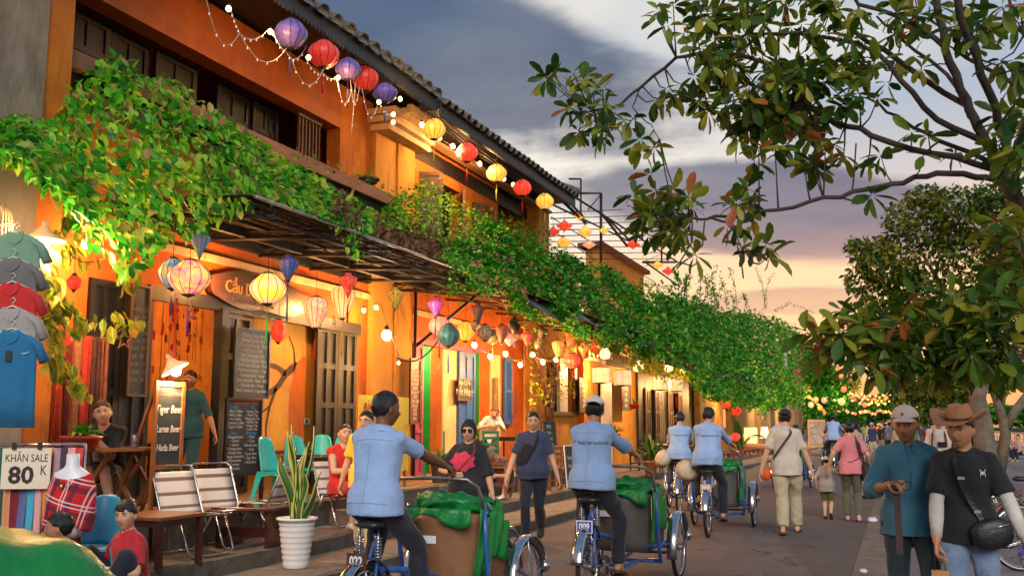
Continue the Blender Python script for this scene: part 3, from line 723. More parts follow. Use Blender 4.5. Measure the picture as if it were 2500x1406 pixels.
def head_pt(lon, lat, off=0.0, fem=0.0):
    """point of the head surface; lon 0 = straight ahead (+y), lat up"""
    x, y, z = sin(lon)*cos(lat), cos(lon)*cos(lat), sin(lat)
    wx, wy, wz = .074, .093, .116
    q = max(0.0, -z)
    fx = 1-.30*q**1.3-.04*fem*q; fy = 1-(.42*q if y < 0 else .10*q*q)
    if z > 0: q2 = 1+.16*z*(1-.45*z); fx *= q2; fy *= q2; wz *= 1-.05*z
    px, py, pz = x*wx*fx, y*wy*fy, z*wz
    def g(a, b, sa, sb): 
        da = (lon-a+pi) % (2*pi)-pi
        return math.exp(-(da/sa)**2-((lat-b)/sb)**2)
    f = 0.0
    if off < .004:
        f = .025*g(0, -.20, .14, .16)+.012*g(0, .02, .11, .22)-.007*(g(.40, .06, .22, .13)+g(-.40, .06, .22, .13))+.004*(g(.35, .28, .3, .1)+g(-.35, .28, .3, .1))
        f += .006*g(0, -.46, .28, .055)-.004*g(0, -.515, .3, .02)+.006*g(0, -.57, .24, .055)+.008*g(0, -.92, .4, .16)+.005*(g(.75, -.18, .3, .2)+g(-.75, -.18, .3, .2))
        f -= .004*g(0, -.36, .3, .04); f += .004*(g(.17, -.27, .09, .09)+g(-.17, -.27, .09, .09))
    d = Vector((x, y, z))
    return Vector((px, py, pz))+d*off+Vector((0, f, 0))+Vector((0, .004 if z < 0 else 0, 0))
def head_mb(mb, M, n=40, k=30, off=0.0, fem=0):
    rg = []
    for i in range(k+1):
        lat = -pi/2+pi*i/k; lat = max(-1.5, min(1.5, lat))
        rg.append([M @ head_pt(-2*pi*j/n, lat, off, fem) for j in range(n)])
    mb.rings(rg, True)
def hair_mb(mb, M, front=.62, side=-.02, back=-.55, thick=.014, n=44, k=14, seed=0, part=0.0, rough_=.004):
    r = np.random.default_rng(seed); ph = r.uniform(0, 6, 8); rg = []
    for i in range(k+1):
        u = i/k; ring = []
        for j in range(n):
            lon = -2*pi*j/n; c = cos(lon)
            lm = side+(front-side)*max(0, c)**.7 if c > 0 else side+(back-side)*min(1, -c*1.6)
            lm += .05*sin(lon*5+ph[0])+.03*sin(lon*11+ph[1])
            lat = 1.5-(1.5-lm)*u
            th = thick*(1-.0*u)+rough_*sin(lon*9+ph[2]+u*7)*sin(u*11+ph[3])+rough_*.6*sin(lon*23+ph[4]+u*3)
            th *= 1-.55*u
            if i == k: th = -.004
            ring.append(M @ head_pt(lon, lat, max(th, .0041) if i < k else th))
        rg.append(ring)
    mb.rings(rg, True)
def rot_to(d, up=Vector((0, 0, 1))):
    """matrix whose local -z runs along d"""
    z = -d.normalized(); x = up.cross(z)
    if x.length < 1e-4: x = Vector((1, 0, 0))
    x.normalize(); y = z.cross(x); return Matrix((x, y, z)).transposed()
def ik(a, b, l1, l2, pole):
    d = b-a; L = d.length; mx = (l1+l2)*.999
    if L > mx: b = a+d*(mx/L); d = b-a; L = mx
    L = max(L, abs(l1-l2)+.01); u = d.normalized(); b = a+u*L; c = (l1*l1-l2*l2+L*L)/(2*L); h = math.sqrt(max(l1*l1-c*c, 0))
    p = pole-u*pole.dot(u); p = p.normalized() if p.length > 1e-5 else Vector((0, 1, 0))
    return a+u*c+p*h, b
def hand_mb(mb, wrist, d, palm, s=1.0, curl=.5, side=1, spread=1.0, point=False):
    """palm, five fingers and thumb; d = direction of the hand, palm = direction the palm faces"""
    d = d.normalized(); n = (palm-d*palm.dot(d)).normalized(); x = d.cross(n)*side      # x: thumb side
    P = lambda a, b, c: wrist+(d*a+x*b+n*c)*s
    rg = []
    for a, w, t in ((-.01, .024, .019), (.02, .032, .017), (.055, .040, .015), (.088, .041, .012), (.096, .034, .008)):
        rg.append([P(a, w*cos(2*pi*j/10), t*sin(2*pi*j/10)) for j in range(10)])
    mb.rings(rg, True)
    for i, (b, l, r) in enumerate(((.031, .072, .0088), (.0105, .082, .0092), (-.0105, .076, .0088), (-.031, .060, .0078))):
        q = Vector((0, 0, 0)); pts = [P(.07, b*.9, 0), P(.088, b*spread, .001)]; a = .10; cur = [.088, .001]
        cc = curl*(1+.06*i)
        if point and i == 0: cc = .05
        for seg, f in enumerate((.44, .31, .25)):
            a += cc*(.75 if seg == 0 else .95); cur = [cur[0]+l*f*cos(a), cur[1]+l*f*sin(a)]
            pts.append(P(cur[0], b*spread*(1+.08*seg), cur[1]))
        mb.tube(pts, [r*s, r*s*1.06, r*s, r*s*.94, r*s*.78], 8); mb.ball(pts[-1], r*s*.78, 8, 5)
    t = [P(.012, .020, .004), P(.040, .045, .014+.012*curl), P(.066, .056-.016*curl, .022+.028*curl), P(.088, .054-.034*curl, .026+.040*curl)]
    mb.tube(t, [.012*s, .0115*s, .0098*s, .0078*s], 8); mb.ball(t[-1], .0078*s, 8, 5)

TORSO = [(-.115, .085, .080), (-.06, .150, .112), (.0, .166, .118), (.06, .160, .112), (.14, .140, .098), (.22, .142, .100), (.31, .158, .112), (.39, .164, .112), (.44, .142, .096), (.475, .105, .078), (.515, .064, .062), (.545, .054, .056)]
def person(label, loc, rz=0.0, s=1.0, sk='tan', pelvis=(0, 0, .93), lean=0.0, roll=0.0, twist=0.0, feetL=(-.10, 0, .08), feetR=(.10, 0, .08),
           handL=(-.27, .05, .78), handR=(.27, .05, .78), head=(0, 0), kneeL=(0, 1, 0), kneeR=(0, 1, 0), elbL=(-.6, -1, -.2), elbR=(.6, -1, -.2),
           top=None, topm=None, sleeve='short', hem=-.13, bottom='long', botm=None, hair=('short', None), hat=None, shoe=None, fem=0.0, fat=0.0,
           vox=.012, cvox=None, face=False, curl=(.45, .45), palmL=None, palmR=None, hunch=0.0, group=None, foot=(0, 0), toe=(0, 0), loose=1.0, belly=0.0, shirtw=1.0, sleevem=None, legw=1.0, cuff=True, collar=True, seatz=None, leglen=1.0):
    """one figure: a continuous remeshed body (head, hands, feet) with clothing and hair as children. Local frame faces +y."""
    root = thing('person', label, 'person', loc, rz, group); cvox = cvox or vox*1.15
    V = lambda p: Vector(p)*s
    pel = V(pelvis); R3 = Matrix.Rotation(-radians(lean), 3, 'X') @ Matrix.Rotation(radians(roll), 3, 'Y')
    Tw = Matrix.Rotation(radians(twist), 3, 'Z')
    U = (R3 @ Vector((0, 0, 1)))
    def spine(t):            # t metres above the pelvis, optional rounded back
        k = max(0.0, t-.1); bend = hunch*k*k
        p = pel+U*t*s+(R3 @ Vector((0, 1, 0)))*bend*s
        if t < 0: p = pel+Vector((0, 0, t*s))
        return p
    def frame(t):
        a = radians(lean)+2*hunch*max(0, t-.1); tw = max(0, min(1, t/.4))
        if t < .0: a = radians(lean)*.5
        return Matrix.Rotation(-a, 3, 'X') @ Matrix.Rotation(radians(roll)*min(1, max(0, t*4)), 3, 'Y') @ Matrix.Rotation(radians(twist)*tw, 3, 'Z')
    shw = (.146-.016*fem)*(1+.25*fat); hipw = .088
    F45 = frame(.45)
    shL = spine(.425)+F45 @ Vector((-shw, 0, 0))*s; shR = spine(.425)+F45 @ Vector((shw, 0, 0))*s
    Fp = Matrix.Rotation(-radians(lean)*.3, 3, 'X')
    hpL = pel+Fp @ Vector((-hipw, 0, -.03))*s; hpR = pel+Fp @ Vector((hipw, 0, -.03))*s
    ll = leglen
    knL, ftL = ik(hpL, V(feetL), .44*s*ll, .42*s*ll, Vector(kneeL)); knR, ftR = ik(hpR, V(feetR), .44*s*ll, .42*s*ll, Vector(kneeR))
    elL, haL = ik(shL, V(handL), .285*s, .255*s, Vector(elbL)); elR, haR = ik(shR, V(handR), .285*s, .255*s, Vector(elbR))
    def torso(mb, infl=0.0, t0=-.2, t1=.6, wf=1.0, flare=0.0, n=20, drape=0.0):
        rg = []; prof = [p for p in TORSO if t0 < p[0] <= t1]
        if t0 > -.2 or flare: prof = [(t0, *[np.interp(t0, [q[0] for q in TORSO], [q[i] for q in TORSO]) for i in (1, 2)])]+prof
        if t0 < -.07: prof = [(t0, .160, .115)]+[p for p in TORSO if -.07 <= p[0] <= t1]
        if t0 == -.10: prof = [(-.10, .10, .085)]+[p for p in TORSO if -.07 <= p[0] <= t1]
        for t, w, d in prof:
            F = frame(t); c = spine(t); k = 1+fat*(.8 if .0 <= t <= .35 else .35)
            if fem: w = w*(1-.06*fem if t > .1 else 1+.04*fem)
            fy = belly*math.exp(-((t-.14)/.13)**2)+ (.018*fem*math.exp(-((t-.34)/.06)**2))
            if drape and t < .3: w = max(w, .152 if t > .08 else .192); d = max(d, .108 if t > .08 else .138)
            w2 = w*.955*k*wf+infl; d2 = d*k*wf+infl+(flare if t < .05 else 0)
            if t > .5: w2, d2 = w+infl*.5, d+infl*.5
            ring = []
            for j in range(n):
                a = 2*pi*j/n; ca, sa = cos(a), sin(a); e = 1.25
                x = math.copysign(abs(ca)**(2/2.4), ca)*w2; y = math.copysign(abs(sa)**(2/2.2), sa)*(d2+(fy if sa > 0 else 0))
                ring.append(c+(F @ Vector((x, y, 0)))*s)
            rg.append(ring)
        mb.rings(rg, True)
    # ---- body
    b = MB(); torso(b, -.022, -.10)
    nb = spine(.50); hc0 = spine(.545)
    hy, hp = head; FH = frame(.45) @ Matrix.Rotation(radians(hy), 3, 'Z') @ Matrix.Rotation(radians(hp), 3, 'X') @ Matrix.Rotation(radians(lean)*.8+1.6*hunch*.4, 3, 'X')
    hc = hc0+(FH @ Vector((0, .020, .084)))*s
    HM = Matrix.Translation(hc) @ FH.to_4x4() @ Matrix.Scale(s*(1.0 if s > .8 else 1.0/s*.62+.0), 4) if s < .8 else Matrix.Translation(hc) @ FH.to_4x4() @ Matrix.Scale(s*1.07, 4)
    hs = HM.to_scale().x
    b.tube([nb-U*.03*s, hc0, hc+(FH @ Vector((0, -.018, -.04)))*s], [.062*s, .052*s*(1-.1*fem), .052*s], 12)
    head_mb(b, HM, 40 if face else 28, 30 if face else 20, 0, fem)
    for sd in (-1, 1):
        b.ball(HM @ Vector((sd*.076, -.010, -.005)), (.009*hs, .019*hs, .030*hs), 8, 6, R=HM.to_3x3().normalized() @ Matrix.Rotation(sd*-.35, 3, 'Z'))
    for sh, el, ha, nbk in ((shL, elL, haL, -1), (shR, elR, haR, 1)):
        b.tube([spine(.47)+F45 @ Vector((nbk*.05, 0, 0))*s, sh+(F45 @ Vector((0, 0, -.010)))*s], [.040*s, .040*s], 10)
        b.ball(sh+(F45 @ Vector((0, 0, -.006)))*s, (.040 if sleeve != 'none' else .054)*s, 12, 8)
        m1 = sh+(el-sh)*.45; b.tube([sh, m1, el], [.038*s if sleeve != 'none' else .050*s, .048*s*(1+fat*.5), .038*s], 12); b.ball(el, .038*s, 10, 6)
        m2 = el+(ha-el)*.3; b.tube([el, m2, ha+(ha-el).normalized()*.01*s], [.038*s, .041*s, .026*s], 12)
    for hp_, kn, ft in ((hpL, knL, ftL), (hpR, knR, ftR)):
        m = hp_+(kn-hp_)*.35; b.tube([hp_, m, kn], [.088*s, .078*s, .052*s], 12); b.ball(hp_, .088*s, 12, 8); b.ball(kn, .053*s, 10, 6)
        m = kn+(ft-kn)*.3; b.tube([kn, m, ft], [.050*s, .054*s, .034*s], 12)
    i = 0
    soles = []
    for ft, fa, to, kn in ((ftL, foot[0], toe[0], knL), (ftR, foot[1], toe[1], knR)):
        Rf = Matrix.Rotation(-radians(fa), 3, 'Z') @ Matrix.Rotation(radians(to), 3, 'X')
        Pf = lambda p, ft=ft, Rf=Rf: ft+(Rf @ Vector(p))*s
        rg = []
        for y, w, h0, h1 in ((-.065, .022, -.068, -.035), (-.05, .032, -.078, -.01), (0, .035, -.080, .01), (.06, .041, -.080, -.022), (.12, .046, -.080, -.042), (.165, .040, -.080, -.052), (.19, .022, -.076, -.060)):
            zc, zh = (h0+h1)/2, (h1-h0)/2
            rg.append([Pf((w*cos(2*pi*j/12), y, zc+zh*sin(2*pi*j/12))) for j in range(12)])
        b.rings(rg, True); b.tube([ft, Pf((0, -.01, -.05))], [.036*s, .034*s], 10); soles.append((Pf, rg))
    for ha, el, cu, pm, sd in ((haL, elL, curl[0], palmL, -1), (haR, elR, curl[1], palmR, 1)):
        d = (ha-el).normalized(); pm = Vector(pm) if pm else Vector((-sd, 0.1, 0))
        hand_mb(b, ha, d, pm, s*1.02 if vox < .011 else s*1.08, cu, -sd)
    me = remesh(b, vox, 2, 'body'); me.materials.append(skin(sk)); me.materials.append(lipm(sk))
    if face:
        Hi = HM.inverted(); mi = [0]*len(me.polygons)
        for p in me.polygons:
            q = Hi @ p.center
            if q.y > .06 and abs(q.x) < .024 and abs(q.z+.0565) < .0075*(1-abs(q.x)/.03)+.001: mi[p.index] = 1
        me.polygons.foreach_set('material_index', mi)
    body = link('body', me, root)
    # ---- face
    if face:
        for sd in (-1, 1):
            e = MB(); c = HM @ Vector((sd*.0295, .0805, .010)); Re = HM.to_3x3().normalized() @ Matrix.Rotation(-sd*.28, 3, 'Z')
            e.ball(c, (.0130*hs, .0065*hs, .0042*hs), 12, 8, 0, Re); e.ball(c+Re @ Vector((0, .0025*hs, 0)), (.0062*hs, .0058*hs, .0046*hs), 10, 6, 1, Re); e.build('eye', [EYEW, EYED], root)
            e = MB(); pts = [HM @ (head_pt(sd*a, la)+Vector((0, .0015, .0))) for a, la in ((.16, .245), (.32, .285), (.48, .275), (.62, .22))]
            e.tube(pts, [.0028*hs, .0036*hs, .0032*hs, .0016*hs], 6); e.build('eyebrow', HAIRB, root)
            e = MB(); pts = [HM @ (Vector((sd*x, y, z))) for x, y, z in ((.017, .0865, .0105), (.024, .0885, .0165), (.033, .0865, .0170), (.043, .0795, .0115))]
            e.tube(pts, .0016*hs, 5); e.build('eyelid', HAIRB, root)
    # ---- hair
    if hair:
        kind, hm = hair; hm = hm or HAIRB; h = MB()
        if kind == 'short': hair_mb(h, HM, .60, -.05, -.50, .013, seed=int(loc[1]*10) % 97)
        elif kind == 'crop': hair_mb(h, HM, .62, .02, -.42, .008, seed=3, rough_=.002)
        elif kind == 'bob': hair_mb(h, HM, .50, -.75, -.95, .018, seed=5)
        elif kind == 'bun':
            hair_mb(h, HM, .52, -.15, -.55, .014, seed=6); h.ball(HM @ Vector((0, -.085, .075)), .045*hs, 12, 8)
            h.tube([HM @ Vector((.02, .087, .055)), HM @ Vector((-.03, .088, .050))], .012*hs, 6)
        elif kind == 'long':
            hair_mb(h, HM, .50, -.5, -.9, .018, seed=5)
            h.tube([HM @ Vector((0, -.08, -.02)), HM @ Vector((0, -.10, -.12)), HM @ Vector((0.01, -.11, -.26))], [.055*hs, .05*hs, .02*hs], 10, flat=.5)
        elif kind == 'tail':
            hair_mb(h, HM, .52, -.15, -.55, .014, seed=6); h.tube([HM @ Vector((0, -.10, .06)), HM @ Vector((0, -.15, .03)), HM @ Vector((0, -.15, -.10))], [.02*hs, .03*hs, .01*hs], 8)
        h.build('hair', hm, root)
    # ---- shirt
    if top:
        b = MB(); torso(b, .014*loose, hem, .505, shirtw, flare=.01, drape=(top != 'tight'))
        for sh, el, ha, nbk in ((shL, elL, haL, -1), (shR, elR, haR, 1)):
            b.tube([spine(.485)+F45 @ Vector((nbk*.04, -.005, -.005))*s, sh], [.052*s, .062*s], 12)
            b.ball(sh+(F45 @ Vector((0, 0, .004)))*s, .066*s*(1+.3*(loose-1)), 12, 8)
            if sleeve == 'none': continue
            u = el-sh; g = 1+.5*(loose-1)
            if sleeve == 'short': b.tube([sh, sh+u*.4, sh+u*.80], [.060*s*g, .062*s*g, .066*s*g], 14)
            elif sleeve == 'elbow': b.tube([sh, sh+u*.5, el+(ha-el)*.12], [.060*s*g, .062*s*g, .064*s*g], 14)
            elif sleeve == 'rolled':
                b.tube([sh, sh+u*.5, el], [.060*s*g, .057*s*g, .055*s*g], 14); b.ball(el, .055*s*g, 12, 8)
                b.tube([el, el+(ha-el)*.35], [.057*s*g, .054*s*g], 14); b.tube([el+(ha-el)*.24, el+(ha-el)*.40], [.062*s*g, .062*s*g], 14)
            else:
                b.tube([sh, sh+u*.5, el], [.058*s*g, .055*s*g, .051*s*g], 14); b.ball(el, .054*s*g, 12, 8); b.tube([el, el+(ha-el)*.92], [.054*s*g, .040*s*g], 14)
        me = remesh(b, cvox, 5, 'shirt'); folds(me, .013*s*(1 if cvox < .02 else .7), seed=int(abs(loc[0]*31+loc[1]*7)) % 999, freq=.62)
        me.materials.append(topm); shirt = link('tank_top' if sleeve == 'none' else 'shirt', me, root)
        if collar and sleeve != 'none':
            b = MB(); Fn = frame(.5); rg = []
            for r, z in ((.086, -.030), (.074, -.004), (.064, .018), (.058, .016), (.060, -.01)):
                rg.append([spine(.50)+(Fn @ Vector((r*cos(2*pi*j/18), r*.98*sin(2*pi*j/18)+.004, z-.028*max(0, sin(2*pi*j/18))**3)))*s for j in range(18)])
            b.rings(rg, False); b.build('collar', topm, root)
    # ---- trousers
    if bottom:
        b = MB(); torso(b, .006, -.10, .07, 1.0); st = legw
        for hp_, kn, ft, in ((hpL, knL, ftL), (hpR, knR, ftR)):
            b.ball(hp_, .102*s, 12, 8); u = kn-hp_; w = ft-kn
            if bottom == 'shorts': b.tube([hp_, hp_+u*.4, hp_+u*.92], [.099*s, .094*s, .092*s*st], 14)
            else:
                e = 1.0 if bottom == 'long' else .72
                b.tube([hp_, hp_+u*.4, kn], [.099*s, .088*s*st, .068*s*st], 14); b.ball(kn, .069*s*st, 12, 8)
                b.tube([kn, kn+w*.35*e, kn+w*.98*e], [.069*s*st, .070*s*st, .060*s*st], 14)
        me = remesh(b, cvox, 3, 'trousers'); folds(me, .010*s, seed=int(abs(loc[0]*17+loc[1]*3)) % 999+5)
        me.materials.append(botm or NAVY); link('shorts' if bottom == 'shorts' else 'trousers', me, root)
    # ---- shoes
    if shoe:
        kind, sm = shoe
        for Pf, rg in soles:
            b = MB()
            if kind == 'shoe':
                r2 = []
                for y, w, h0, h1 in ((-.078, .026, -.082, -.03), (-.05, .040, -.084, .0), (0, .043, -.084, .012), (.06, .048, -.084, -.012), (.12, .053, -.084, -.034), (.17, .048, -.084, -.044), (.205, .026, -.080, -.058)):
                    zc, zh = (h0+h1)/2, (h1-h0)/2; r2.append([Pf((w*cos(2*pi*j/12), y, zc+zh*sin(2*pi*j/12))) for j in range(12)])
                b.rings(r2, True); b.build('shoe', sm, root)
            else:
                r2 = []
                for y, w in ((-.078, .02), (-.06, .036), (0, .036), (.07, .044), (.13, .050), (.18, .044), (.205, .02)):
                    r2.append([Pf((w, y, -.094)), Pf((w, y, -.079)), Pf((-w, y, -.079)), Pf((-w, y, -.094))])
                b.rings(r2, True, smooth=False)
                b.tube([Pf((-.045, .06, -.078)), Pf((-.03, .085, -.035)), Pf((0, .13, -.045)), Pf((.03, .085, -.03)), Pf((.045, .06, -.078))], .006*s, 6)
                b.build('flip_flop', sm, root)
    # ---- hats
    if hat:
        kind, hm = hat[0], hat[1]
        h = MB()
        if kind in ('cap', 'backcap'):
            lonv = 0 if kind == 'cap' else pi; rg = []
            for i in range(13):
                u = i/12; rg.append([HM @ (head_pt(-2*pi*j/36, 1.5-(1.5-.46)*u, .021-.004*u)) for j in range(36)])
            rg.append([HM @ head_pt(-2*pi*j/36, .465, .008) for j in range(36)])
            h.rings(rg, True); cap_o = h.build('cap', hm, root)
            h = MB(); sg = 1 if kind == 'cap' else -1
            def Pv(u, v):
                a = (u-.5)*2; x = a*.066; y0 = .088*math.sqrt(max(0, 1-(a*.72)**2)); y = y0+v*.080*math.sqrt(max(0, 1-a*a))
                return HM @ Vector((x, sg*(y+.008), .064-.20*v*.07-.016*a*a))
            h.grid(Pv, 14, 6); vo = h.build('visor', hm, root); m_ = vo.modifiers.new('s', 'SOLIDIFY'); m_.thickness = .004
            if kind == 'cap': h = MB(); h.ball(HM @ Vector((0, 0, .137)), .007*hs, 8, 5); h.build('button', hm, root)
        elif kind == 'cowboy':
            rg = []
            for r, z in ((.088, .055), (.086, .085), (.080, .13), (.070, .158), (.045, .160), (.01, .145)):
                rg.append([HM @ Vector((r*cos(2*pi*j/36)*(.93-.12*(z > .11)), r*sin(2*pi*j/36)*1.10, z-(.022*math.exp(-((cos(2*pi*j/36))/.25)**2)*(1 if z > .11 else 0)))) for j in range(36)])
            h.rings(rg, True); h.build('crown', hm, root)
            h = MB()
            def Pb(u, v):
                a = 2*pi*u; r = .078+v*.095; x = r*cos(a)*1.02; y = r*sin(a)*1.12
                z = .066+.070*v*v*abs(cos(a))**2.2-.018*v*abs(sin(a))**2+.004*sin(a*5)*v
                return HM @ Vector((x*(1-.10*v*abs(cos(a))), y, z))
            h.grid(Pb, 49, 8); bo = h.build('brim', hm, root); m_ = bo.modifiers.new('s', 'SOLIDIFY'); m_.thickness = .004
            h = MB(); rg = []
            for r, z in ((.0885, .060), (.0895, .072), (.0875, .083)): rg.append([HM @ Vector((r*cos(2*pi*j/36)*.935, r*sin(2*pi*j/36)*1.105, z)) for j in range(36)])
            h.rings(rg, False); h.build('hat_band', BROWNW, root)
        elif kind == 'cone':
            h.lathe([(.20, 0), (.12, .07), (.012, .14)], 28); o = h.build('hat', hm, root); o.matrix_local = HM @ Matrix.Translation((0, 0, .05)); m_ = o.modifiers.new('s', 'SOLIDIFY'); m_.thickness = .003
    root['_'] = 0; del root['_']
    return dict(root=root, spine=spine, frame=frame, HM=HM, hs=hs, haL=haL, haR=haR, elL=elL, elR=elR, shL=shL, shR=shR, s=s, shirt=locals().get('shirt'), hpL=hpL, hpR=hpR, knL=knL, knR=knR)

def bp(P, t, x, y):
    """point in a figure's frame: t up the spine, x right, y forward"""
    return P['spine'](t)+(P['frame'](t) @ Vector((x, y, 0)))*P['s']
def strap(P, pts, m, w=.02, th=.004, name='strap'):
    b = MB(); vs = [bp(P, *p) for p in pts]; n = len(vs)
    sm = []
    for i in range(n-1):
        for k in range(4):
            u = k/4; p0, p1, p2, p3 = vs[max(i-1, 0)], vs[i], vs[i+1], vs[min(i+2, n-1)]
            sm.append(.5*((2*p1)+(p2-p0)*u+(2*p0-5*p1+4*p2-p3)*u*u+(3*p1-p0-3*p2+p3)*u**3))
    sm.append(vs[-1]); c0 = P['spine'](.2); rg = []
    for i, p in enumerate(sm):
        d = (sm[min(i+1, len(sm)-1)]-sm[max(i-1, 0)]).normalized(); a = P['spine'](.25); ax = (P['spine'](.4)-P['spine'](.1)).normalized()
        q = p-a; nrm = (q-ax*q.dot(ax)).normalized(); nrm = (nrm-d*nrm.dot(d)).normalized(); x = d.cross(nrm)
        rg.append([p+x*w/2+nrm*th/2, p-x*w/2+nrm*th/2, p-x*w/2-nrm*th/2, p+x*w/2-nrm*th/2])
    b.rings(rg, True, smooth=False); return b.build(name, m, P['root'])
def bag(P, c, dims, m, rot=0.0, name='bag', flat=2.6, tilt=0.0):
    b = MB(); x, y, z = dims; rg = []; R = Matrix.Rotation(rot, 3, 'Z') @ Matrix.Rotation(tilt, 3, 'Y')
    for k in range(9):
        a = -pi/2+pi*k/8; zz = math.copysign(abs(sin(a))**(2/flat), sin(a))*z/2; w = abs(cos(a))**(2/flat)+.02
        rg.append([bp(P, *c)+R @ Vector((math.copysign(abs(cos(t))**(2/flat), cos(t))*x/2*w, math.copysign(abs(sin(t))**(2/flat), sin(t))*y/2*w, zz)) for t in [2*pi*j/20 for j in range(20)]])
    b.rings(rg, True); return b.build(name, m, P['root'])
def project_text(P, s, t, x, size, m, back=True, name='print', **kw):
    me = textmesh(s, size, ext=0, **kw); sh = P['shirt'].data
    bm = bmesh.new(); bm.from_mesh(me); bmesh.ops.subdivide_edges(bm, edges=[e for e in bm.edges if e.calc_length() > .03], cuts=2); bm.to_mesh(me); bm.free()
    tree = BVHTree.FromPolygons([v.co for v in sh.vertices], [p.vertices for p in sh.polygons]); sg = -1 if back else 1
    for v in me.vertices:
        o = bp(P, t, x+(v.co.x if back else -v.co.x)*-sg*-1 if False else (x+v.co.x if back else x-v.co.x), 0)+Vector((0, sg*1.0, v.co.y))
        h = tree.ray_cast(o, Vector((0, -sg, 0)))
        v.co = (h[0]+Vector((0, sg*.0025, 0))) if h[0] else bp(P, t, 0, 0)
    me.materials.clear(); me.materials.append(m); return link(name, me, P['root'])
# ================================================================ cyclo (three-wheeled pedal rickshaw)
CHROME = mat('chrome', (.55, .56, .60), .16, metal=1.0, var=.15, vscale=12)
STEELP = mat('dull_steel', (.30, .27, .25), .4, metal=.8, var=.4)
CYBLUE = mat('cyclo_blue_paint', (.035, .12, .42), .32, var=.2, vscale=9, coat=.3)
RUBBER = mat('tyre_rubber', (.014, .013, .013), .8, var=.4, bump=.2, bscale=120)
GREENF = mat('green_vinyl', (.006, .23, .045), .34, var=.35, vscale=5, bump=.5, bscale=14)
GREYV = mat('grey_vinyl', (.10, .095, .085), .5, var=.25, bump=.1); BROWNV = mat('tan_vinyl', (.26, .12, .05), .5, var=.2, bump=.1)
REDV = mat('red_vinyl', (.50, .012, .010), .4, var=.15); PLATEB = mat('plate_blue', (.07, .06, .34), .45); PLATEW = mat('plate_white', (.80, .80, .84), .5)
SADDLE = mat('saddle_leather', (.022, .020, .020), .38, var=.3)
def wheel_parts(R, y, x, root, w=.022, nm='wheel', hub=.03, spokes=32, whitewall=False):
    """wheel part with tyre, rim, spokes and hub below it"""
    b = MB(); b.torus((0, 0, 0), R-w, w, 'X', 56, 10); wo = b.build(nm, RUBBER, root, (x, y, R))
    b = MB(); b.torus((0, 0, 0), R-2.15*w, .012, 'X', 56, 8, flat=1.3); b.build('rim', CHROME, wo)
    if whitewall:
        for sd in (-1, 1): b = MB(); b.torus((sd*w*.7, 0, 0), R-w*1.4, w*.35, 'X', 56, 6); b.build('whitewall', WHITEP, wo)
    b = MB(); b.tube([(-.05, 0, 0), (-.035, 0, 0), (.035, 0, 0), (.05, 0, 0)], [.014, hub, hub, .014], 12); b.build('hub', STEELP, wo)
    b = MB()
    for i in range(spokes):
        a = 2*pi*i/spokes; o = (.35 if i % 2 else -.35); sd = .03 if (i//2) % 2 else -.03
        b.tube([(sd, .022*cos(a+o*3), .022*sin(a+o*3)), (0, (R-2.3*w)*cos(a), (R-2.3*w)*sin(a))], .0017, 4, smooth=False)
    o = b.build('spokes', CHROME, wo); o['kind'] = 'stuff'
    return wo
def fender(root, R, y, x, a0, a1, w=.052, m=None):
    b = MB(); N = 30
    def P(u, v):
        a = a0+(a1-a0)*u; c = (v-.5)*2; rr = R+.045-.014*c*c
        return (x+c*w, y+rr*cos(a), R+rr*sin(a))
    b.grid(P, N, 7); o = b.build('fender', m or CHROME, root); o.modifiers.new('s', 'SOLIDIFY').thickness = .004
    b = MB()
    for a in (a0+.15, (a0+a1)/2, a1-.15):
        for sd in (-1, 1): b.tube([(x+sd*.05, y+(R+.03)*cos(a), R+(R+.03)*sin(a)), (x+sd*.055, y, R)], .004, 5)
    b.build('fender_stay', CHROME, root)
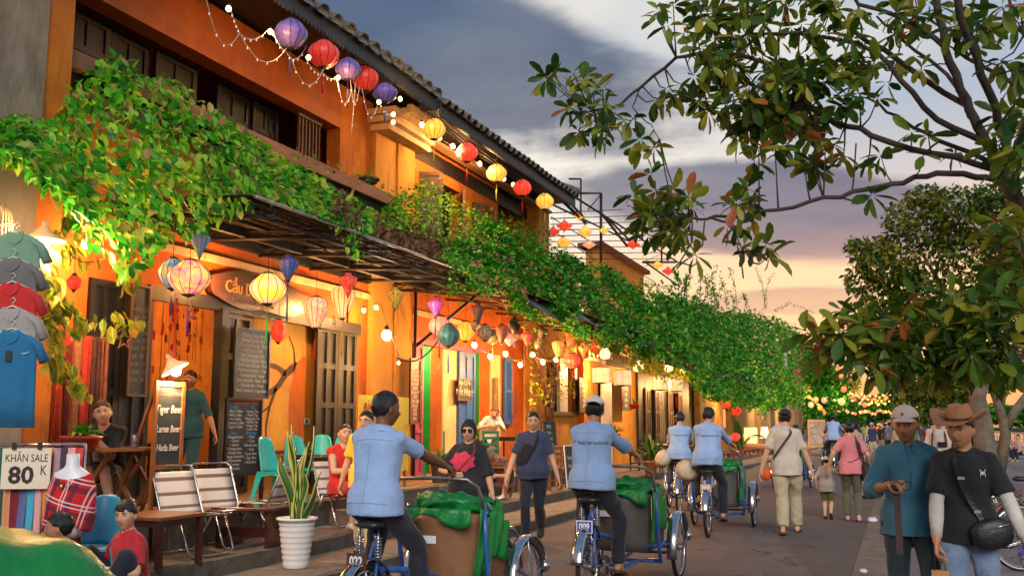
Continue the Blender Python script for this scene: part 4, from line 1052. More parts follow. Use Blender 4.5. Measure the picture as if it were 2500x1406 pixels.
def make_cyclo(label, loc, rz, plate, pm=PLATEB, tm=PLATEW, body=GREYV, hood='back', group='pedal cyclos rolling up the street', detail=True, s=1.0, sign=True):
    r = thing('cyclo', label, 'cyclo', loc, rz, group); FY = 1.82; TX = .47; R = .335
    wheel_parts(R, 0, 0, r, spokes=36); fender(r, R, 0, 0, .55, pi-.15)
    for sd in (-1, 1):
        wheel_parts(R, FY, sd*TX, r, spokes=32 if detail else 20); fender(r, R, FY, sd*TX, .25, pi+.25)
    # frame
    b = MB(); T = b.tube
    T([(0, .16, .86), (0, .20, .62), (0, .42, .30)], .021, 10); T([(0, .20, .62), (0, .8, .52), (0, 1.15, .42), (0, FY, .36)], .024, 10)
    T([(0, .42, .30), (0, 1.0, .24), (0, FY, .30)], .022, 10)
    for sd in (-1, 1):
        T([(sd*.055, 0, .335), (sd*.05, .05, .50), (sd*.02, .17, .80)], .012, 8); T([(sd*.055, 0, .335), (sd*.05, .22, .32), (sd*.02, .42, .30)], .012, 8)
        T([(sd*.37, 1.18, 1.02), (sd*.385, 1.18, .70), (sd*.385, 1.25, .36), (sd*.36, 1.42, .24), (sd*.2, 1.5, .22)], .019, 10)
        T([(sd*.385, 1.25, .40), (sd*.40, FY, .42), (sd*.36, 2.35, .24)], .016, 8)
    T([(-TX, FY, R), (TX, FY, R)], .016, 8); T([(-.36, 1.25, .40), (.36, 1.25, .40)], .018, 8); T([(-.37, 1.45, .22), (.37, 1.45, .22)], .016, 8)
    for i in range(4): T([(-.02-.09*i, .95+.02*i, .22), (-.08-.09*i, 1.42, .22)], .009, 6)
    for i in range(6): T([(.03+.012*i, .62+.14*i, .23), (.16, .70+.14*i, .23)], .008, 6)
    T([(.16, .60, .23), (.16, 1.45, .23)], .011, 6); T([(.0, .60, .23), (.16, .60, .23)], .011, 6)
    b.build('frame', CYBLUE, r)
    # seat, springs
    b = MB()
    rg = []
    for y, w, z, t in ((-.14, .06, .93, .02), (-.11, .105, .935, .03), (-.03, .115, .94, .035), (.06, .06, .935, .03), (.15, .028, .93, .022), (.18, .015, .925, .014)):
        rg.append([(w*cos(2*pi*j/14), .14+y, z+t*sin(2*pi*j/14)) for j in range(14)])
    b.rings(rg, True); b.build('saddle', SADDLE, r)
    for sd in (-1, 1):
        b = MB(); b.tube([(sd*.075+.026*cos(i*.8), .06+.026*sin(i*.8), .70+i*.0026) for i in range(60)], .0055, 5); b.tube([(sd*.075, .06, .68), (sd*.075, .06, .91)], .008, 6); b.build('seat_spring', CHROME, r)
    # number plate on a hook over the rear fender
    b = MB(); b.box((0, -.10, .70), (.155, .006, .115)); p = b.build('number_plate', PLATEW if pm is PLATEB else pm, r)
    b = MB(); b.box((0, -.1045, .70), (.135, .004, .095)); b.build('plate_face', pm, p)
    text(plate, p, (0, -.1085, .70), (pi/2, 0, 0), tm, .088, 'digits', bold=.003, sx=.78)
    b = MB(); b.tube([(0, -.10, .755), (0, -.12, .785), (0, -.06, .79), (0, -.0, .78)], .004, 6); b.build('plate_hook', CHROME, r)
    # crank, pedals, chain
    b = MB(); b.lathe([(.088, -.003), (.092, 0), (.088, .003)], 30); q = b.build('chainring', STEELP, r, (.06, .42, .30), (0, pi/2, 0))
    b = MB(); b.tube([(.07, .42, .30), (.085, .52, .19)], .011, 6); b.tube([(-.07, .42, .30), (-.085, .32, .41)], .011, 6); b.tube([(-.08, .42, .30), (.08, .42, .30)], .018, 8); b.build('crank', STEELP, r)
    for x, y, z in ((.145, .52, .19), (-.145, .32, .41)): b = MB(); b.box((x, y, z), (.10, .075, .022)); b.build('pedal', RUBBER, r)
    b = MB(); b.tube([(.06, .42, .39), (.045, 0, .375), (.045, -.045, .335), (.045, 0, .295), (.06, .42, .21)], .006, 5); b.build('chain', STEELP, r)
    # passenger seat: curved back panel, arms, cushion, foot board
    b = MB()
    def Pk(u, v):
        a = (u-.5)*2; x = a*.355; y = 1.17+.14*a*a; z = .34+.58*v
        return (x, y-.05*v+.02*v*v, z)
    b.grid(Pk, 15, 8); o = b.build('back_panel', body, r); o.modifiers.new('s', 'SOLIDIFY').thickness = .03
    for sd in (-1, 1):
        b = MB(); b.prism([(1.28, .36), (1.72, .40), (1.80, .66), (1.55, .74), (1.30, .92)], .025, x0=sd*.39-.0125); b.build('side_panel', body, r)
        b = MB(); b.tube([(sd*.40, 1.22, .98), (sd*.41, 1.40, .86), (sd*.41, 1.62, .78), (sd*.41, 1.84, .76), (sd*.41, 1.98, .66), (sd*.38, 2.1, .40)], .016, 8); b.build('arm_rail', CHROME, r)
    b = MB(); b.box((0, 1.5, .50), (.72, .50, .13)); o = b.build('seat_cushion', REDV, r); o.modifiers.new('b', 'BEVEL').width = .03
    b = MB(); b.box((0, 2.22, .245), (.62, .42, .03)); b.build('foot_board', BROWNW, r)
    b = MB(); b.tube([(-.36, 1.15, 1.02), (-.36, 1.08, 1.14), (-.30, 1.02, 1.20), (0, 1.00, 1.21), (.30, 1.02, 1.20), (.36, 1.08, 1.14), (.37, 1.16, 1.02), (.37, 1.18, .9)], .0145, 10); b.build('push_bar', STEELP, r)
    if sign: b = MB(); b.box((-.12, 1.118, .72), (.20, .004, .06)); b.build('label_strip', PLATEW, r)
    for sd in (-1, 1):    # hood hinge stays
        b = MB(); b.tube([(sd*.40, 1.30, .94), (sd*.42, 1.55, .70), (sd*.42, 1.80, .62)], .013, 6); b.tube([(sd*.40, 1.34, 1.0), (sd*.42, 1.62, .76), (sd*.42, 1.80, .62)], .010, 6); b.ball((sd*.42, 1.80, .62), .028, 8, 6); b.build('hood_stay', CHROME, r)
    # folded green hood, bunched over the seat back with a loose drape on the right
    rd = random.Random(int(loc[1]*10)); ph = [rd.uniform(0, 6) for _ in range(8)]
    b = MB(); N = 46; rg = []
    for i in range(N):
        u = i/(N-1); a = pi*(u)*1.0; x = -cos(a)*.43; y = 1.16+.46*(1-sin(a))**1.2*.9 if hood == 'back' else 1.16; z = .97+.05*sin(a)-.05*(1-sin(a))
        ring = []
        for j in range(18):
            t = 2*pi*j/18; rr = .056+.014*sin(5*t+ph[0]+u*14)+.010*sin(9*t+u*31+ph[1])+.012*sin(u*40+ph[2]+2*t)
            if i in (0, N-1): rr *= .3
            ring.append((x+rr*cos(t)*.35*(-cos(a)), y+rr*cos(t)*1.1, z+rr*sin(t)*1.15))
        rg.append(ring)
    b.rings(rg, True)
    if hood != 'none': b.build('hood', GREENF, r)
    for sd, L in ((1, .52), (-1, .22)):
        b = MB()
        def Pd(u, v):
            y = 1.10+.55*u; z = .96-.08*u-v*L*(1-.45*u)-.04*sin(u*9+ph[3]); x = sd*(.43+.022*sin(u*26+v*3+ph[4])+.018*sin(u*13+ph[5])*v+.02*(1-v))
            return (x, y-.10*v*(1-u), z)
        b.grid(Pd, 26, 10); o = b.build('hood_drape', GREENF, r); o.modifiers.new('s', 'SOLIDIFY').thickness = .006
    b = MB()
    def Pd(u, v):
        x = -.38+.76*u; z = .97-v*(.10+.05*sin(u*7+ph[6])); y = 1.08-.02*v+.018*sin(u*22+v*2+ph[7])
        return (x, y, z)
    b.grid(Pd, 28, 5); o = b.build('hood_flap', GREENF, r); o.modifiers.new('s', 'SOLIDIFY').thickness = .006
    b = MB(); b.lathe([(.05, 0), (.055, .03), (.02, .06)], 12); b.build('lamp', CHROME, r, (.50, 2.12, .42), (-pi/2, 0, 0))
    for c in r.children:
        if c.name.split('.')[0] in ('back_panel', 'side_panel', 'seat_cushion', 'arm_rail', 'hood', 'hood_drape', 'hood_flap', 'hood_stay'): c.scale = (.82, 1, 1)
    r.scale = (s, s, s)
    return r
def driver(label, cy_loc, rz, s=1.0, sk='tan', lean=16, head=(0, 0), hat=None, hand=1.0, vox=.010, sleeve='rolled', shirt=None, txt=True, feet=(.41, .19), hunch=.25, hands=None, hair=('short', None), face=False, shoe=('flip', SOLE), tsize=.034, hem=-.09):
    h = hands or ((-.27, .83, 1.20), (.27, .83, 1.20))
    P = person(label, cy_loc, rz, s, sk, pelvis=(0, .13, 1.02), lean=lean, hunch=hunch, feetL=(-.145, .29, feet[0]+.10), feetR=(.145, .48, feet[1]+.10),
               handL=h[0], handR=h[1], head=head, kneeL=(-.25, 1, .3), kneeR=(.25, 1, .3), elbL=(-.35, -.4, -1), elbR=(.35, -.4, -1), top='t', topm=shirt or SHIRTBLUE,
               sleeve=sleeve, hem=hem, hat=hat, hair=hair, vox=vox, curl=(1.0, 1.0), palmL=(0, 0, -1), palmR=(0, 0, -1), shoe=shoe, group='cyclo drivers in pale blue shirts', face=face, shirtw=1.06, toe=(-12, -12))
    tree = BVHTree.FromPolygons([v.co for v in P['shirt'].data.vertices], [f.vertices for f in P['shirt'].data.polygons])
    for nm, t_, xr, r_ in (('yoke_seam', .415, .13, .0022), ('hem_seam', .0, .16, .0020), ('centre_pleat', None, 0, .0018)):
        pts = []
        for i in range(25):
            u = i/24; x, tt_ = (-xr+2*xr*u, t_+.012*cos(pi*(u-.5))) if t_ is not None else (.0, .40-.38*u); o = bp(P, tt_, x, 0); h = tree.ray_cast(o+Vector((0, -1, 0)), Vector((0, 1, 0)))
            if h[0]: pts.append(h[0]+Vector((0, -.0005, 0)))
        if len(pts) > 3: MB().tube(pts, r_, 4).build(nm, mat('seam_blue', (.17, .27, .46), .9), P['root'])
    if txt:
        # printed motto across the back, in the figure's own frame
        project_text(P, 'NHÂN TÌNH THUẦN HẬU', .335, .045, tsize, PRINT, bold=.0008, sx=.66)
        project_text(P, 'Hội An', .352, -.115, tsize*.9, PRINT, shear=.3, sx=.9)
    return P
# ================================================================ cyclos and their drivers
def gz(px, py, x, z):     # ground spot under a point seen at (px,py) on the plane x
    p = on_x(px, py, x); return (p.x, p.y, z)
def gk(px, py, k, z):
    p = at_d(px, py, k); return (p.x, p.y, z)
C022 = (-3.24, 5.80, 0); C009 = (-2.53, 8.42, 0); C068 = (-2.47, 13.90, 0); C067 = (-3.52, 17.13, 0)
make_cyclo('cyclo with plate 022 and folded green hood, nearest whole cyclo', C022, radians(-2), '022', BROWNW, PLATEW, BROWNV, s=.93)
make_cyclo('cyclo with blue plate 009 under the driver in a white cap', C009, radians(0), '009', s=.93)
make_cyclo('cyclo with plate 068, right of the cyclo with plate 067', C068, radians(2), '068', mat('plate_peach', (.70, .42, .28), .5), PLATEW, s=.95)
make_cyclo('cyclo with blue plate 067, left of the cyclo with plate 068', C067, radians(3), '067', detail=False, s=.95)
make_cyclo('cyclo half hidden behind the man in the cream tee', (-2.55, 24.2, 0), radians(-2), '041', detail=False, sign=False, s=.95)
make_cyclo('distant cyclo beside the woman in the pink tee', (-1.98, 34.6, 0), 0, '015', detail=False, sign=False)
make_cyclo('farthest cyclo, ahead of the woman in pink', (-1.78, 46.5, 0), 0, '027', detail=False, sign=False)
NAVYT = cloth('navy_marl', (.035, .050, .11), var=.5, vscale=90)
driver('man in short-sleeved pale blue shirt pedalling the cyclo with plate 022, dark arm stretched out', C022, radians(-2), .98, 'dark', lean=5, head=(-28, -4), sleeve='short', vox=.008,
       hands=((-.24, .83, 1.19), (.27, .84, 1.19)), txt=False, hunch=.15, hem=-.08)
driver('man in white cap and pale blue shirt pedalling the cyclo with plate 009', C009, radians(0), 1.0, 'mid', lean=6, head=(12, -8), hat=('backcap', WHITEC), vox=.009, hunch=.2, hem=-.07)
driver('black-haired driver of the cyclo with plate 068, pale blue shirt', C068, radians(2), 1.02, 'tan', lean=16, head=(-16, -10), vox=.012, hair=('short', None), tsize=.030)
driver('driver of the cyclo with plate 067, pale blue shirt, head bowed', C067, radians(3), 1.0, 'tan', lean=12, head=(-10, -12), vox=.014, tsize=.028)
driver('driver in pale blue shirt hidden behind the man in the cream tee', (-2.55, 24.2, 0), 0, 1.02, 'tan', vox=.018, txt=False, head=(0, 0))
driver('driver in pale blue shirt on the distant cyclo behind the woman in pink', (-1.98, 34.6, 0), 0, 1.10, 'dark', vox=.018, txt=False)
driver('driver in pale blue shirt on the farthest cyclo', (-1.78, 46.5, 0), 0, 1.06, 'tan', vox=.02, txt=False)
# conical hats hung on the cyclos
HATM = mat('pale_straw', (.62, .50, .36), .8, var=.3, vscale=20, bump=.2)
for lb, lo, rt in (('pale conical hat hanging from the left side of the cyclo 068', (-2.78, 14.15, .88), (1.2, 0, .3)), ('small pale hat hanging on the left side of the cyclo 067', (-3.80, 17.2, .95), (1.2, 0, -.4))):
    b = MB(); b.lathe([(.17, 0), (.10, .07), (.012, .13)], 24); o = b.build('hat', HATM, None, lo, rt); o.modifiers.new('s', 'SOLIDIFY').thickness = .004; tag(o, lb, 'hat')

# foreground cyclo cut by the left edge
CFG = (-3.98, 1.60, 0)
cf = make_cyclo('nearest cyclo at lower left with green and yellow hood', CFG, radians(-14), '', GREYV, PLATEW, GREYV, s=1.04, group='pedal cyclos rolling up the street', hood='none')
YLW = mat('yellow_print', (.70, .58, .03), .5, var=.2)
b = MB()
def Ph(u, v):
    e = max(abs(2*u-1), abs(2*v-1))**7; x = (-.56+1.12*u)*(1+.05*e); y = .92+1.15*v; z = 1.03+.06*sin(pi*v)-.08*(2*u-1)**2+.014*sin(u*17+v*9)+.012*sin(v*23+u*5)-.13*v*v-.55*e
    return (x, y, z)
b.grid(Ph, 24, 16, smooth=True)
mi = []
for i in range(23):
    for j in range(15): mi.append(1 if (i in (7, 8, 10, 17) and j == 3) or (i in (12, 13) and j == 1) else 0)
b.m = mi; o = b.build('hood_top', [GREENF, YLW], cf); o.modifiers.new('s', 'SOLIDIFY').thickness = .02
driver('driver mostly outside the left edge, bare arm on the nearest cyclo bar', CFG, radians(-14), 1.04, 'dark', lean=14, txt=False, sleeve='short', hands=((-.26, .98, 1.24), (.40, 1.0, 1.20)), vox=.009)

# ================================================================ people on foot
CREAMT = cloth('cream_tee', (.60, .52, .42)); KHAKI = cloth('khaki', (.50, .42, .27)); OLIVE = cloth('olive', (.11, .105, .06)); PINKT = cloth('pink_tee', (.72, .22, .25))
TEALS = cloth('teal_shirt', (.045, .17, .25), var=.1, bump=.25); DARKT = cloth('dark_teal_trousers', (.018, .030, .038)); DENIM = cloth('denim', (.10, .16, .27), var=.5, vscale=7, col2=(.22, .30, .42))
REDT = cloth('red_vest', (.62, .022, .012)); YEL = cloth('yellow_polo', (.80, .55, .03)); REDTEE = cloth('red_tee', (.50, .015, .02)); GREY = cloth('grey_tee', (.33, .29, .25))
CAMO = cloth('camouflage', (.03, .12, .04), var=.9, vscale=22, col2=(.14, .07, .02)); LEATHER = mat('black_leather', (.014, .013, .015), .35, bump=.3, bscale=30, var=.3); BRLEATH = mat('brown_leather', (.05, .022, .016), .45, bump=.2)
def walk(label, loc, rz, s, sk, **kw):
    a = dict(top='t', botm=NAVY, shoe=('shoe', BLACKC), face=False); a.update(kw); return person(label, loc, rz, s, sk, **a)
STRIDE = dict(feetL=(-.08, .22, .09), feetR=(.09, -.24, .13), toe=(8, -22))
# teal shirt and cowboy hat, walking towards us
p = walk('man in teal shirt and pale cap looking down at the glasses in his hand', (.055, 7.16, 0), radians(183), .97, 'mid', topm=TEALS, botm=DARKT, hat=('cap', mat('cap_peach', (.66, .50, .42), .8, var=.1, bump=.15)),
         face=True, vox=.0062, cvox=.008, handR=(.13, .34, 1.17), elbR=(.9, -.6, -1.0), handL=(-.24, .06, .78), sleeve='rolled', head=(-10, -9), curl=(.5, .95), palmR=(-.4, 0, -.9), hem=-.11, feetL=(-.12, .1, .09), feetR=(.11, -.15, .12), loose=1.0, lean=2, belly=.02, shirtw=1.0)
sp = p['haR']; g = MB()
for sd in (0, 1): g.torus((sp.x-.03-.055*sd, sp.y+.10, sp.z+.0), .026, .0025, 'Y', 20, 5)
g.tube([(sp.x-.06, sp.y+.10, sp.z), (sp.x-.02, sp.y+.10, sp.z)], .003, 5); g.tube([(sp.x-.11, sp.y+.10, sp.z), (sp.x-.12, sp.y+.02, sp.z+.07)], .003, 5); g.tube([(sp.x, sp.y+.10, sp.z), (sp.x+.01, sp.y+.02, sp.z+.06)], .003, 5)
g2 = thing('glasses', 'thin dark glasses held up by the man in the teal shirt', 'glasses', p['root'].location, radians(183)); g.build('frame', BLACK, g2)
b = MB(); b.box((sp.x-.03, sp.y+.04, sp.z-.22), (.040, .008, .40)); b.build('strap_end', BRLEATH, p['root'])
for dz in (.02, .045): b = MB(); b.torus((sp.x+.012, sp.y-.045, sp.z), .036, .008, 'Y', 20, 6); o = b.build('bracelet', mat('bracelet_cord', (.10, .05, .12), .6), p['root']) if dz == .02 else None
b = MB()
for i in range(6): b.ball(bp(p, .40-i*.085, 0, .140 if i > 3 else .134), .006, 8, 5)
b.build('buttons', mat('button_teal', (.03, .12, .18), .3), p['root'])['kind'] = 'stuff'
b = MB(); b.tube([bp(p, .47-.1*i, 0, .125) for i in range(7)], .004, 4); b.build('placket', TEALS, p['root'])
for sd in (-1, 1):
    b = MB(); q = [bp(p, .52, sd*.028, .062), bp(p, .50, sd*.085, .035), bp(p, .425, sd*.080, .105), bp(p, .45, sd*.022, .112)]
    b.add(q+[v+Vector((0, .006, .002)) for v in q], [(0, 1, 2, 3), (7, 6, 5, 4), (0, 4, 5, 1), (1, 5, 6, 2), (2, 6, 7, 3), (3, 7, 4, 0)]); b.build('collar_point', TEALS, p['root'])
b = MB(); c = p['HM'] @ Vector((.003, .104, .087)); b.ball(c, (.010, .004, .010), 8, 5); b.build('badge', mat('badge', (.35, .08, .03), .5), p['root'])

p = walk('man in tan cowboy hat, black tee and ripped jeans walking towards us', (.38, 6.95, 0), radians(180), .95, 'tan', topm=BLACKC, botm=DENIM, hat=('cowboy', mat('tan_felt', (.46, .20, .085), .75, var=.15, bump=.15, bscale=60)),
         face=True, vox=.0062, cvox=.008, handL=(-.34, .20, .80), handR=(.20, .22, .84), sleeve='short', head=(-24, -7), curl=(.9, .6), hem=-.10, feetL=(-.12, -.1, .12), feetR=(.12, .12, .09), loose=1.1, shirtw=1.0, elbL=(-1.2, -.4, -.2), elbR=(1.0, -.6, -.2), lean=4)
SLV = cloth('white_arm_sleeve', (.66, .60, .55))
for el, ha, sh in ((p['elL'], p['haL'], p['shL']), (p['elR'], p['haR'], p['shR'])):
    b = MB(); b.tube([sh+(el-sh)*.6, el-(el-sh)*.06, el, el+(ha-el)*.08, el+(ha-el)*.4, el+(ha-el)*.9], [.049, .043, .043, .044, .043, .031], 16); o = b.build('arm_sleeve', SLV, p['root'])
strap(p, [(.50, .060, .05), (.42, .060, .150), (.25, .01, .160), (.10, -.06, .160), (.0, -.11, .172)], LEATHER, .030)
for t, x in ((.33, .030), (.12, -.055)): b = MB(); b.box(tuple(bp(p, t, x, .170)), (.040, .006, .018)); b.build('buckle', CHROME, p['root'])
o = bag(p, (-.02, -.13, .185), (.24, .10, .19), LEATHER, .2, tilt=.25); b = MB(); c = bp(p, .025, -.15, .238); b.tube([c+Vector((-.07, 0, .03)), c+Vector((.05, 0, -.005))], .004, 5); b.build('zip', CHROME, p['root'])
# white emblem on the chest: small eight-legged mark
b = MB(); c = bp(p, .36, -.100, .133)
b.ball(c, (.006, .002, .012), 8, 6)
for i, a in enumerate((35, 65, 115, 145)):
    for sd in (-1, 1):
        k = radians(a); b.tube([c, c+Vector((sd*.012, .001, .010*cos(k)+.002)), c+Vector((sd*(.014), .001, .024*cos(k)*1.2))], .0022, 5)
b.build('emblem', WHITEP, p['root'])
RIP = mat('frayed_denim', (.45, .42, .40), .9, var=.5, vscale=40)
hb = p['haR']
pb = thing('paper_bag', 'small brown paper bag hanging from the hand of the hat man', 'paper bag', p['root'].location, radians(180))
b = MB(); b.box((hb.x-.01, hb.y+.03, hb.z-.24), (.10, .05, .14)); o = b.build('body', mat('kraft_paper', (.50, .24, .08), .8, var=.2, bump=.2), pb)
for sd in (-1, 1): b = MB(); b.tube([(hb.x-.04, hb.y+.03+sd*.02, hb.z-.17), (hb.x-.035, hb.y+.03, hb.z-.07), (hb.x+.015, hb.y+.03, hb.z-.07), (hb.x+.02, hb.y+.03+sd*.02, hb.z-.17)], .0025, 4); b.build('handle', BROWNW, pb)
hl = p['haL']; pb = thing('water_bottle', 'small clear water bottle held low by the hat man', 'bottle', p['root'].location, radians(180))
b = MB(); b.lathe([(.004, 0), (.030, .003), (.031, .05), (.027, .07), (.031, .09), (.030, .14), (.012, .17), (.012, .18)], 16); b.build('body', mat('clear_plastic', (.55, .60, .75), .12, trans=.6), pb, (hl.x-.0, hl.y+.05, hl.z-.14), (.9, .2, 0))
b = MB(); b.lathe([(.0315, .045), (.0315, .10)], 16, cap=False); b.build('label', mat('bottle_label', (.10, .10, .50), .4), pb, (hl.x, hl.y+.05, hl.z-.14), (.9, .2, 0))

# cream tee man, child, woman in pink (backs to us)
p = walk('man in cream tee and black cap seen from behind, bag strap across his back', (-1.50, 14.85, 0), radians(2), 1.035, 'light', topm=CREAMT, botm=KHAKI, hat=('backcap', BLACKC), hem=-.15, handL=(-.34, -.02, .84), handR=(.34, .10, .80), feetL=(-.06, -.25, .10), feetR=(.10, .22, .09), toe=(-14, 6), shoe=('flip', BRLEATH), legw=1.25, vox=.011, loose=1.15, head=(0, -6), shirtw=1.04, elbL=(-1.2, -.3, 0), elbR=(1.2, -.5, 0))
strap(p, [(.48, .07, -.05), (.42, .08, -.135), (.25, -.04, -.160), (.10, -.15, -.135), (.06, -.18, -.05)], BRLEATH, .035)
b = MB(); b.ball(p['haL']+Vector((.06, .0, -.06)), (.075, .05, .085), 14, 10); o = b.build('pouch', mat('orange_pouch', (.72, .09, .012), .7, bump=.3), p['root'])
p = walk('small child in grey tee, camouflage shorts and pale cap', (-1.12, 17.3, 0), radians(-4), .62, 'light', topm=GREY, botm=CAMO, bottom='shorts', hat=('backcap', CREAMT), vox=.010, handL=(-.26, .0, .85), handR=(.42, .0, 1.05), feetL=(-.08, .05, .09), feetR=(.10, -.18, .16), toe=(0, -35), belly=.03, hem=-.17, loose=1.15, fat=.15, leglen=.92, pelvis=(0, 0, .88))
p = walk('woman in pink tee and olive trousers seen from behind beside the child', (-.72, 17.05, 0), radians(4), .93, 'light', topm=PINKT, botm=OLIVE, hair=('bun', None), fem=1.0, vox=.011, handL=(-.36, .02, .92), handR=(.27, .1, .95), feetL=(-.09, .10, .09), feetR=(.09, -.12, .10), shoe=('flip', mat('violet_rubber', (.08, .05, .30), .5)), head=(0, -6), legw=1.05)
b = MB()
for t_ in range(7): a = pi*t_/6; b.tube([p['HM'] @ head_pt(pi/2-a*1.0-.0, .55, .010), p['HM'] @ head_pt(pi/2-a-.25, .62, .012)], .02, 6)
rg = []
for lat, o_ in ((.75, .012), (.62, .022), (.42, .022), (.30, .012)): rg.append([p['HM'] @ head_pt(2*pi*j/28, lat+.10*cos(2*pi*j/28), o_) for j in range(28)])
b = MB(); b.rings(rg, False); b.build('headscarf', mat('patterned_scarf', (.20, .16, .30), .8, var=.7, vscale=60, col2=(.04, .04, .10)), p['root'])
strap(p, [(.50, .10, .0), (.42, .12, -.12), (.25, .17, -.12), (.05, .22, -.06)], BRLEATH, .075)
bag(p, (-.10, .24, -.02), (.15, .28, .32), mat('dark_bag', (.020, .018, .018), .8), name='shoulder_bag')
strap(p, [(.10, -.15, -.08), (.08, 0, -.145), (.16, .16, -.08)], BRLEATH, .014)

# passers-by between the cyclos
p = walk('man in navy tee and glasses with black sling bag walking on the road', (-4.42, 12.3, 0), radians(194), 1.0, 'light', topm=NAVYT, botm=NAVY, face=True, vox=.009, handL=(-.34, .0, .78), handR=(.32, .16, .85), head=(6, -2), feetL=(-.06, -.40, .22), feetR=(.08, .10, .09), toe=(-30, 5), fat=.25, belly=.03, hem=-.10, shoe=('shoe', BLACKC), loose=1.15, palmR=(-.5, 0, -.8))
strap(p, [(.50, -.065, .04), (.42, -.075, .135), (.28, -.02, .165), (.16, .06, .160), (.10, .12, .13)], BLACKC, .045)
bag(p, (.20, .10, .155), (.17, .07, .32), BLACKC, -.2, name='sling_bag', tilt=-.45)
GL = mat('glass_lens', (.04, .02, .03), .08); 
def specs(P, m, r=.019, thin=True, name='glasses'):
    b = MB(); HM = P['HM']
    for sd in (-1, 1):
        c = Vector((sd*.031, .098, .010)); pts = [HM @ (c+Vector((r*cos(a), -.006*abs(sd*cos(a)+0)*0, r*.8*sin(a)))) for a in [2*pi*j/14 for j in range(14)]]
        if thin: b.tube(pts, .0016*P['hs'], 4, closed=True)
        else: b.add([HM @ c]+pts, [(0, 1+j, 1+(j+1) % 14) for j in range(14)]); b.tube(pts, .002*P['hs'], 4, closed=True)
        b.tube([HM @ (c+Vector((sd*r, 0, .004))), HM @ Vector((sd*.078, .06, .014)), HM @ Vector((sd*.080, -.01, .008))], .0016*P['hs'], 4)
    b.tube([HM @ Vector((-.012, .099, .014)), HM @ Vector((.012, .099, .014))], .0016*P['hs'], 4); return b.build(name, m, P['root'])
specs(p, STEELP)
p = walk('woman in sunglasses and black top with big pink flower print', gk(1145, 1150, 9.7, .1), radians(192), .865, 'light', topm=cloth('sheer_black', (.014, .014, .018)), botm=NAVY, face=True, vox=.0085, fem=1.0, sleeve='elbow', handL=(-.30, .16, .86), handR=(.12, .26, 1.10), hair=('bob', None), head=(0, -2), elbR=(1, -.4, -.4), loose=1.35, fat=.3, hem=-.12, curl=(.4, .9), feetL=(-.1, .15, .09), feetR=(.1, -.15, .1))
specs(p, GL, .026, False, 'sunglasses'); b = MB(); c = bp(p, .30, .045, .0)
tree = BVHTree.FromPolygons([v.co for v in p['shirt'].data.vertices], [f.vertices for f in p['shirt'].data.polygons])
vs = []; 
for r_ in (0, .03, .06, .09, .12):
    for j in range(28):
        a = 2*pi*j/28; q = c+Vector(((r_*(1+.12*cos(7*a)))*cos(a), 1, (r_*(1+.12*cos(7*a)))*sin(a)*.75)); h = tree.ray_cast(q, Vector((0, -1, 0))); vs.append((h[0]+Vector((0, .003, 0))) if h[0] else q-Vector((0, .87, 0)))
b.add(vs, [(k*28+j, k*28+(j+1) % 28, (k+1)*28+(j+1) % 28, (k+1)*28+j) for k in range(4) for j in range(28)]); b.build('flower_print', mat('pink_flower', (.80, .06, .13), .8, var=.6, vscale=30, col2=(.55, .02, .06)), p['root'])
strap(p, [(.50, -.06, .05), (.40, -.09, .16), (.28, .02, .185), (.2, .1, .17)], mat('red_strap', (.35, .02, .02), .6), .016)
p = walk('man in yellow and white polo with brown shoulder bag, half hidden by the driver', gk(893, 1180, 11.0, .1), radians(196), .93, 'light', topm=YEL, botm=KHAKI, face=True, vox=.011, handR=(.33, -.08, .80), handL=(-.25, .1, .85), head=(-10, 0), feetL=(-.1, .2, .09), feetR=(.1, -.2, .1)); specs(p, BLACK)
b = MB(); rg = [[bp(p, t, w*cos(2*pi*j/20), d*sin(2*pi*j/20)) for j in range(20)] for t, w, d in ((-.135, .212, .165), (-.0, .207, .160), (.13, .185, .145))]; b.rings(rg, False); b.build('white_band', WHITEC, p['root'])
bag(p, (-.05, -.20, .10), (.12, .22, .24), BRLEATH); strap(p, [(.50, .06, .05), (.35, .0, .15), (.15, -.12, .17), (.05, -.17, .14)], BRLEATH, .03)

# seated and leaning people at the cafes
p = person('young man in red vest seated on a folding chair, hand at his chin', gz(838, 1180, -6.62, .24), radians(-118), 1.05, 'light', pelvis=(0, 0, .46), lean=-12, hunch=.55, feetL=(-.15, .50, .09), feetR=(.15, .45, .09), handL=(-.06, .30, .98), handR=(.10, .36, .68), head=(-14, 4),
           top='t', topm=REDT, sleeve='none', bottom='shorts', botm=REDT, hair=('crop', HAIRBR), face=True, vox=.010, shoe=('shoe', WHITEC), hem=-.07, palmL=(0, -.4, .9), elbL=(-.5, .3, -1))
p = person('young man in black printed tee leaning on the wooden table, smiling', gz(262, 1120, -7.75, .55), radians(-150), 1.04, 'light', pelvis=(0, 0, .46), lean=16, hunch=.5, feetL=(-.16, .40, .09), feetR=(.16, .35, .09), handL=(.02, .44, .80), handR=(.16, .44, .80), head=(14, 4),
           top='t', topm=BLACKC, sleeve='short', bottom='shorts', botm=OLIVE, hair=('short', HAIRBR), face=True, vox=.009, hem=-.07, palmL=(0, 0, -1), palmR=(0, 0, -1), elbL=(-.5, -.4, -1), elbR=(.5, -.4, -1), shoe=('shoe', BLACKC))
b = MB(); tree = BVHTree.FromPolygons([v.co for v in p['shirt'].data.vertices], [f.vertices for f in p['shirt'].data.polygons]); vs = []
for i in range(9):
    for j in range(8):
        q = bp(p, .10+.24*j/7, -.10+.20*i/8, .6); dr = -(p['frame'](.2) @ Vector((0, 1, 0))); h = tree.ray_cast(q, dr); vs.append((h[0]-dr*.003) if h[0] else q+dr*.48)
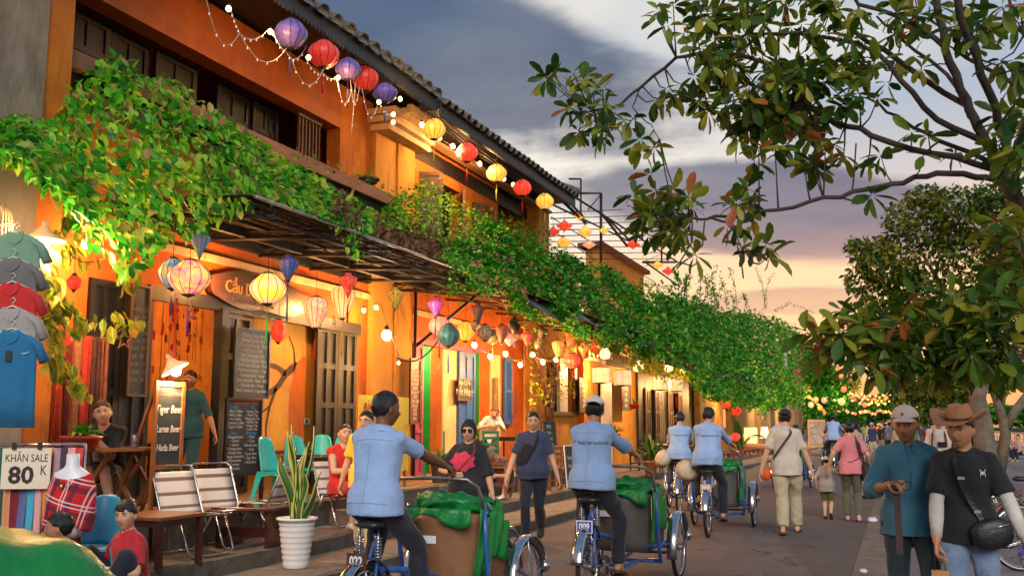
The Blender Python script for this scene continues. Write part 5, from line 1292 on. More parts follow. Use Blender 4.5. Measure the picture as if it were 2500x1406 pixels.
b.add(vs, [(i*8+j, (i+1)*8+j, (i+1)*8+j+1, i*8+j+1) for i in range(8) for j in range(7)]); b.build('print', mat('tee_print', (.45, .38, .36), .8, var=.8, vscale=16, col2=(.35, .03, .04)), p['root'])
p = person('person in teal tunic standing in the doorway, hand raised to the brow', (-8.78, 10.92, .55), radians(205), 1.0, 'mid', top='t', topm=cloth('teal_tunic', (.012, .085, .10)), botm=cloth('teal_bottom', (.012, .075, .09)), sleeve='elbow', handR=(.10, .17, 1.55), handL=(-.36, .08, .86), elbR=(1, .2, .2), head=(-10, 0), face=True, vox=.012, hair=('short', None), shoe=('flip', SOLE))
p = person('girl in red tee with dark hair tied up, seated low by the folding chairs', gz(325, 1340, -5.55, .1), radians(160), .93, 'light', pelvis=(0, 0, .15), lean=6, feetL=(-.15, .35, .09), feetR=(.15, .38, .09), handL=(-.16, .34, .38), handR=(.16, .34, .38), head=(34, -4), top='t', topm=REDTEE, hair=('bun', None), fem=.8, face=True, vox=.008, hem=-.06, kneeL=(-.5, .5, 1), kneeR=(.5, .5, 1), shoe=('flip', SOLE))
p = person('dark-haired person seated low behind the near green cyclo hood', gz(178, 1390, -5.5, .1), radians(120), .9, 'mid', pelvis=(0, 0, .14), lean=10, feetL=(-.15, .35, .09), feetR=(.15, .38, .09), handL=(-.16, .3, .45), handR=(.16, .3, .45), top='t', topm=BLACKC, vox=.012, hem=-.06, shoe=('flip', SOLE))
p = person('red-haired girl in white tee leaning on a green chair back', gz(1192, 1100, -7.9, .55), radians(-140), .98, 'light', pelvis=(0, 0, .78), lean=34, hunch=.4, handL=(-.08, .55, .98), handR=(.20, .55, .98), feetL=(-.1, .1, .09), feetR=(.1, -.1, .09), head=(-14, -18), top='t', topm=WHITEC, hair=('tail', HAIRR), fem=.9, vox=.013, face=True, shoe=('shoe', BLACKC))
p = person('girl in green cap crouching on the step, bare arms on her knees', gz(1232, 1190, -6.6, .24), radians(175), .98, 'light', pelvis=(0, 0, .34), lean=32, hunch=.6, handL=(-.10, .50, .42), handR=(.18, .50, .42), feetL=(-.14, .32, .09), feetR=(.14, .34, .09), head=(30, -22), top='t', topm=cloth('brown_top', (.20, .07, .05)), sleeve='none', hat=('cap', cloth('green_cap', (.09, .12, .08))), hair=('long', HAIRBR), fem=1, vox=.012, kneeL=(-.4, .4, 1), kneeR=(.4, .4, 1), bottom='shorts', botm=BLACKC, face=True, shoe=('shoe', WHITEC))
p = person('dark-haired guest seated at a small table beside the spiky plant', gz(1652, 1090, -6.9, .24), radians(180), 1.05, 'light', pelvis=(0, 0, .46), lean=20, handL=(-.1, .4, .7), handR=(.1, .4, .7), feetL=(-.1, .4, .09), feetR=(.1, .4, .09), head=(20, -20), top='t', topm=CREAMT, vox=.018, hem=-.06, face=True, shoe=('shoe', BLACKC))
# farther up the street, right side
p = walk('young man in white tee with dark red backpack straps walking towards us', (.66, 18.6, 0), radians(176), 1.02, 'tan', topm=WHITEC, botm=DARKT, vox=.013, face=True, **STRIDE)
for sd in (-1, 1): strap(p, [(.49, sd*.08, -.02), (.46, sd*.09, .07), (.38, sd*.10, .125), (.2, sd*.115, .125)], mat('maroon_strap', (.22, .01, .015), .7), .04)
b = MB(); b.box(tuple(bp(p, .24, -.04, .145)), (.13, .008, .09)); b.build('chest_print', BLACKC, p['root'])
p = walk('man in navy shirt and white cap standing behind the hat man', (1.02, 16.4, 0), radians(165), 1.05, 'tan', topm=NAVYT, botm=DARKT, vox=.014, hat=('cap', WHITEC), fat=.3)
p = walk('woman in loose beige dress bending beside the road', (-.72, 22.5, 0), radians(100), .98, 'light', topm=cloth('beige_dress', (.50, .38, .28)), botm=cloth('beige_dress2', (.48, .36, .27)), vox=.015, lean=14, hair=('long', None), fem=1, handL=(-.1, .4, 1.1), handR=(.1, .35, 1.2), legw=1.5)
p = walk('person in grey-blue jacket riding a yellow motorbike', (-2.75, 30.2, 0), radians(15), 1.0, 'tan', topm=cloth('grey_blue', (.08, .13, .17)), pelvis=(0, -.1, .80), lean=10, handL=(-.3, .45, 1.0), handR=(.3, .45, 1.0), feetL=(-.2, .3, .35), feetR=(.2, .3, .35), vox=.018, sleeve='long', hat=('backcap', BLACKC))
# ================================================================ lanterns and bulbs
def lmat(name, c1, c2=None, es=0.0, scale=9.0, c3=None, rough=.45, lo=.42, hi=.58):
    if name in _M: return _M[name]
    m = bpy.data.materials.new(name); m.use_nodes = True; _M[name] = m
    t = NT(m.node_tree); b = t.n['Principled BSDF']; b.inputs['Roughness'].default_value = rough; b.inputs['Sheen Weight'].default_value = .3
    co = t.node('ShaderNodeTexCoord').outputs['Object']
    c = t.mix(0.0, c1, c1)
    if c2: c = t.mix(t.ramp(t.noise(co, scale, 3, .6), [(lo, (0, 0, 0)), (hi, (1, 1, 1))]), c1, c2)
    if c3: c = t.mix(t.ramp(t.noise(t.mapping(co, (1, 1, 1), (5, 2, 9)), scale*1.7, 3, .6), [(.56, (0, 0, 0)), (.62, (1, 1, 1))]), c, c3)
    t.l.new(c, b.inputs['Base Color'])
    if es: t.l.new(c, b.inputs['Emission Color']); b.inputs['Emission Strength'].default_value = es
    return m
PROF = {'round': [(math.sin(pi*(.10+.80*i/12))**.85, i/12) for i in range(13)],
        'bulb': [(.34, 0), (.48, .12), (.66, .30), (.84, .48), (.96, .64), (1, .76), (.90, .88), (.66, .96), (.40, 1)],
        'diamond': [(.10, 0), (.22, .10), (.48, .32), (.78, .54), (.97, .68), (1, .74), (.90, .80), (.50, .88), (.34, .93), (.36, 1)],
        'ufo': [(.06, 0), (.30, .14), (.70, .34), (1, .50), (.98, .54), (.72, .64), (.42, .80), (.30, .90), (.14, 1)],
        'drum': [(.93, 0), (1, .02), (1, .98), (.93, 1)]}
CORD = mat('cord', (.03, .02, .02), .8); REDCORD = mat('red_cord', (.30, .01, .02), .8); CAPM = mat('lantern_cap', (.03, .015, .012), .5)
LGROUP = 'silk lanterns hanging along the shopfronts'
_lcount = 0
def lantern(label, pos, w, h, kind, m, ribs=12, tassel=None, tl=.2, cord=.3, cordm=None, group=LGROUP, cat='lantern', ribm=None):
    global _lcount; _lcount += 1
    r = thing('lantern', label, cat, pos, random.uniform(0, 6), group); R = w/2; n = ribs*3
    b = MB(); b.lathe([(q*R, (t-.5)*h) for q, t in PROF[kind]], n, wob=(lambda j, z: 1-.035*(j % 3 != 0)) if kind != 'drum' else None, smooth=kind != 'ufo')
    b.build('shade', m, r)
    if w > .14:
        b = MB()
        for i in range(ribs):
            a = 2*pi*i*3/n; b.tube([(q*R*1.012*cos(a), q*R*1.012*sin(a), (t-.5)*h) for q, t in PROF[kind]], .0018+.002*(w > .25), 4)
        b.build('ribs', ribm or CAPM, r)['kind'] = 'stuff'
    b = MB(); q0, q1 = PROF[kind][0][0]*R, PROF[kind][-1][0]*R
    b.lathe([(q1*.9, h/2-.002), (q1*1.05, h/2+.008), (q1*.8, h/2+.02), (.008, h/2+.03)], 14); b.build('top_cap', CAPM, r)
    b = MB(); b.lathe([(.006, -h/2-.035), (q0*.6, -h/2-.016), (max(q0, .012), -h/2-.004), (max(q0, .012)*.9, -h/2+.004)], 14); b.build('bottom_cap', CAPM, r)
    if cord: b = MB(); b.tube([(0, 0, h/2+.02), (.003, 0, h/2+cord)], .0035, 5); b.build('cord', cordm or CORD, r)
    if tassel is not None:
        b = MB(); z = -h/2-.03; b.tube([(0, 0, z), (0, 0, z-tl*.3)], .0025, 4); b.ball((0, 0, z-tl*.3), .009, 8, 5)
        b.tube([(0, 0, z-tl*.3), (0, 0, z-tl*.36), (.003, 0, z-tl)], [.008, .011, .014], 8); b.build('tassel', tassel, r)
    return r
def T_(n, c): return mat('tassel_'+n, c, .7)
TY, TG, TR, TB, TP = T_('yellow', (.65, .42, .06)), T_('green', (.08, .42, .03)), T_('red', (.5, .01, .01)), T_('blue', (.05, .13, .35)), T_('purple', (.2, .02, .25))
PURP = lmat('purple_silk', (.10, .065, .30), (.15, .10, .38), .10, 30); RED = lmat('red_silk', (.62, .035, .018), (.55, .02, .012), .35, 20); DKRED = lmat('dark_red_silk', (.55, .015, .012), (.75, .12, .03), .35, 26)  # PURP, RED: slight emission in the silk stands in for sky light
YELL = lmat('yellow_lit', (1.0, .40, .03), (1.0, .50, .07), .78, 8); REDL = lmat('red_lit', (.95, .055, .020), (.8, .035, .015), .65, 12)
PKY = lmat('pink_yellow_floral', (1.0, .32, .20), (.95, .55, .08), .70, 8, (.85, .12, .22)); YWH = lmat('yellow_white_floral', (1.0, .60, .04), (1.0, .48, .22), .80, 7)
PNKC = lmat('pink_cream', (1.0, .32, .18), (1.0, .50, .22), .68, 10); CRM = lmat('cream_lit', (1.0, .44, .12), (1.0, .56, .20), .78, 4)
BLUF = lmat('blue_floral', (.025, .10, .42), (.04, .16, .55), .10, 12, (.65, .05, .12)); MIXF = lmat('green_floral', (.08, .25, .16), (.12, .25, .45), .15, 16, (.6, .08, .05)); YELF = lmat('yellow_floral_dim', (.65, .42, .04), (.7, .48, .06), .28, 12, (.55, .05, .03))
REDF = lmat('red_floral', (.70, .02, .02), (.85, .12, .06), .45, 22); PINKF = lmat('magenta_floral', (.75, .05, .28), (.9, .12, .40), .45, 20); TEALL = lmat('teal_silk', (.03, .14, .14), (.05, .19, .17), .04, 6, (.02, .05, .05)); PINKL = lmat('pink_lit', (1.0, .24, .15), (.95, .30, .18), .85, 8)
BRN = lmat('brown_silk', (.35, .08, .04), (.45, .12, .05), .25); BLK = lmat('black_silk', (.02, .02, .035), (.04, .035, .04), .0, 14); GRY = lmat('grey_floral', (.12, .14, .14), (.3, .06, .05), .05, 14); OLV = lmat('olive_silk', (.16, .17, .06), (.10, .12, .05), .05); OPK = lmat('orange_pink', (.95, .16, .03), (1.0, .30, .07), .8, 12); GRNF = lmat('dark_green_floral', (.03, .10, .05), (.25, .04, .05), .03, 14); CRMF = lmat('cream_dim', (.50, .36, .22), (.35, .18, .1), .15, 16); BLUR = lmat('sky_blue_floral', (.05, .30, .60), (.75, .55, .12), .45, 10, (.75, .25, .3))
DRUM = lmat('drum_paper', (1.0, .62, .26), (1.0, .70, .36), .62, 6)
def LN(label, px, py, w, h, x, kind, m, tassel=None, tpx=0, cpx=30, **kw):
    p = on_x(px, py, x); k = (p-cam.location).dot(_R @ Vector((0, 0, -1))); u = k/FOC
    return lantern(label, p, w*u, h*u, kind, m, tassel=tassel, tl=tpx*u, cord=cpx*u+h*u/2, **kw)
XE = -7.55; XL = -6.85
for a in [
 ('largest purple lantern under the high eave', 710, 84, 82, 70, XE, 'round', PURP, TB, 60, 25), ('large red lantern between two purple ones under the eave', 790, 134, 78, 66, XE, 'round', RED, TR, 60, 20),
 ('second purple lantern under the eave, right of the large red one', 850, 170, 64, 52, XE, 'round', PURP, TB, 65, 18), ('smaller red lantern behind the second purple one', 892, 193, 66, 60, -7.75, 'round', RED, TR, 60, 16),
 ('dark purple lantern beside the column capital', 940, 228, 62, 46, XE, 'round', PURP, TB, 45, 14),
 ('lit yellow lantern nearest the column under the second eave', 1060, 316, 56, 50, XE, 'round', YELL, TY, 50, 14), ('lit red lantern after the first yellow one under the second eave', 1140, 373, 54, 46, XE, 'round', REDL, TR, 48, 14),
 ('lit yellow lantern between two red ones under the second eave', 1212, 423, 50, 42, XE, 'round', YELL, TY, 45, 12), ('lit red lantern near the far end of the second eave', 1275, 459, 46, 38, XE, 'round', REDL, TR, 40, 12), ('last lit yellow lantern at the end of the second eave', 1330, 492, 44, 38, XE, 'round', YELL, TY, 30, 10),
 ('sky blue floral lantern half behind the pink and yellow one', 421, 668, 66, 72, -7.25, 'round', BLUR, TB, 60, 90), ('lit pink and yellow floral lantern, widest under the near awning', 462, 678, 102, 82, XL, 'round', PKY, TP, 95, 110),
 ('green and red floral diamond lantern under the vine', 488, 597, 52, 66, XL, 'diamond', MIXF, None, 0, 60), ('lit yellow and cream lantern in front of the carved cafe sign', 654, 705, 88, 72, XL, 'round', YWH, TG, 90, 105),
 ('blue floral diamond lantern right of the yellow lantern', 704, 656, 52, 66, XL, 'diamond', BLUF, TB, 90, 50), ('lit pink and cream bulb-shaped lantern', 771, 763, 58, 74, -7.0, 'bulb', PNKC, TR, 75, 110),
 ('lit cream bulb-shaped lantern behind the red diamond one', 837, 738, 60, 78, -7.1, 'bulb', CRM, TY, 85, 110), ('red diamond lantern in front of the cream bulb lantern', 850, 695, 45, 56, XL, 'diamond', REDF, TR, 60, 60),
 ('yellow floral diamond lantern in front of the yellow column', 965, 729, 42, 56, XL, 'diamond', YELF, TY, 60, 45), ('magenta diamond lantern beside the bracket', 1063, 752, 38, 50, XL, 'diamond', PINKF, TP, 45, 50),
 ('lit pink round lantern behind the teal one', 1073, 796, 54, 46, -7.2, 'round', PINKL, TR, 50, 40), ('dark teal round lantern with crackled silk', 1095, 819, 54, 52, XL, 'round', TEALL, TB, 60, 50),
 ('lit yellow round lantern right of the teal one', 1137, 809, 48, 46, -7.1, 'round', YELL, TY, 60, 40), ('grey floral diamond lantern above the cream ones', 1167, 766, 32, 52, XL, 'diamond', GRY, TB, 25, 40),
 ('dim cream floral lantern', 1184, 812, 36, 38, XL, 'round', CRMF, None, 0, 35), ('olive lantern tucked below the cream floral one', 1203, 822, 42, 30, -7.1, 'round', OLV, TY, 30, 35), ('tiny pale lantern left of the cream floral one', 1158, 795, 17, 20, XL, 'round', CRMF, None, 0, 25),
 ('brown bulb-shaped lantern left of the lit lotus-shaped one', 1225, 815, 30, 44, XL, 'bulb', BRN, TR, 30, 35), ('lit pink lantern shaped like a lotus', 1246, 829, 36, 34, XL, 'ufo', PINKL, None, 0, 40),
 ('black round lantern above the pink lotus one', 1256, 795, 29, 38, XL, 'round', BLK, TB, 30, 25), ('red floral diamond lantern right of the black one', 1287, 827, 30, 38, XL, 'diamond', REDF, TR, 20, 35), ('dark green floral lantern in the shade of the awning', 1322, 815, 30, 32, XL, 'diamond', GRNF, None, 0, 25),
 ('orange bulb-shaped lantern near the climbing trunk', 1363, 851, 32, 40, XL, 'bulb', OPK, TR, 20, 35), ('dark red round lantern directly above the big glossy red one', 1395, 829, 28, 38, XL, 'round', DKRED, TR, 22, 25), ('big glossy red lantern low before the dark window', 1398, 881, 43, 36, XL, 'round', REDF, TR, 20, 40),
 ('slim orange and red lantern right of the big glossy red one', 1424, 857, 27, 40, XL, 'diamond', OPK, TR, 30, 30), ('orange-red lantern at the end of the awning row', 1455, 845, 28, 38, XL, 'round', DKRED, None, 0, 25),
 ('pale lampshade-like lantern between red ones', 1313, 841, 14, 17, XL, 'drum', CRMF, None, 0, 25),
 ('lit red lantern among the hanging yellow leaves', 150, 821, 62, 52, -7.5, 'round', REDL, None, 0, 25), ('small red lantern above the hanging yellow leaves', 181, 690, 36, 34, -7.6, 'round', REDL, None, 0, 20),
 ('plain red lantern behind the upper chalkboard', 680, 808, 36, 54, -8.3, 'round', REDL, None, 0, 60)]:
    LN(a[0], *a[1:10], cpx=a[10])
for i, (lb, px, py, w, h, m) in enumerate([('small orange saucer lantern at the top of the roof frame', 1415, 528, 28, 20, YELL), ('red saucer lantern left on the roof frame', 1378, 552, 40, 26, REDL), ('red saucer lantern half behind the house corner', 1351, 566, 32, 24, REDL),
   ('orange two-tier saucer lantern in the middle of the frame', 1428, 566, 36, 30, YELL), ('orange saucer lantern low on the frame', 1376, 592, 42, 26, YELL), ('small orange saucer lantern by the frame post', 1474, 563, 26, 17, YELL), ('pale orange saucer lantern over the leaves', 1438, 598, 34, 20, PNKC),
   ('red saucer lantern above the yellow rooftop block', 1545, 597, 36, 22, REDL), ('yellow saucer lantern right of the rooftop block', 1605, 647, 32, 17, YELL), ('red saucer lantern, rightmost on the frame', 1631, 662, 32, 20, REDL)]):
    LN(lb, px, py, w, h, -8.3, 'ufo', m, None, 0, 18, ribs=6, group='saucer-shaped paper lanterns on the roof frame')
for lb, px, py, w, h, tt in (('white drum lantern, leftmost of the four', 1467, 916, 46, 36, 0), ('white drum lantern second from the left with a long red tassel', 1520, 922, 43, 36, 50), ('white drum lantern third from the left', 1613, 935, 38, 32, 36), ('white drum lantern, rightmost of the four', 1650, 940, 35, 28, 40)):
    r = LN(lb, px, py, w, h, -6.9, 'drum', DRUM, TR if tt else None, tt, 30, group='white drum lanterns with dark fringes', ribs=8)
    R = r.children[0].dimensions.x/2*1.03; hh = r.children[0].dimensions.z/2
    for sg in (-1, 1):
        b = MB(); b.lathe([(R, sg*hh-.015), (R*1.05, sg*hh), (R, sg*hh+.015)], 24)
        for i in range(16): a = 2*pi*i/16; b.tube([(R*cos(a), R*sin(a), sg*hh), (R*cos(a), R*sin(a), sg*hh-sg*.045)], .006, 4)
        b.build('fringe', mat('fringe', (.05, .012, .01), .7), r)
    b = MB()
    for i in range(6):
        a = i*pi/3; b.torus((0, 0, 0), .045, .006, 'X', 14, 4); n0 = len(b.v)-14*4
        for q in range(n0, len(b.v)): v = Matrix.Rotation(a, 3, 'Z') @ (Vector(b.v[q])+Vector((R*.985, 0, 0))); b.v[q] = tuple(v)
    b.build('motif', mat('motif', (.30, .12, .05), .7), r)['kind'] = 'stuff'
# light bulbs ------------------------------------------------------------
WARM = (1, .50, .17)
BULB = mat('lit_bulb', (1, .8, .5), .3, emit=(1, .55, .20), es=7); BULBW = mat('white_lit_bulb', (1, 1, 1), .3, emit=(1, .86, .66), es=8)
def lamp(pos, watts, col=WARM, rad=.04):
    ld = bpy.data.lights.new('warm_light', 'POINT'); ld.energy = watts*(1.9 if pos[1] > 17 else 1.45); ld.color = col; ld.shadow_soft_size = rad
    o = bpy.data.objects.new('warm_light', ld); COL.objects.link(o); o.location = pos; return o
def bulb(label, px, py, x, watts=0, r=.035, m=BULB, col=WARM, group='bare bulbs strung along the eaves and awnings', off=(0, 0, 0)):
    p = on_x(px, py, x)+Vector(off)
    t = thing('light_bulb', label, 'light bulb', p, 0, group)
    b = MB(); b.ball((0, 0, 0), (r, r, r*1.15), 12, 8); b.build('glass', m, t)
    b = MB(); b.tube([(0, 0, r*.9), (0, 0, r*1.9)], r*.45, 8); b.build('socket', BLACK, t)
    if watts: lamp(p+Vector((.06, 0, -.09)), watts, col, r)
    return p
up = [(558, 22), (660, 78), (753, 141), (825, 190), (925, 250), (977, 242), (960, 280), (960, 299)]
pts = []
for i, (px, py) in enumerate(up): pts.append(bulb('warm bulb on the white garland wire, number %s from the left' % ['one', 'two', 'three', 'four', 'five', 'six', 'seven', 'eight'][i] if False else 'warm bulb on the white garland under the high eave', px, py, -7.5, 14 if i in (1, 3, 5) else 0))
pts2 = [bulb('round warm bulb between the lanterns of the second eave', px, py, -7.75, 42 if i in (0, 2, 3, 5) else 0, .045) for i, (px, py) in enumerate([(1030, 305), (1073, 337), (1105, 357), (1171, 400), (1230, 437), (1253, 451)])]
low = [(1158, 842), (1197, 870), (1234, 863), (1270, 890), (1300, 865), (1325, 883), (1357, 878)]
pts3 = [bulb('glowing bulb hanging below the lantern-hung awning', px, py, -7.3, 60 if i in (1, 3, 5) else 24, .05) for i, (px, py) in enumerate(low)]
bulb('large white bulb hanging before the yellow column', 944, 818, -7.2, 75, .075, BULBW, (1, .80, .55), None)
bulb('tiny warm bulb low beside the yellow column', 973, 886, -7.2, 0, .025, group=None)
for lb, px, py in (('left bulb of the twin spotlight on the column', 888, 757), ('right bulb of the twin spotlight on the column', 918, 750)): bulb(lb, px, py, -8.15, 26, .035)
bulb('small warm bulb behind the hanging leaves at left', 208, 596, -8.2, 60, .045, group=None)
lamp((-8.2, 10.8, 3.35), 30, (1, .40, .10), .05); lamp((-10.4, 10.6, 3.0), 50, WARM, .1); lamp((-8.3, 13.2, 3.3), 28, (1, .45, .13), .05); lamp((-9.9, 20.3, 2.9), 40, (1, .7, .4), .1); lamp((-9.6, 18.0, 3.2), 70, (1, .8, .5), .1)  # point lights alone, no bulb modelled: under the awning and in the rooms
lamp((-8.2, 28.5, 3.1), 120, WARM, .1); lamp((-7.6, 33.5, 3.0), 130, WARM, .1); lamp((-7.4, 41, 3.1), 160, WARM, .1); lamp((-7.2, 50, 3.0), 200, WARM, .1); lamp((-6.8, 62, 3.4), 240, WARM, .1)  # point lights along the farther fronts, likewise without a bulb modelled
# garland wire with little bulbs
def sagline(a, b_, sag, n=14): return [a.lerp(b_, i/n)-Vector((0, 0, sag*4*(i/n)*(1-i/n))) for i in range(n+1)]
WIRE = mat('garland_wire', (.42, .38, .30), .6)
gl = thing('light_garland', 'white garland wire looping between the purple and red lanterns', 'garland', (-7.5, 13, 6.8)); b = MB(); bm2 = MB()
chain = [(495, -10), (560, 128, 1), (590, 70), (560, 15), (660, 78), (640, 130, 1), (590, 70), (700, 130), (753, 141), (790, 190, 1), (825, 190), (860, 222), (885, 200), (925, 250), (900, 265, 1), (950, 290), (977, 242)]
seq = [on_x(c[0], c[1], -7.5) for c in chain]
for a, c, sg in ((0, 2, .0), ): pass
def loop(p, q, s): 
    L = sagline(on_x(*p, -7.5), on_x(*q, -7.5), s); b.tube(L, .006, 5)
    for k in L[2:-2:3]: bm2.ball(k-Vector((0, 0, .02)), (.010, .010, .018), 6, 4)
for p, q, s in (((500, -20), (585, 80), .38), ((585, 80), (562, 20), .02), ((588, 85), (655, 72), .10), ((588, 85), (700, 118), .28), ((662, 70), (700, 130), .05), ((700, 130), (748, 112), .14), ((712, 145), (790, 170), .30), ((745, 140), (785, 182), .06), ((785, 172), (825, 182), .1), ((822, 190), (860, 215), .32), ((855, 190), (878, 210), .34), ((884, 215), (925, 245), .36), ((925, 245), (960, 272), .12), ((868, 200), (858, 330), .02)): loop(p, q, s)
b.build('wire', WIRE, gl, world=True); bm2.build('small_bulbs', mat('unlit_bulb_glow', (.6, .55, .5), .3, emit=(1, .7, .5), es=.4), gl, world=True)['kind'] = 'stuff'  # unlit little bulbs carry a faint emission in their material
gl = thing('light_garland', 'dark cable swagging below the lantern-hung awning', 'garland', (-7.3, 20, 3.5)); b = MB()
for p, q in zip(pts3[:-1], pts3[1:]): b.tube(sagline(p+Vector((0, 0, .1)), q+Vector((0, 0, .1)), .10), .006, 5)
b.tube(sagline(on_x(930, 740, -7.2), on_x(975, 870, -7.2), .05), .006, 5); b.tube(sagline(on_x(970, 872, -7.2), on_x(1070, 830, -7.2), .18), .012, 5)
b.tube(sagline(pts2[0], pts2[-1], .05), .006, 5); b.build('cable', CORD, gl, world=True)
for i, dz in enumerate((0, .07, .13)):
    p, q = on_x(1025, 250, -7.5), on_x(1340, 470, -7.5); bb_ = MB(); bb_.tube(sagline(p-Vector((0, 0, dz)), q-Vector((0, 0, dz)), .12), .008, 5); bb_.build('cable', CORD, gl, world=True)
# enamel shade lamp at left and cone lamp above the menu board
SHADE = mat('enamel_shade', (.7, .55, .4), .4, emit=(1, .72, .42), es=1.2)
def cone_lamp(label, p, r, tilt, watts, roty=0):
    t = thing('pendant_lamp', label, 'lamp', p, roty); o = MB().lathe([(r, -.0), (r*.98, .012), (r*.45, .07), (r*.14, .14), (r*.12, .18)], 28, cap=False).build('shade', mat('shade_outer', (.55, .36, .2), .5, emit=(1, .6, .3), es=.22), t, None, tilt)
    o.modifiers.new('s', 'SOLIDIFY').thickness = .004
    MB().ball((0, 0, 0), (.06, .06, .07), 14, 10).build('bulb', BULBW, t, (0, 0, .0), tilt); lamp(Vector(p)+Vector((.05, 0, -.1)), watts, (1, .62, .30), .06); return t
cone_lamp('bright enamel cone lamp hanging at far left above the shirts', on_x(106, 588, -7.1), .19, (0, 0, 0), 90)
# cage-like lantern at the left edge
bc = thing('bird_cage', 'tall pale wicker cage lantern cut by the left edge', 'cage lantern', on_x(6, 560, -6.9)); b = MB()
for i in range(18):
    a = 2*pi*i/18; b.tube([(.085*cos(a), .085*sin(a), -.20), (.085*cos(a), .085*sin(a), .05), (.06*cos(a), .06*sin(a), .14), (.01*cos(a), .01*sin(a), .22)], .0025, 4)
b.build('bars', mat('cane', (.6, .4, .2), .6), bc)['kind'] = 'stuff'
for z, r_ in ((-.20, .087), (-.08, .086), (.05, .087)): b = MB(); b.torus((0, 0, z), r_, .006, 'Z', 24, 6); b.build('hoop', BROWNW, bc)
MB().lathe([(.08, -.2), (.08, -.19)], 20).build('base', CRM, bc)
lamp(on_x(20, 560, -6.9), 14, WARM)
# clear glass globes and white pots in the hanging greenery
GLASSL = lmat('glowing_glass', (1.0, .55, .18), (1.0, .75, .35), 1.6, 20)
for i, (px, py, s_) in enumerate([(1477, 863, 26), (1606, 864, 19), (1559, 894, 26), (1632, 897, 20), (1672, 889, 22), (1722, 908, 18), (1735, 902, 16), (1728, 918, 20), (1668, 902, 14)]):
    p = on_x(px, py, -6.7); k = p.y*1.07/FOC*s_; t = thing('glass_lamp', 'glowing clear glass lamp hanging in the greenery under the pergola', 'lamp', p, 0, 'glowing glass lamps in the hanging greenery')
    MB().lathe([(.15*k, -.5*k), (.42*k, -.4*k), (.5*k, -.1*k), (.45*k, .2*k), (.25*k, .42*k), (.2*k, .5*k)], 14).build('globe', GLASSL, t); MB().ball((0, 0, -.05*k), .14*k, 8, 6).build('filament_bulb', BULB, t)
    MB().tube([(0, 0, .5*k), (0, 0, .5*k+.4)], .006, 4).build('cord', CORD, t)
for i, (px, py, s_) in enumerate([(1550, 874, 18), (1627, 884, 14), (1690, 895, 16), (1711, 900, 15)]):
    p = on_x(px, py, -6.6); k = p.y*1.07/FOC*s_; t = thing('hanging_pot', 'white plant pot hanging in the greenery under the pergola', 'plant pot', p, 0, 'white hanging plant pots')
    MB().lathe([(.3*k, -.4*k), (.48*k, .3*k), (.52*k, .32*k), (.52*k, .4*k), (.45*k, .4*k)], 14).build('pot', WHITEP, t); MB().tube([(0, 0, .3*k), (0, 0, .5*k+.4)], .006, 4).build('cord', CORD, t)
for lb, px, py, s_ in (('red lit lantern above another at the dark shop', 1773, 985, 26), ('red lit lantern beside the dark shop opening', 1797, 1003, 26), ('red lantern low on the counter behind the drivers', 1795, 1066, 24)):
    LN(lb, px, py, s_, s_*.85, -6.9, 'round', REDL, None, 0, 12, ribs=8)
# lanterns over the far end of the street
rd = random.Random(5); FL = [CRM, PNKC, YELL, OPK, PKY, CRM, YELL]
FLG = 'lanterns strung across the far end of the street'
cl_ = ['glowing cream', 'glowing peach', 'glowing yellow', 'glowing orange', 'glowing pink', 'glowing cream', 'glowing yellow']
def farl(px, py, k, w, m, i):
    p = at_d(px, py, k); u = k/FOC*w; t = lb = MB(); lb.lathe([(q*u/2, (tt-.5)*u*1.05) for q, tt in PROF['round' if i % 3 else 'bulb'][::2 if i % 3 else 1]], 10)
    o = lb.build('lantern', m, None, p); tag(o, cl_[FL.index(m)]+' lantern strung across the far end of the street', 'lantern', FLG); return p
ends = []
for row, (x0, y0, x1, y1, sag, k, n) in enumerate([(2040, 948, 2205, 962, 10, 62, 24), (2048, 960, 2200, 968, 12, 70, 20), (2060, 972, 2190, 975, 10, 80, 16), (1975, 968, 2015, 1010, -6, 52, 10), (2200, 975, 2300, 1000, 6, 50, 9), (2035, 1000, 2180, 1004, 5, 90, 22)]):
    for i in range(n):
        u = (i+.5)/n; farl(x0+(x1-x0)*u+rd.uniform(-3, 3), y0+(y1-y0)*u+sag*4*u*(1-u)+rd.uniform(-5, 5), k+rd.uniform(-3, 3), rd.uniform(5, 8), FL[rd.randrange(7)], i)
for px, py, w, k, m in ((2055, 980, 17, 40, CRM), (2012, 977, 14, 42, PNKC), (2111, 988, 12, 44, OPK), (2292, 957, 9, 30, OPK), (2050, 900, 14, 30, OPK), (2053, 918, 10, 33, OPK), (2060, 950, 14, 38, OPK), (1980, 988, 14, 45, CRM), (1992, 975, 13, 45, YELL), (2002, 995, 12, 48, YELL)): farl(px, py, k, w, m, 1)
b = MB(); b.tube(sagline(at_d(2000, 944, 62), at_d(2215, 958, 62), .5), .02, 4); b.tube(sagline(at_d(2010, 952, 70), at_d(2215, 962, 70), .6), .02, 4); c_ = thing('cable_run', 'dark cables carrying the far lanterns across the street', 'cable'); b.build('cable', CORD, c_)
lamp((-3, 62, 3.2), 500, WARM, .3); lamp((-1, 85, 3.2), 700, WARM, .3); lamp((-5.5, 75, 3.0), 400, WARM, .3)
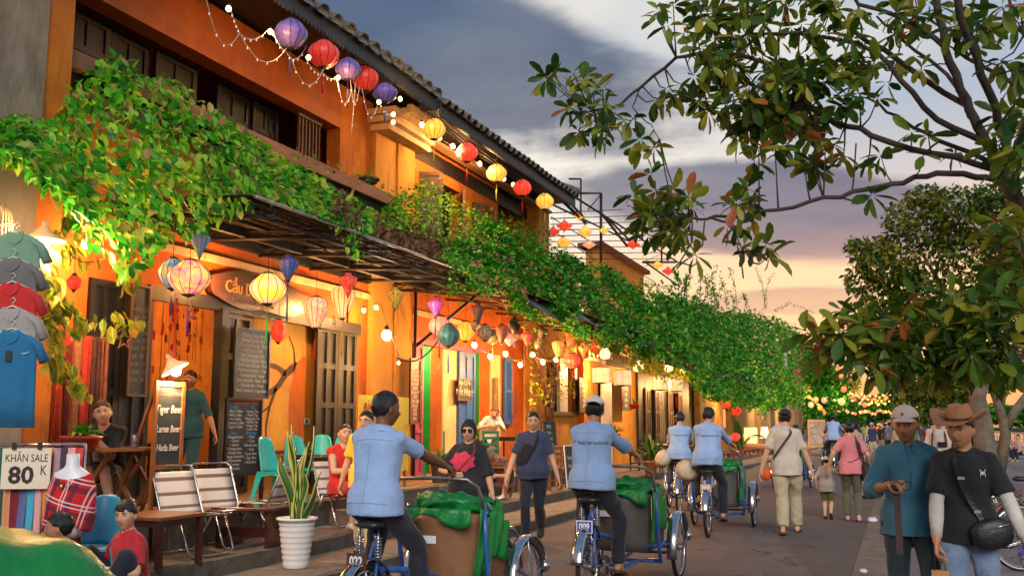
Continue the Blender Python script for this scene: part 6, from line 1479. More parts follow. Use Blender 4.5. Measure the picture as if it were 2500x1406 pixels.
# ================================================================ street furniture and shop goods
ALU = mat('aluminium_tube', (.55, .53, .50), .28, metal=1, var=.2); PLTEAL = mat('turquoise_plastic', (.035, .48, .42), .32, var=.08); PLBLUE = mat('blue_plastic', (.03, .33, .52), .35)
DKRW = mat('dark_red_wood', (.055, .012, .010), .18, var=.4, vscale=6, stretch=(1, .2, 1), coat=.5); WARMW = mat('warm_wood', (.30, .10, .028), .4, var=.35, vscale=7, stretch=(.2, 1, 1)); 
SLATE = mat('chalkboard', (.018, .024, .026), .6, var=.5, vscale=5, col2=(.035, .042, .045)); CHALK = mat('chalk', (.60, .56, .50), .9); CHBLUE = mat('blue_chalk', (.05, .35, .62), .9); CHRED = mat('red_chalk', (.60, .10, .06), .9)
STRIPE = mat('striped_webbing', (.56, .53, .50), .8, bump=.2, bscale=200); STRIPEB = mat('brown_stripe', (.17, .10, .085), .8)
def folding_chair(label, loc, rz, group='striped folding garden chairs on the terrace'):
    t = thing('folding_chair', label, 'chair', loc, rz, group); w = .24
    # local: sitter faces +y
    def seg(p0, p1, m, name, n=6):
        b = MB()
        def P(u, v):
            q = Vector(p0).lerp(Vector(p1), v); return (-w+2*w*u, q.y, q.z-.018*sin(pi*v)*(1 if name == 'seat' else 1)-.0)
        b.grid(P, 5, 25); b.m = [(1 if (f % 24) in (3, 4, 11, 12, 19, 20) else 0) for f in range(4*24)]
        o = b.build(name, [STRIPE, STRIPEB], t); o.modifiers.new('s', 'SOLIDIFY').thickness = .005
    seg((0, -.20, .40), (0, -.38, .80), 0, 'backrest'); seg((0, -.16, .37), (0, .24, .39), 0, 'seat')
    b = MB(); b.tube([(-w-.01, -.12, .24), (-w-.01, -.20, .40), (-w-.01, -.385, .82), (-w+.03, -.405, .86), (w-.03, -.405, .86), (w+.01, -.385, .82), (w+.01, -.20, .40), (w+.01, -.12, .24)], .0115, 8); b.build('back_frame', ALU, t)
    b = MB(); b.tube([(-w-.01, -.19, .375), (-w-.01, .24, .395), (w+.01, .24, .395), (w+.01, -.19, .375)], .0115, 8, closed=True); b.build('seat_frame', ALU, t)
    for y0, y1 in ((.20, .27), (-.10, -.30)):
        b = MB(); b.tube([(-w-.03, y0*.6, .38), (-w-.03, y1, .06), (-w+.02, y1+.01*0, .012), (w-.02, y1, .012), (w+.03, y1, .06), (w+.03, y0*.6, .38)], .0115, 8); b.build('leg', ALU, t)
    return t
x = -6.62
CHR = [('folding chair with brown stripes, leftmost of the pair on the terrace', (472, 1335), -6.58, radians(-104)), ('folding chair right of its twin, half tucked to the dark table', (560, 1300), -6.68, radians(-108)),
       ('folding chair behind the glossy dark table, beside the chalkboard stand', (640, 1265), -6.9, radians(95)), ('folding chair under the young man in the red vest', (838, 1240), -6.70, radians(-118))]
for lb, (px, py), xx, rz in CHR: folding_chair(lb, gz(px, py, xx, .24), rz)
def table(name, label, loc, rz, w, d, h, topm, legm, slab_legs=False, round_=False, cat='table', th=.035, leg=.05, group=None):
    t = thing(name, label, cat, loc, rz, group)
    if round_: MB().lathe([(w/2*.97, h-th), (w/2, h-th*.5), (w/2, h), (w/2*.98, h+.001)], 36).build('table_top', topm, t)
    else:
        o = MB().box((0, 0, h-th/2), (w, d, th)).build('table_top', topm, t); o.modifiers.new('b', 'BEVEL').width = .006
    if slab_legs:
        for sd in (-1, 1): o = MB().box((sd*(w/2-.07), 0, (h-th)/2), (.045, d*.86, h-th)).build('leg', legm, t)
        MB().box((0, 0, h*.35), (w-.16, .03, .10)).build('stretcher', legm, t)
    else:
        q = w/2*(.62 if round_ else 1)-leg*(.0 if round_ else .8); e = (w/2*.62 if round_ else d/2-leg*.8)
        for sx in (-1, 1):
            for sy in (-1, 1): MB().box((sx*q, sy*e, (h-th)/2), (leg, leg, h-th)).build('leg', legm, t)
        MB().box((0, 0, h-th-.03), (2*q, 2*e, .05)).build('apron', legm, t)
    return t
table('low_table', 'low glossy dark red table with slab legs on the terrace', gz(620, 1290, -6.45, .24), radians(4), .72, .55, .42, DKRW, DKRW, True)
table('low_table', 'low dark wooden table beside the girl in red', gz(378, 1360, -6.35, .24), radians(0), .62, .62, .47, mat('mid_wood', (.20, .075, .03), .35, var=.3), DKRW)
# turquoise plastic chairs
def plastic_chair(label, loc, rz, m=PLTEAL, group='turquoise plastic chairs on the porch', s=1.0, slots=True):
    t = thing('plastic_chair', label, 'chair', loc, rz, group)
    b = MB()
    def P(u, v):
        a = (u-.5)*2; W_ = .185-.06*v**1.5; z = .36+.42*v; return (a*W_, -.19-.10*v+.05*abs(a)**2, z+.0-.05*v*a*a*a*a)
    b.grid(P, 13, 12); o = b.build('backrest', m, t); o.modifiers.new('s', 'SOLIDIFY').thickness = .012
    if slots:
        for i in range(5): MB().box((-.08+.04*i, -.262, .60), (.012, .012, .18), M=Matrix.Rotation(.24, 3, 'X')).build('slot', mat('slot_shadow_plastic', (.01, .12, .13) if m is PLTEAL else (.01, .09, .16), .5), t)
    b = MB()
    def P(u, v): a = (u-.5)*2; return (a*(.19+.01*v), -.19+.40*v, .365-.012*sin(pi*u)+.02*v*v-(.04*max(0, v-.85)/.15))
    b.grid(P, 11, 11); o = b.build('seat', m, t); o.modifiers.new('s', 'SOLIDIFY').thickness = .014
    for sx in (-1, 1):
        for sy in (-1, 1):
            b = MB(); x0, y0 = sx*.165, (-.17 if sy < 0 else .18); x1, y1 = sx*.215, (-.26 if sy < 0 else .23); rg = []
            for u, wd in ((0, .045), (.5, .035), (1, .026)):
                X, Y, Z = x0+(x1-x0)*u, y0+(y1-y0)*u, .37*(1-u); rg.append([(X-sx*0, Y+wd, Z), (X, Y-wd, Z), (X-sx*.012, Y-wd, Z), (X-sx*.012, Y+wd, Z)])
            b.rings(rg, True, smooth=False); b.build('leg', m, t)
        b = MB(); b.prism([(-.2, .36), (.19, .365), (.17, .30), (0, .335), (-.17, .30)], .012, x0=sx*.18-.006); b.build('side_rail', m, t)
    t.scale = (s*1.05,)*3; return t
for lb, px, py, xx, rz in (('turquoise plastic chair nearest the chalkboard, seen from the side', 682, 1222, -7.30, radians(-92)), ('turquoise plastic chair second from the chalkboard', 735, 1205, -7.75, radians(-120)), ('turquoise plastic chair third along the yellow wall', 782, 1185, -8.2, radians(-150)), ('turquoise plastic chair by the dark door, behind the young man in red', 832, 1180, -8.1, radians(-160))):
    plastic_chair(lb, gz(px, py, xx, .55), rz)
plastic_chair('blue plastic chair beside the mannequin', gz(238, 1330, -5.95, .24), radians(-150), PLBLUE, None, .86)
plastic_chair('green plastic chair inside the doorway', (-9.3, 11.35, .55), radians(140), mat('green_plastic', (.02, .25, .12), .4), None)
table('red_table', 'small dark red table among the turquoise chairs', gz(770, 1190, -7.6, .55), 0, .5, .5, .56, DKRW, DKRW)
table('inner_table', 'dark red table inside the doorway', (-9.7, 11.5, .55), .1, .8, .6, .72, DKRW, DKRW)
tb = thing('sauce_bottle', 'small bottle with red cap standing against the yellow wall', 'bottle', gz(702, 1095, -8.45, 1.14)); MB().lathe([(.03, 0), (.032, .1), (.015, .14), (.013, .16)], 12).build('body', mat('pale_glass', (.5, .45, .4), .2), tb); MB().lathe([(.017, .16), (.015, .20)], 10).build('cap', TR, tb)
slab('wall_shelf', -8.75, -8.40, 12.3, 13.6, 1.10, 1.14, DARKW, None); o = bpy.data.objects['wall_shelf']; tag(o, 'narrow dark shelf along the foot of the yellow mural wall', 'shelf')
sk_ = thing('power_socket', 'white power socket on the yellow wall by the door', 'socket', gz(751, 1028, -8.7, 0)); p = on_x(751, 1028, -8.8); sk_.location = (XW-.215, p.y, p.z)
MB().box((.006, 0, 0), (.012, .16, .10)).build('plate', WHITEP, sk_); MB().box((.014, -.03, 0), (.006, .05, .06)).build('outlet', CONC2, sk_)
# X-legged wooden table with a can, and the red flower pot
t = thing('folding_table', 'orange-brown X-legged wooden table in front of the young man in black', 'table', gz(285, 1190, -7.35, .55), radians(4)); 
for i in range(7): MB().box((-.27+.09*i, 0, .72), (.085, 1.25, .025)).build('slat', WARMW, t)
for sy in (-.45, .1, .5):
    for sd in (-1, 1): MB().box((0, sy+.02*sd, .36), (.04, .035, .86), M=Matrix.Rotation(sd*.62, 3, 'Y')).build('leg', WARMW, t)
MB().box((0, 0, .18), (.035, 1.1, .035)).build('stretcher', WARMW, t)
c = thing('drink_can', 'small drink can on the wooden table', 'can', gz(327, 1105, -7.2, 1.285)); MB().lathe([(.028, 0), (.033, .008), (.033, .115), (.027, .13)], 16).build('body', mat('can', (.45, .42, .30), .3, metal=.6, var=.5, vscale=30, col2=(.05, .10, .30)), c)
# chalk boards ------------------------------------------------------------
def scrib(parent, x, y0, y1, z, n, m, rd, h=.032):
    """a line of handwriting as thin chalk strokes on a board facing +x"""
    b = MB(); y = y0; pts = []
    while y < y1:
        L = rd.uniform(.05, .11); k = int(L/.011); 
        pts = [(x, y+i*.011, z+(rd.uniform(-.4, .4) if i % 2 else rd.uniform(.3, .9))*h*(.9 if rd.random() < .8 else 1.3)*(1 if i % 2 else -.0)) for i in range(k)]
        if len(pts) > 1:
            for a_, c_ in zip(pts[:-1], pts[1:]):
                b.add([(a_[0], a_[1], a_[2]-.0022), (c_[0], c_[1], c_[2]-.0022), (c_[0], c_[1], c_[2]+.0022), (a_[0], a_[1], a_[2]+.0022)], [(0, 1, 2, 3)])
        y += L+.022
    return b
def board(label, y0, y1, z0, z1, x, lines, frame_m=DARKW, name='menu_board', tilt=0.0, fw=.03, group='handwritten chalkboard menus', surf=SLATE):
    yc, zc = (y0+y1)/2, (z0+z1)/2; t = thing(name, label, 'chalkboard', (x, yc, z0), 0, group); w, h = y1-y0, z1-z0
    MB().box((-.012, 0, h/2), (.02, w, h)).build('slate', surf, t)
    b = MB()
    for sy in (-1, 1): b.box((0, sy*(w/2-fw/2), h/2), (.035, fw, h))
    for z in (fw/2, h-fw/2): b.box((0, 0, z), (.034, w-2*fw, fw))
    b.build('board_frame', frame_m, t)
    rd = random.Random(int(y0*100)); all_ = {}
    for (s, zz, size, mm, yy) in lines:
        if s is None: continue
        text(s, t, (.0015, yy*w, zz*h), FACE_X, mm, size, 'chalk_writing', bold=.0006, ext=.0004)
    t.rotation_euler = (0, tilt, 0); return t
def column_lines(words, z0, dz, size, m, y=0): return [(wd, z0-dz*i, size, m, y) for i, wd in enumerate(words)]
p0, p1 = on_x(574, 800, -8.33), on_x(660, 800, -8.33)
board('upper chalkboard menu with fourteen handwritten dishes', p0.y, p1.y, on_x(620, 972, -8.33).z, on_x(620, 803, -8.33).z, -8.33,
      column_lines(['- Chicken Rice  40 k', '- Quang Noodle  35 k', '- Cao Lau Noodle  35 k', '- Grill beef - Pork', '- Beef wrapped  60 k', '- Fried Spring Roll  50 k', '- Grill meat Skewer  50 k', '- Pork lemongrass - Thai', '- Roasted pork  Salad', '- Rice pancake - Beef  60 k', '- Noodle Stir - Fried', '- Beef, Seafood, Vegetables'], .90, .072, .068, CHALK))
p0, p1 = on_x(553, 970, -7.75), on_x(640, 970, -7.75)
cb = board('lower chalkboard drinks menu standing on dark legs', p0.y, p1.y, on_x(600, 1160, -7.75).z, on_x(600, 972, -7.75).z, -7.75,
      [('Cầu Duyên Menu', .945, .075, CHRED, .05), ('Coffee', .88, .06, CHBLUE, -.28), ('Tea', .88, .06, CHBLUE, .24), ('Juice', .55, .06, CHBLUE, -.28), ('Beverage', .55, .06, CHBLUE, .22)]
      + column_lines(['• Black Coffee', '• Milk Coffee', '• Ice Coffee', '• Coconut Coffee', '• Yogurt Coffee'], .83, .05, .052, CHALK, -.25)+column_lines(['• Lemon Tea', '• Peach Tea', '• Bergamot Tea', '• Herbal Tea', '• Ginger Tea', '• Lotus Tea'], .83, .046, .052, CHALK, .22)
      + column_lines(['• Pineapple juice', '• Carrot', '• Lemon', '• Orange juice', '• Passion juice', '• Mango Smoothie', '• Watermelon', '• Coconut', '• Fruit juice'], .50, .05, .052, CHALK, -.24)+column_lines(['• Pepsi', '• Coca', '• Mineral water', '• Soda', '• Larue Beer', '• Tiger Beer', '• Huda Beer'], .50, .055, .052, CHALK, .22))
for sy in (-1, 1): MB().box((.0, sy*.42, -.22), (.04, .045, .46)).build('leg', DARKW, cb); MB().box((.06, sy*.42, -.46), (.50, .06, .045)).build('foot', DARKW, cb)
p0, p1 = on_x(322, 690, -8.5), on_x(370, 690, -8.5)
board('tall narrow chalkboard on the dark door, left of the doorway', p0.y, p1.y, 1.85, 3.2, -8.5, column_lines(['coffee  25', 'tea  20', 'juice  35', 'beer  20', 'wine  60', 'rum  50', 'gin  50', 'soda  15', 'water  10', 'lime  20'], .78, .07, .075, mat('faint_chalk', (.20, .18, .15), .9)), BROWNW)
p0, p1 = on_x(1002, 880, -8.3), on_x(1027, 880, -8.3)
board('tall red menu board on the pink door leaf', p0.y, p1.y, on_x(1015, 1035, -8.3).z, on_x(1015, 875, -8.3).z, -8.3, column_lines(['CAO LẦU', 'MÌ QUẢNG', 'CƠM GÀ', 'PHỞ BÒ', 'BÚN', 'BÁNH MÌ', 'NEM', 'CHẢ GIÒ', 'SALAD', 'SÚP', 'TRÀ', 'BIA'], .80, .065, .085, CHALK), BROWNW, surf=mat('red_board', (.16, .02, .015), .5))
p0, p1 = on_x(1118, 928, -8.4), on_x(1150, 928, -8.4)
b_ = board('small dark cafe sign on the blue door', p0.y, p1.y, on_x(1134, 978, -8.4).z, on_x(1134, 924, -8.4).z, -8.4, [('Tiệm Cà Phê', .80, .13, CHALK, 0), ('Nốt Nhạc', .38, .20, CHALK, 0)], BROWNW, group=None, name='shop_sign')
b = MB(); pp = on_x(1216, 975, -8.42); q = thing('vertical_sign', 'vertical wooden sign with carved letters on the blue shutter', 'sign', (-8.46, pp.y, pp.z)); MB().box((0, 0, 0), (.03, .16, 1.0)).build('board', mat('carved_wood', (.30, .20, .10), .6, var=.4), q)
for i, ch in enumerate('RESTAURANT'): text(ch, q, (.02, 0, .42-.093*i), FACE_X, DARKW, .10, 'letter', bold=.003)
pc = on_x(1352, 1060, -6.9); cbx = board('tall leaning slate menu board beside the navy-tee man', pc.y-.45, pc.y+.42, .55, 1.62, -6.95, column_lines(['MENU', 'Coffee', 'Smoothies', 'Fresh juice', 'Beer', 'Fried rice', 'Noodles'], .88, .12, .10, CHALK), CONC2, tilt=-.06)
pc = on_x(1402, 1150, -6.3)
bb2 = board('white-framed blackboard leaning on the pavement left of driver 009', pc.y-.45, pc.y+.5, .26, 1.12, -6.32, column_lines(['Happy hour', 'fresh beer', '4 k'], .7, .2, .12, CHALK), WHITEP, tilt=-.08)
pc = on_x(1425, 960, -8.5); board('small chalkboard hung by the dark window', 27.9, 28.9, 1.9, 2.9, -8.6, column_lines(['lunch', 'soup', 'rice', 'tea', 'cake'], .8, .15, .16, CHALK), DARKW)
pc = on_x(1530, 950, -8.5); board('brown chalkboard hung on the yellow pilaster behind the drum lanterns', pc.y-.7, pc.y+.5, 2.0, 2.95, -8.5, column_lines(['menu', 'fish', 'crab', 'rice'], .8, .2, .18, CHALK), BROWNW)
# wooden A-board with beers and its cone lamp
pa = on_x(408, 1100, -7.0); t = thing('menu_easel', 'wooden A-board listing beers under a small cone lamp', 'sign board', (-7.0, pa.y, .55), radians(2), None)
MB().box((-.01, 0, .95), (.018, .40, .80)).build('slate', SLATE, t)
for sy in (-1, 1): MB().box((0, sy*.215, .70), (.035, .04, 1.42)).build('post', WARMW, t); MB().box((-.25, sy*.215, .66), (.03, .035, 1.4), M=Matrix.Rotation(.34, 3, 'Y')).build('leg', WARMW, t)
for z in (1.38, .54): MB().box((.001, 0, z), (.03, .40, .05)).build('rail', WARMW, t)
MB().box((-.01, 0, .32), (.016, .38, .34)).build('slate', SLATE, t)
for s_, z, sz, m_ in (('Cầu Duyên Menu', 1.28, .066, CHRED), ('Tiger Beer', 1.12, .115, CHALK), ('Larue Beer', .92, .100, CHALK), ('Huda Beer', .73, .095, CHALK), ('Sài Gòn', .30, .06, CHALK)): text(s_, t, (.001, -.0, z), FACE_X, m_, sz, 'chalk_writing', bold=.0015, shear=.2, sx=.85)
cone_lamp('small straw cone lamp clipped above the beer board', (-6.97, pa.y+.03, 2.08), .15, (.25, -.45, 0), 32)
# carved cafe sign over the door
pz = on_x(600, 712, -8.5); t = thing('cafe_sign', 'carved dark wood cafe sign above the doorway', 'sign', (-8.5, pz.y+.45, pz.z)); N = 40
rg = []; rr = random.Random(3)
out = [(1.30*cos(a)*(1+.04*sin(5*a+1)), (.22+.05*abs(cos(a))+.06*max(0, sin(a))*(-cos(a)))*sin(a)*1.1-.08*cos(a)*0+.02*sin(7*a)) for a in [2*pi*i/N for i in range(N)]]
b = MB(); b.prism(out, .07, x0=-.05); b.build('board', mat('carved_dark_wood', (.085, .030, .014), .4, var=.5, bump=.4, stretch=(1, .2, 1)), t)
text('Cầu Duyên', t, (.024, -.42, .02), FACE_X, mat('gilt', (.55, .27, .08), .45), .235, 'lettering', ext=.006, bold=.002, sx=.95); text('★ Coffee & Restaurant', t, (.024, -.30, -.14), FACE_X, mat('gilt_dim', (.22, .09, .03), .5), .11, 'lettering', ext=.003)
# yellow food sign
p0, p1 = on_x(879, 1000, -7.3), on_x(999, 1000, -7.3); t = thing('food_sign', 'tall yellow food sign with red heading behind driver 022', 'sign', (-7.3, p0.y, 0)); W_ = p1.y-p0.y; zt = on_x(879, 963, -7.3).z
MB().box((-.02, W_/2, (zt+.8)/2), (.03, W_, zt-.8)).build('panel', mat('sign_yellow', (.85, .55, .05), .5), t); 
for s_, dz, sz, m_, y_ in (('ĐẶC SẢN', .18, .16, mat('sign_red', (.6, .02, .02), .5), .12), ('• CAO LẦU', .40, .105, mat('sign_navy', (.03, .03, .08), .5), .06), ('• MỲ QUẢNG', .57, .105, mat('sign_red', (0, 0, 0)), .06), ('• BÁNH BÈO', .75, .105, mat('sign_blue', (.03, .15, .45), .5), .06), ('• CƠM GÀ', .93, .105, mat('sign_navy', (0, 0, 0)), .06)):
    text(s_, t, (.001, y_, zt-dz), FACE_X, m_, sz, 'lettering', align='LEFT', bold=.002, sx=.82)
text('HỘI AN', t, (.001, W_-.09, zt-.45), (pi/2, -pi/2, pi/2) if False else (0, -pi/2, 0) if False else FACE_X, mat('sign_faint', (.6, .45, .08), .5), .09, 'lettering', sx=.5)
for y_ in (.1, W_-.1): MB().box((-.02, y_, .52), (.035, .04, .60)).build('post', CONC2, t)
# scarves rack with price card, mannequin with plaid shawl
pr = gz(72, 1250, -6.25, .24); SCC = [('coral', (.62, .06, .05)), ('cream', (.72, .52, .36)), ('dark_green', (.02, .12, .07)), ('peach', (.70, .30, .16)), ('wine', (.22, .02, .03)), ('slate_blue', (.12, .15, .32)), ('turquoise', (.06, .42, .55)), ('rose', (.75, .38, .38)), ('amber', (.70, .30, .05)), ('mauve', (.45, .28, .35)), ('charcoal', (.06, .05, .05)), ('pink', (.8, .35, .34))]
t = thing('scarf_rack', 'rack hung with striped coloured scarves behind the price card', 'clothes rack', pr, radians(28)); t.scale = (.74, .8, 1)

for sx in (-.52, .52): MB().tube([(sx, 0, 0), (sx, 0, 1.12)], .014, 8).build('post', ALU, t); MB().tube([(sx, -.22, .01), (sx, .22, .01)], .014, 8).build('foot', ALU, t)
MB().tube([(-.52, 0, 1.12), (.52, 0, 1.12)], .013, 8).build('rail', ALU, t)
for i in range(13):
    nm, c_ = SCC[i % 12]; x0 = -.50+.078*i; m_ = mat('scarf_'+nm, c_, .9, var=.12, bump=.3, bscale=30, stretch=(1, 1, .2)); b = MB()
    def Ps(u, v, x0=x0, i=i):
        L = .98+.08*sin(i*2.3); a = v*2-1; z = 1.135-abs(a)*L if abs(a) > .04 else 1.135; return (x0+.074*u+.004*sin(a*9+i), (.016 if a > 0 else -.016)*min(1, abs(a)*12)+.008*sin(u*2*pi+i)+.010*sin(abs(a)*7+i), z)
    b.grid(Ps, 6, 26); o = b.build('scarf', m_, t); o.modifiers.new('s', 'SOLIDIFY').thickness = .006
sg = thing('price_card', 'white price card clipped to the scarves', 'price card', Vector(pr)+Matrix.Rotation(radians(28), 3, 'Z') @ Vector((-.02, -.075, .94)), radians(28)); sg.scale = (.85,)*3; CARD = mat('card', (.78, .66, .50), .6)
MB().box((0, 0, 0), (.42, .006, .36)).build('card', CARD, sg)
text('KHĂN SALE', sg, (0, -.005, .09), (pi/2, 0, 0), mat('ink_brown', (.06, .03, .02), .6), .098, 'lettering', sx=.72); text('80', sg, (-.04, -.005, -.065), (pi/2, 0, 0), mat('ink_black', (.02, .012, .01), .6), .21, 'lettering', bold=.006, sx=1.05); text('K', sg, (.15, -.005, -.02), (pi/2, 0, 0), mat('ink_brown', (0, 0, 0)), .13, 'lettering', sx=.7)
for sx in (-.11, .11): MB().box((sx, -.01, .20), (.035, .03, .06)).build('clip', BLACK, sg)
mn = thing('mannequin', 'white bust mannequin wearing a red plaid shawl', 'mannequin', gz(166, 1330, -5.85, .2), radians(200)); mn.scale = (.78, .78, .95); MANN = mat('mannequin_white', (.74, .72, .76), .35); s2 = 1.0
b = MB(); rg = []
for z, w, d in ((.50, .10, .08), (.56, .13, .09), (.66, .13, .095), (.78, .155, .11), (.90, .19, .115), (.965, .185, .095), (1.0, .165, .085), (1.025, .11, .075), (1.045, .075, .065), (1.07, .062, .06), (1.15, .058, .058), (1.135, .02, .02)):
    rg.append([(w*cos(2*pi*j/28), d*sin(2*pi*j/28), z) for j in range(28)])
b.rings(rg, True); b.build('bust', MANN, mn); MB().tube([(0, 0, 0), (0, 0, .5)], .018, 8).build('stand', ALU, mn); MB().lathe([(.17, 0), (.16, .015), (.03, .03)], 20).build('base', ALU, mn)
PL = bpy.data.materials.new('red_plaid'); PL.use_nodes = True; tt = NT(PL.node_tree); bs = tt.n['Principled BSDF']; bs.inputs['Roughness'].default_value = .85
uv = tt.node('ShaderNodeTexCoord').outputs['Object']; sx_ = tt.node('ShaderNodeSeparateXYZ'); tt.l.new(tt.mapping(uv, (1, 1, 1), (0, 0, 0), (0, .25, .1)), sx_.inputs[0])
def band(o, per, w, off=0):
    f = tt.math('FRACT', tt.math('ADD', tt.math('DIVIDE', o, per), off)); return tt.math('LESS_THAN', f, w)
cc = tt.mix(0.0, (.55, .008, .010), (.55, .008, .010))
for o_, w_, of, col_ in ((0, .22, .5, (.05, .01, .04)), (2, .22, .5, (.08, .01, .03))): cc = tt.mix(tt.math('MULTIPLY', band(sx_.outputs[o_], .19, w_, of), .75), cc, col_)
for o_ in (0, 2):
    for of in (0, .16): cc = tt.mix(tt.math('MULTIPLY', band(sx_.outputs[o_], .19, .055, of), .8), cc, (.75, .62, .62))
tt.l.new(cc, bs.inputs['Base Color'])
b = MB()
def Pw(u, v):
    a = 2*pi*u; sh = .178+.05*min(1, v*3)+.02*v+.012*sin(a*6+v*4)*v; d = .115+.07*min(1, v*2)+.01*sin(a*5)*v; z = 1.005-(.40+.06*sin(a*3))*v-.05*(1-v)*(sin(a) > 0)*sin(a); return (sh*cos(a), d*sin(a), z)
b.grid(Pw, 49, 14); o = b.build('shawl', PL, mn); o.modifiers.new('s', 'SOLIDIFY').thickness = .008
b = MB()
def Pw(u, v): return (-.06+.16*u+.03*sin(v*5), .155+.05*v+.012*sin(u*14), .93-.72*v-.10*u)
b.grid(Pw, 10, 16); o = b.build('shawl_end', PL, mn); o.modifiers.new('s', 'SOLIDIFY').thickness = .01
MB().ball((.02, .175, .90), (.018, .012, .022), 8, 6).build('brooch', mat('gold', (.7, .45, .1), .3, metal=1), mn)
# polo shirts on hangers, cascading at far left
HANG = mat('hanger_plastic', (.6, .55, .5), .4)
for i, (lb, px, py, c_, z_) in enumerate((('pale green polo shirt, highest of the hanging column', 40, 575, (.20, .36, .24), 0), ('grey polo shirt under the pale green one', 32, 640, (.16, .15, .15), 0), ('red polo shirt in the middle of the hanging column', 30, 700, (.58, .02, .02), 0), ('light grey polo shirt above the blue one', 30, 760, (.36, .34, .32), 0), ('blue polo shirt, lowest and fully shown', 30, 815, (.012, .16, .34), 0))):
    p = on_x(px, py, -6.75+.05*i); t = thing('polo_shirt', lb, 'shirt', p, radians(30), 'polo shirts on hangers at the left edge'); m_ = cloth('polo_%d' % i, c_)
    b = MB(); L = 1.0 if i == 4 else .62; rg = []
    for z, w, d in ((-L*.74, .215, .035), (-L*.5, .205, .045), (-L*.25, .20, .05), (-.06, .19, .045), (-.01, .13, .04), (.015, .07, .04)):
        rg.append([(math.copysign(abs(cos(a))**.7, cos(a))*w, d*sin(a)+.008*sin(w*40+cos(a)*9)*(z < -.1), z) for a in [2*pi*j/32 for j in range(32)]])
    b.rings(rg, True); 
    me_o = b.build('body', m_, t)
    for sd in (-1, 1): MB().tube([(sd*.12, 0, -.03), (sd*.20, 0, -.09), (sd*.26, 0, -.22)], [.05, .062, .070], 12, flat=.6).build('sleeve', m_, t)
    for sd in (-1, 1): MB().add([(sd*.0, -.052, -.09), (sd*.055, -.056, -.05), (sd*.07, -.03, .03), (sd*.035, -.03, .03)], [(0, 1, 2, 3)]).build('collar', m_, t)
    b = MB(); b.tube([(-.17, 0, -.03), (0, 0, .045), (.17, 0, -.03)], .008, 6); b.tube([(0, 0, .045), (0, 0, .07), (.022, 0, .09), (0, 0, .112), (-.018, 0, .10)], .004, 6); b.build('hanger', HANG, t)
    if i == 4:
        MB().box((.0, -.058, -.18), (.045, .004, .085)).build('swing_tag', BLACK, t); MB().add([(.09, -.062, -.15), (.115, -.062, -.165), (.165, -.062, -.14), (.112, -.062, -.158)], [(0, 1, 2, 3)]).build('chest_logo', WHITEP, t)
    if i == 4: bb_ = None
b = MB(); b.tube([on_x(20, 560, -6.7), on_x(22, 520, -6.7)], .01, 6)
# snake plant in the white ribbed pot
pp = on_z(722, 1385, .106); t = thing('snake_plant', 'tall snake plant in a white ribbed pot on the kerb', 'potted plant', pp)
b = MB(); prof = [(.115, 0), (.122, .01)]
for i in range(8): z = .03+i*.055; r_ = .122+.062*z/.5; prof += [(r_, z), (r_+.008, z+.02), (r_+.001, z+.047)]
prof += [(.195, .465), (.205, .475), (.205, .49), (.185, .49), (.18, .44)]; b.lathe(prof, 36); b.build('pot', mat('white_pot', (.74, .72, .71), .4, var=.06), t)
MB().lathe([(.17, .44), (.01, .45)], 20).build('soil', mat('soil', (.03, .02, .012), .95), t)
SNK = bpy.data.materials.new('snake_leaf'); SNK.use_nodes = True; tt = NT(SNK.node_tree); bs = tt.n['Principled BSDF']; bs.inputs['Roughness'].default_value = .38
g_ = tt.node('ShaderNodeTexCoord').outputs['UV']; su = tt.node('ShaderNodeSeparateXYZ'); tt.l.new(g_, su.inputs[0])
ed = tt.math('ABSOLUTE', tt.math('SUBTRACT', su.outputs[0], .5)); nz = tt.noise(tt.mapping(g_, (2, 26, 1)), 3, 3)
cc = tt.mix(tt.ramp(nz, [(.4, (0, 0, 0)), (.6, (1, 1, 1))]), (.012, .07, .018), (.045, .14, .03)); cc = tt.mix(tt.math('GREATER_THAN', ed, .34), cc, (.50, .48, .10)); tt.l.new(cc, bs.inputs['Base Color'])
rd = random.Random(9)
for i in range(15):
    a = rd.uniform(0, 2*pi); r0 = rd.uniform(.01, .10); H_ = rd.uniform(.50, .95) if i > 3 else rd.uniform(.9, 1.02); w0 = rd.uniform(.028, .042); ln = rd.uniform(.04, .20); fa = rd.uniform(0, pi); ph = rd.uniform(0, 6)
    me = bpy.data.meshes.new('leaf'); vs = []; fs = []; uvs = []
    for k in range(15):
        v = k/14; cx = r0*cos(a)+ln*cos(a)*v**1.5+.018*sin(v*7+ph); cy = r0*sin(a)+ln*sin(a)*v**1.5+.018*cos(v*6+ph); z = .42+H_*v; w = w0*(.55+.75*sin(pi*min(1, v*.9+.05))**.7)*(1 if v < .8 else max(.03, (1-v)/.2)); tw = fa+.5*sin(v*4+ph)
        for q, (u, hh) in enumerate(((-1, .012), (-.4, -.004), (.4, -.004), (1, .012))): vs.append((cx+u*w*cos(tw)-hh*sin(tw), cy+u*w*sin(tw)+hh*cos(tw), z)); uvs.append((u*.5+.5, v))
    for k in range(14):
        for q in range(3): fs.append((k*4+q, k*4+q+1, k*4+q+5, k*4+q+4))
    me.from_pydata(vs, [], fs); ul = me.uv_layers.new(name='UVMap')
    for pl in me.polygons:
        pl.use_smooth = True
        for li in pl.loop_indices: ul.data[li].uv = uvs[me.loops[li].vertex_index]
    me.materials.append(SNK); o = link('leaf', me, t); o.modifiers.new('s', 'SOLIDIFY').thickness = .005
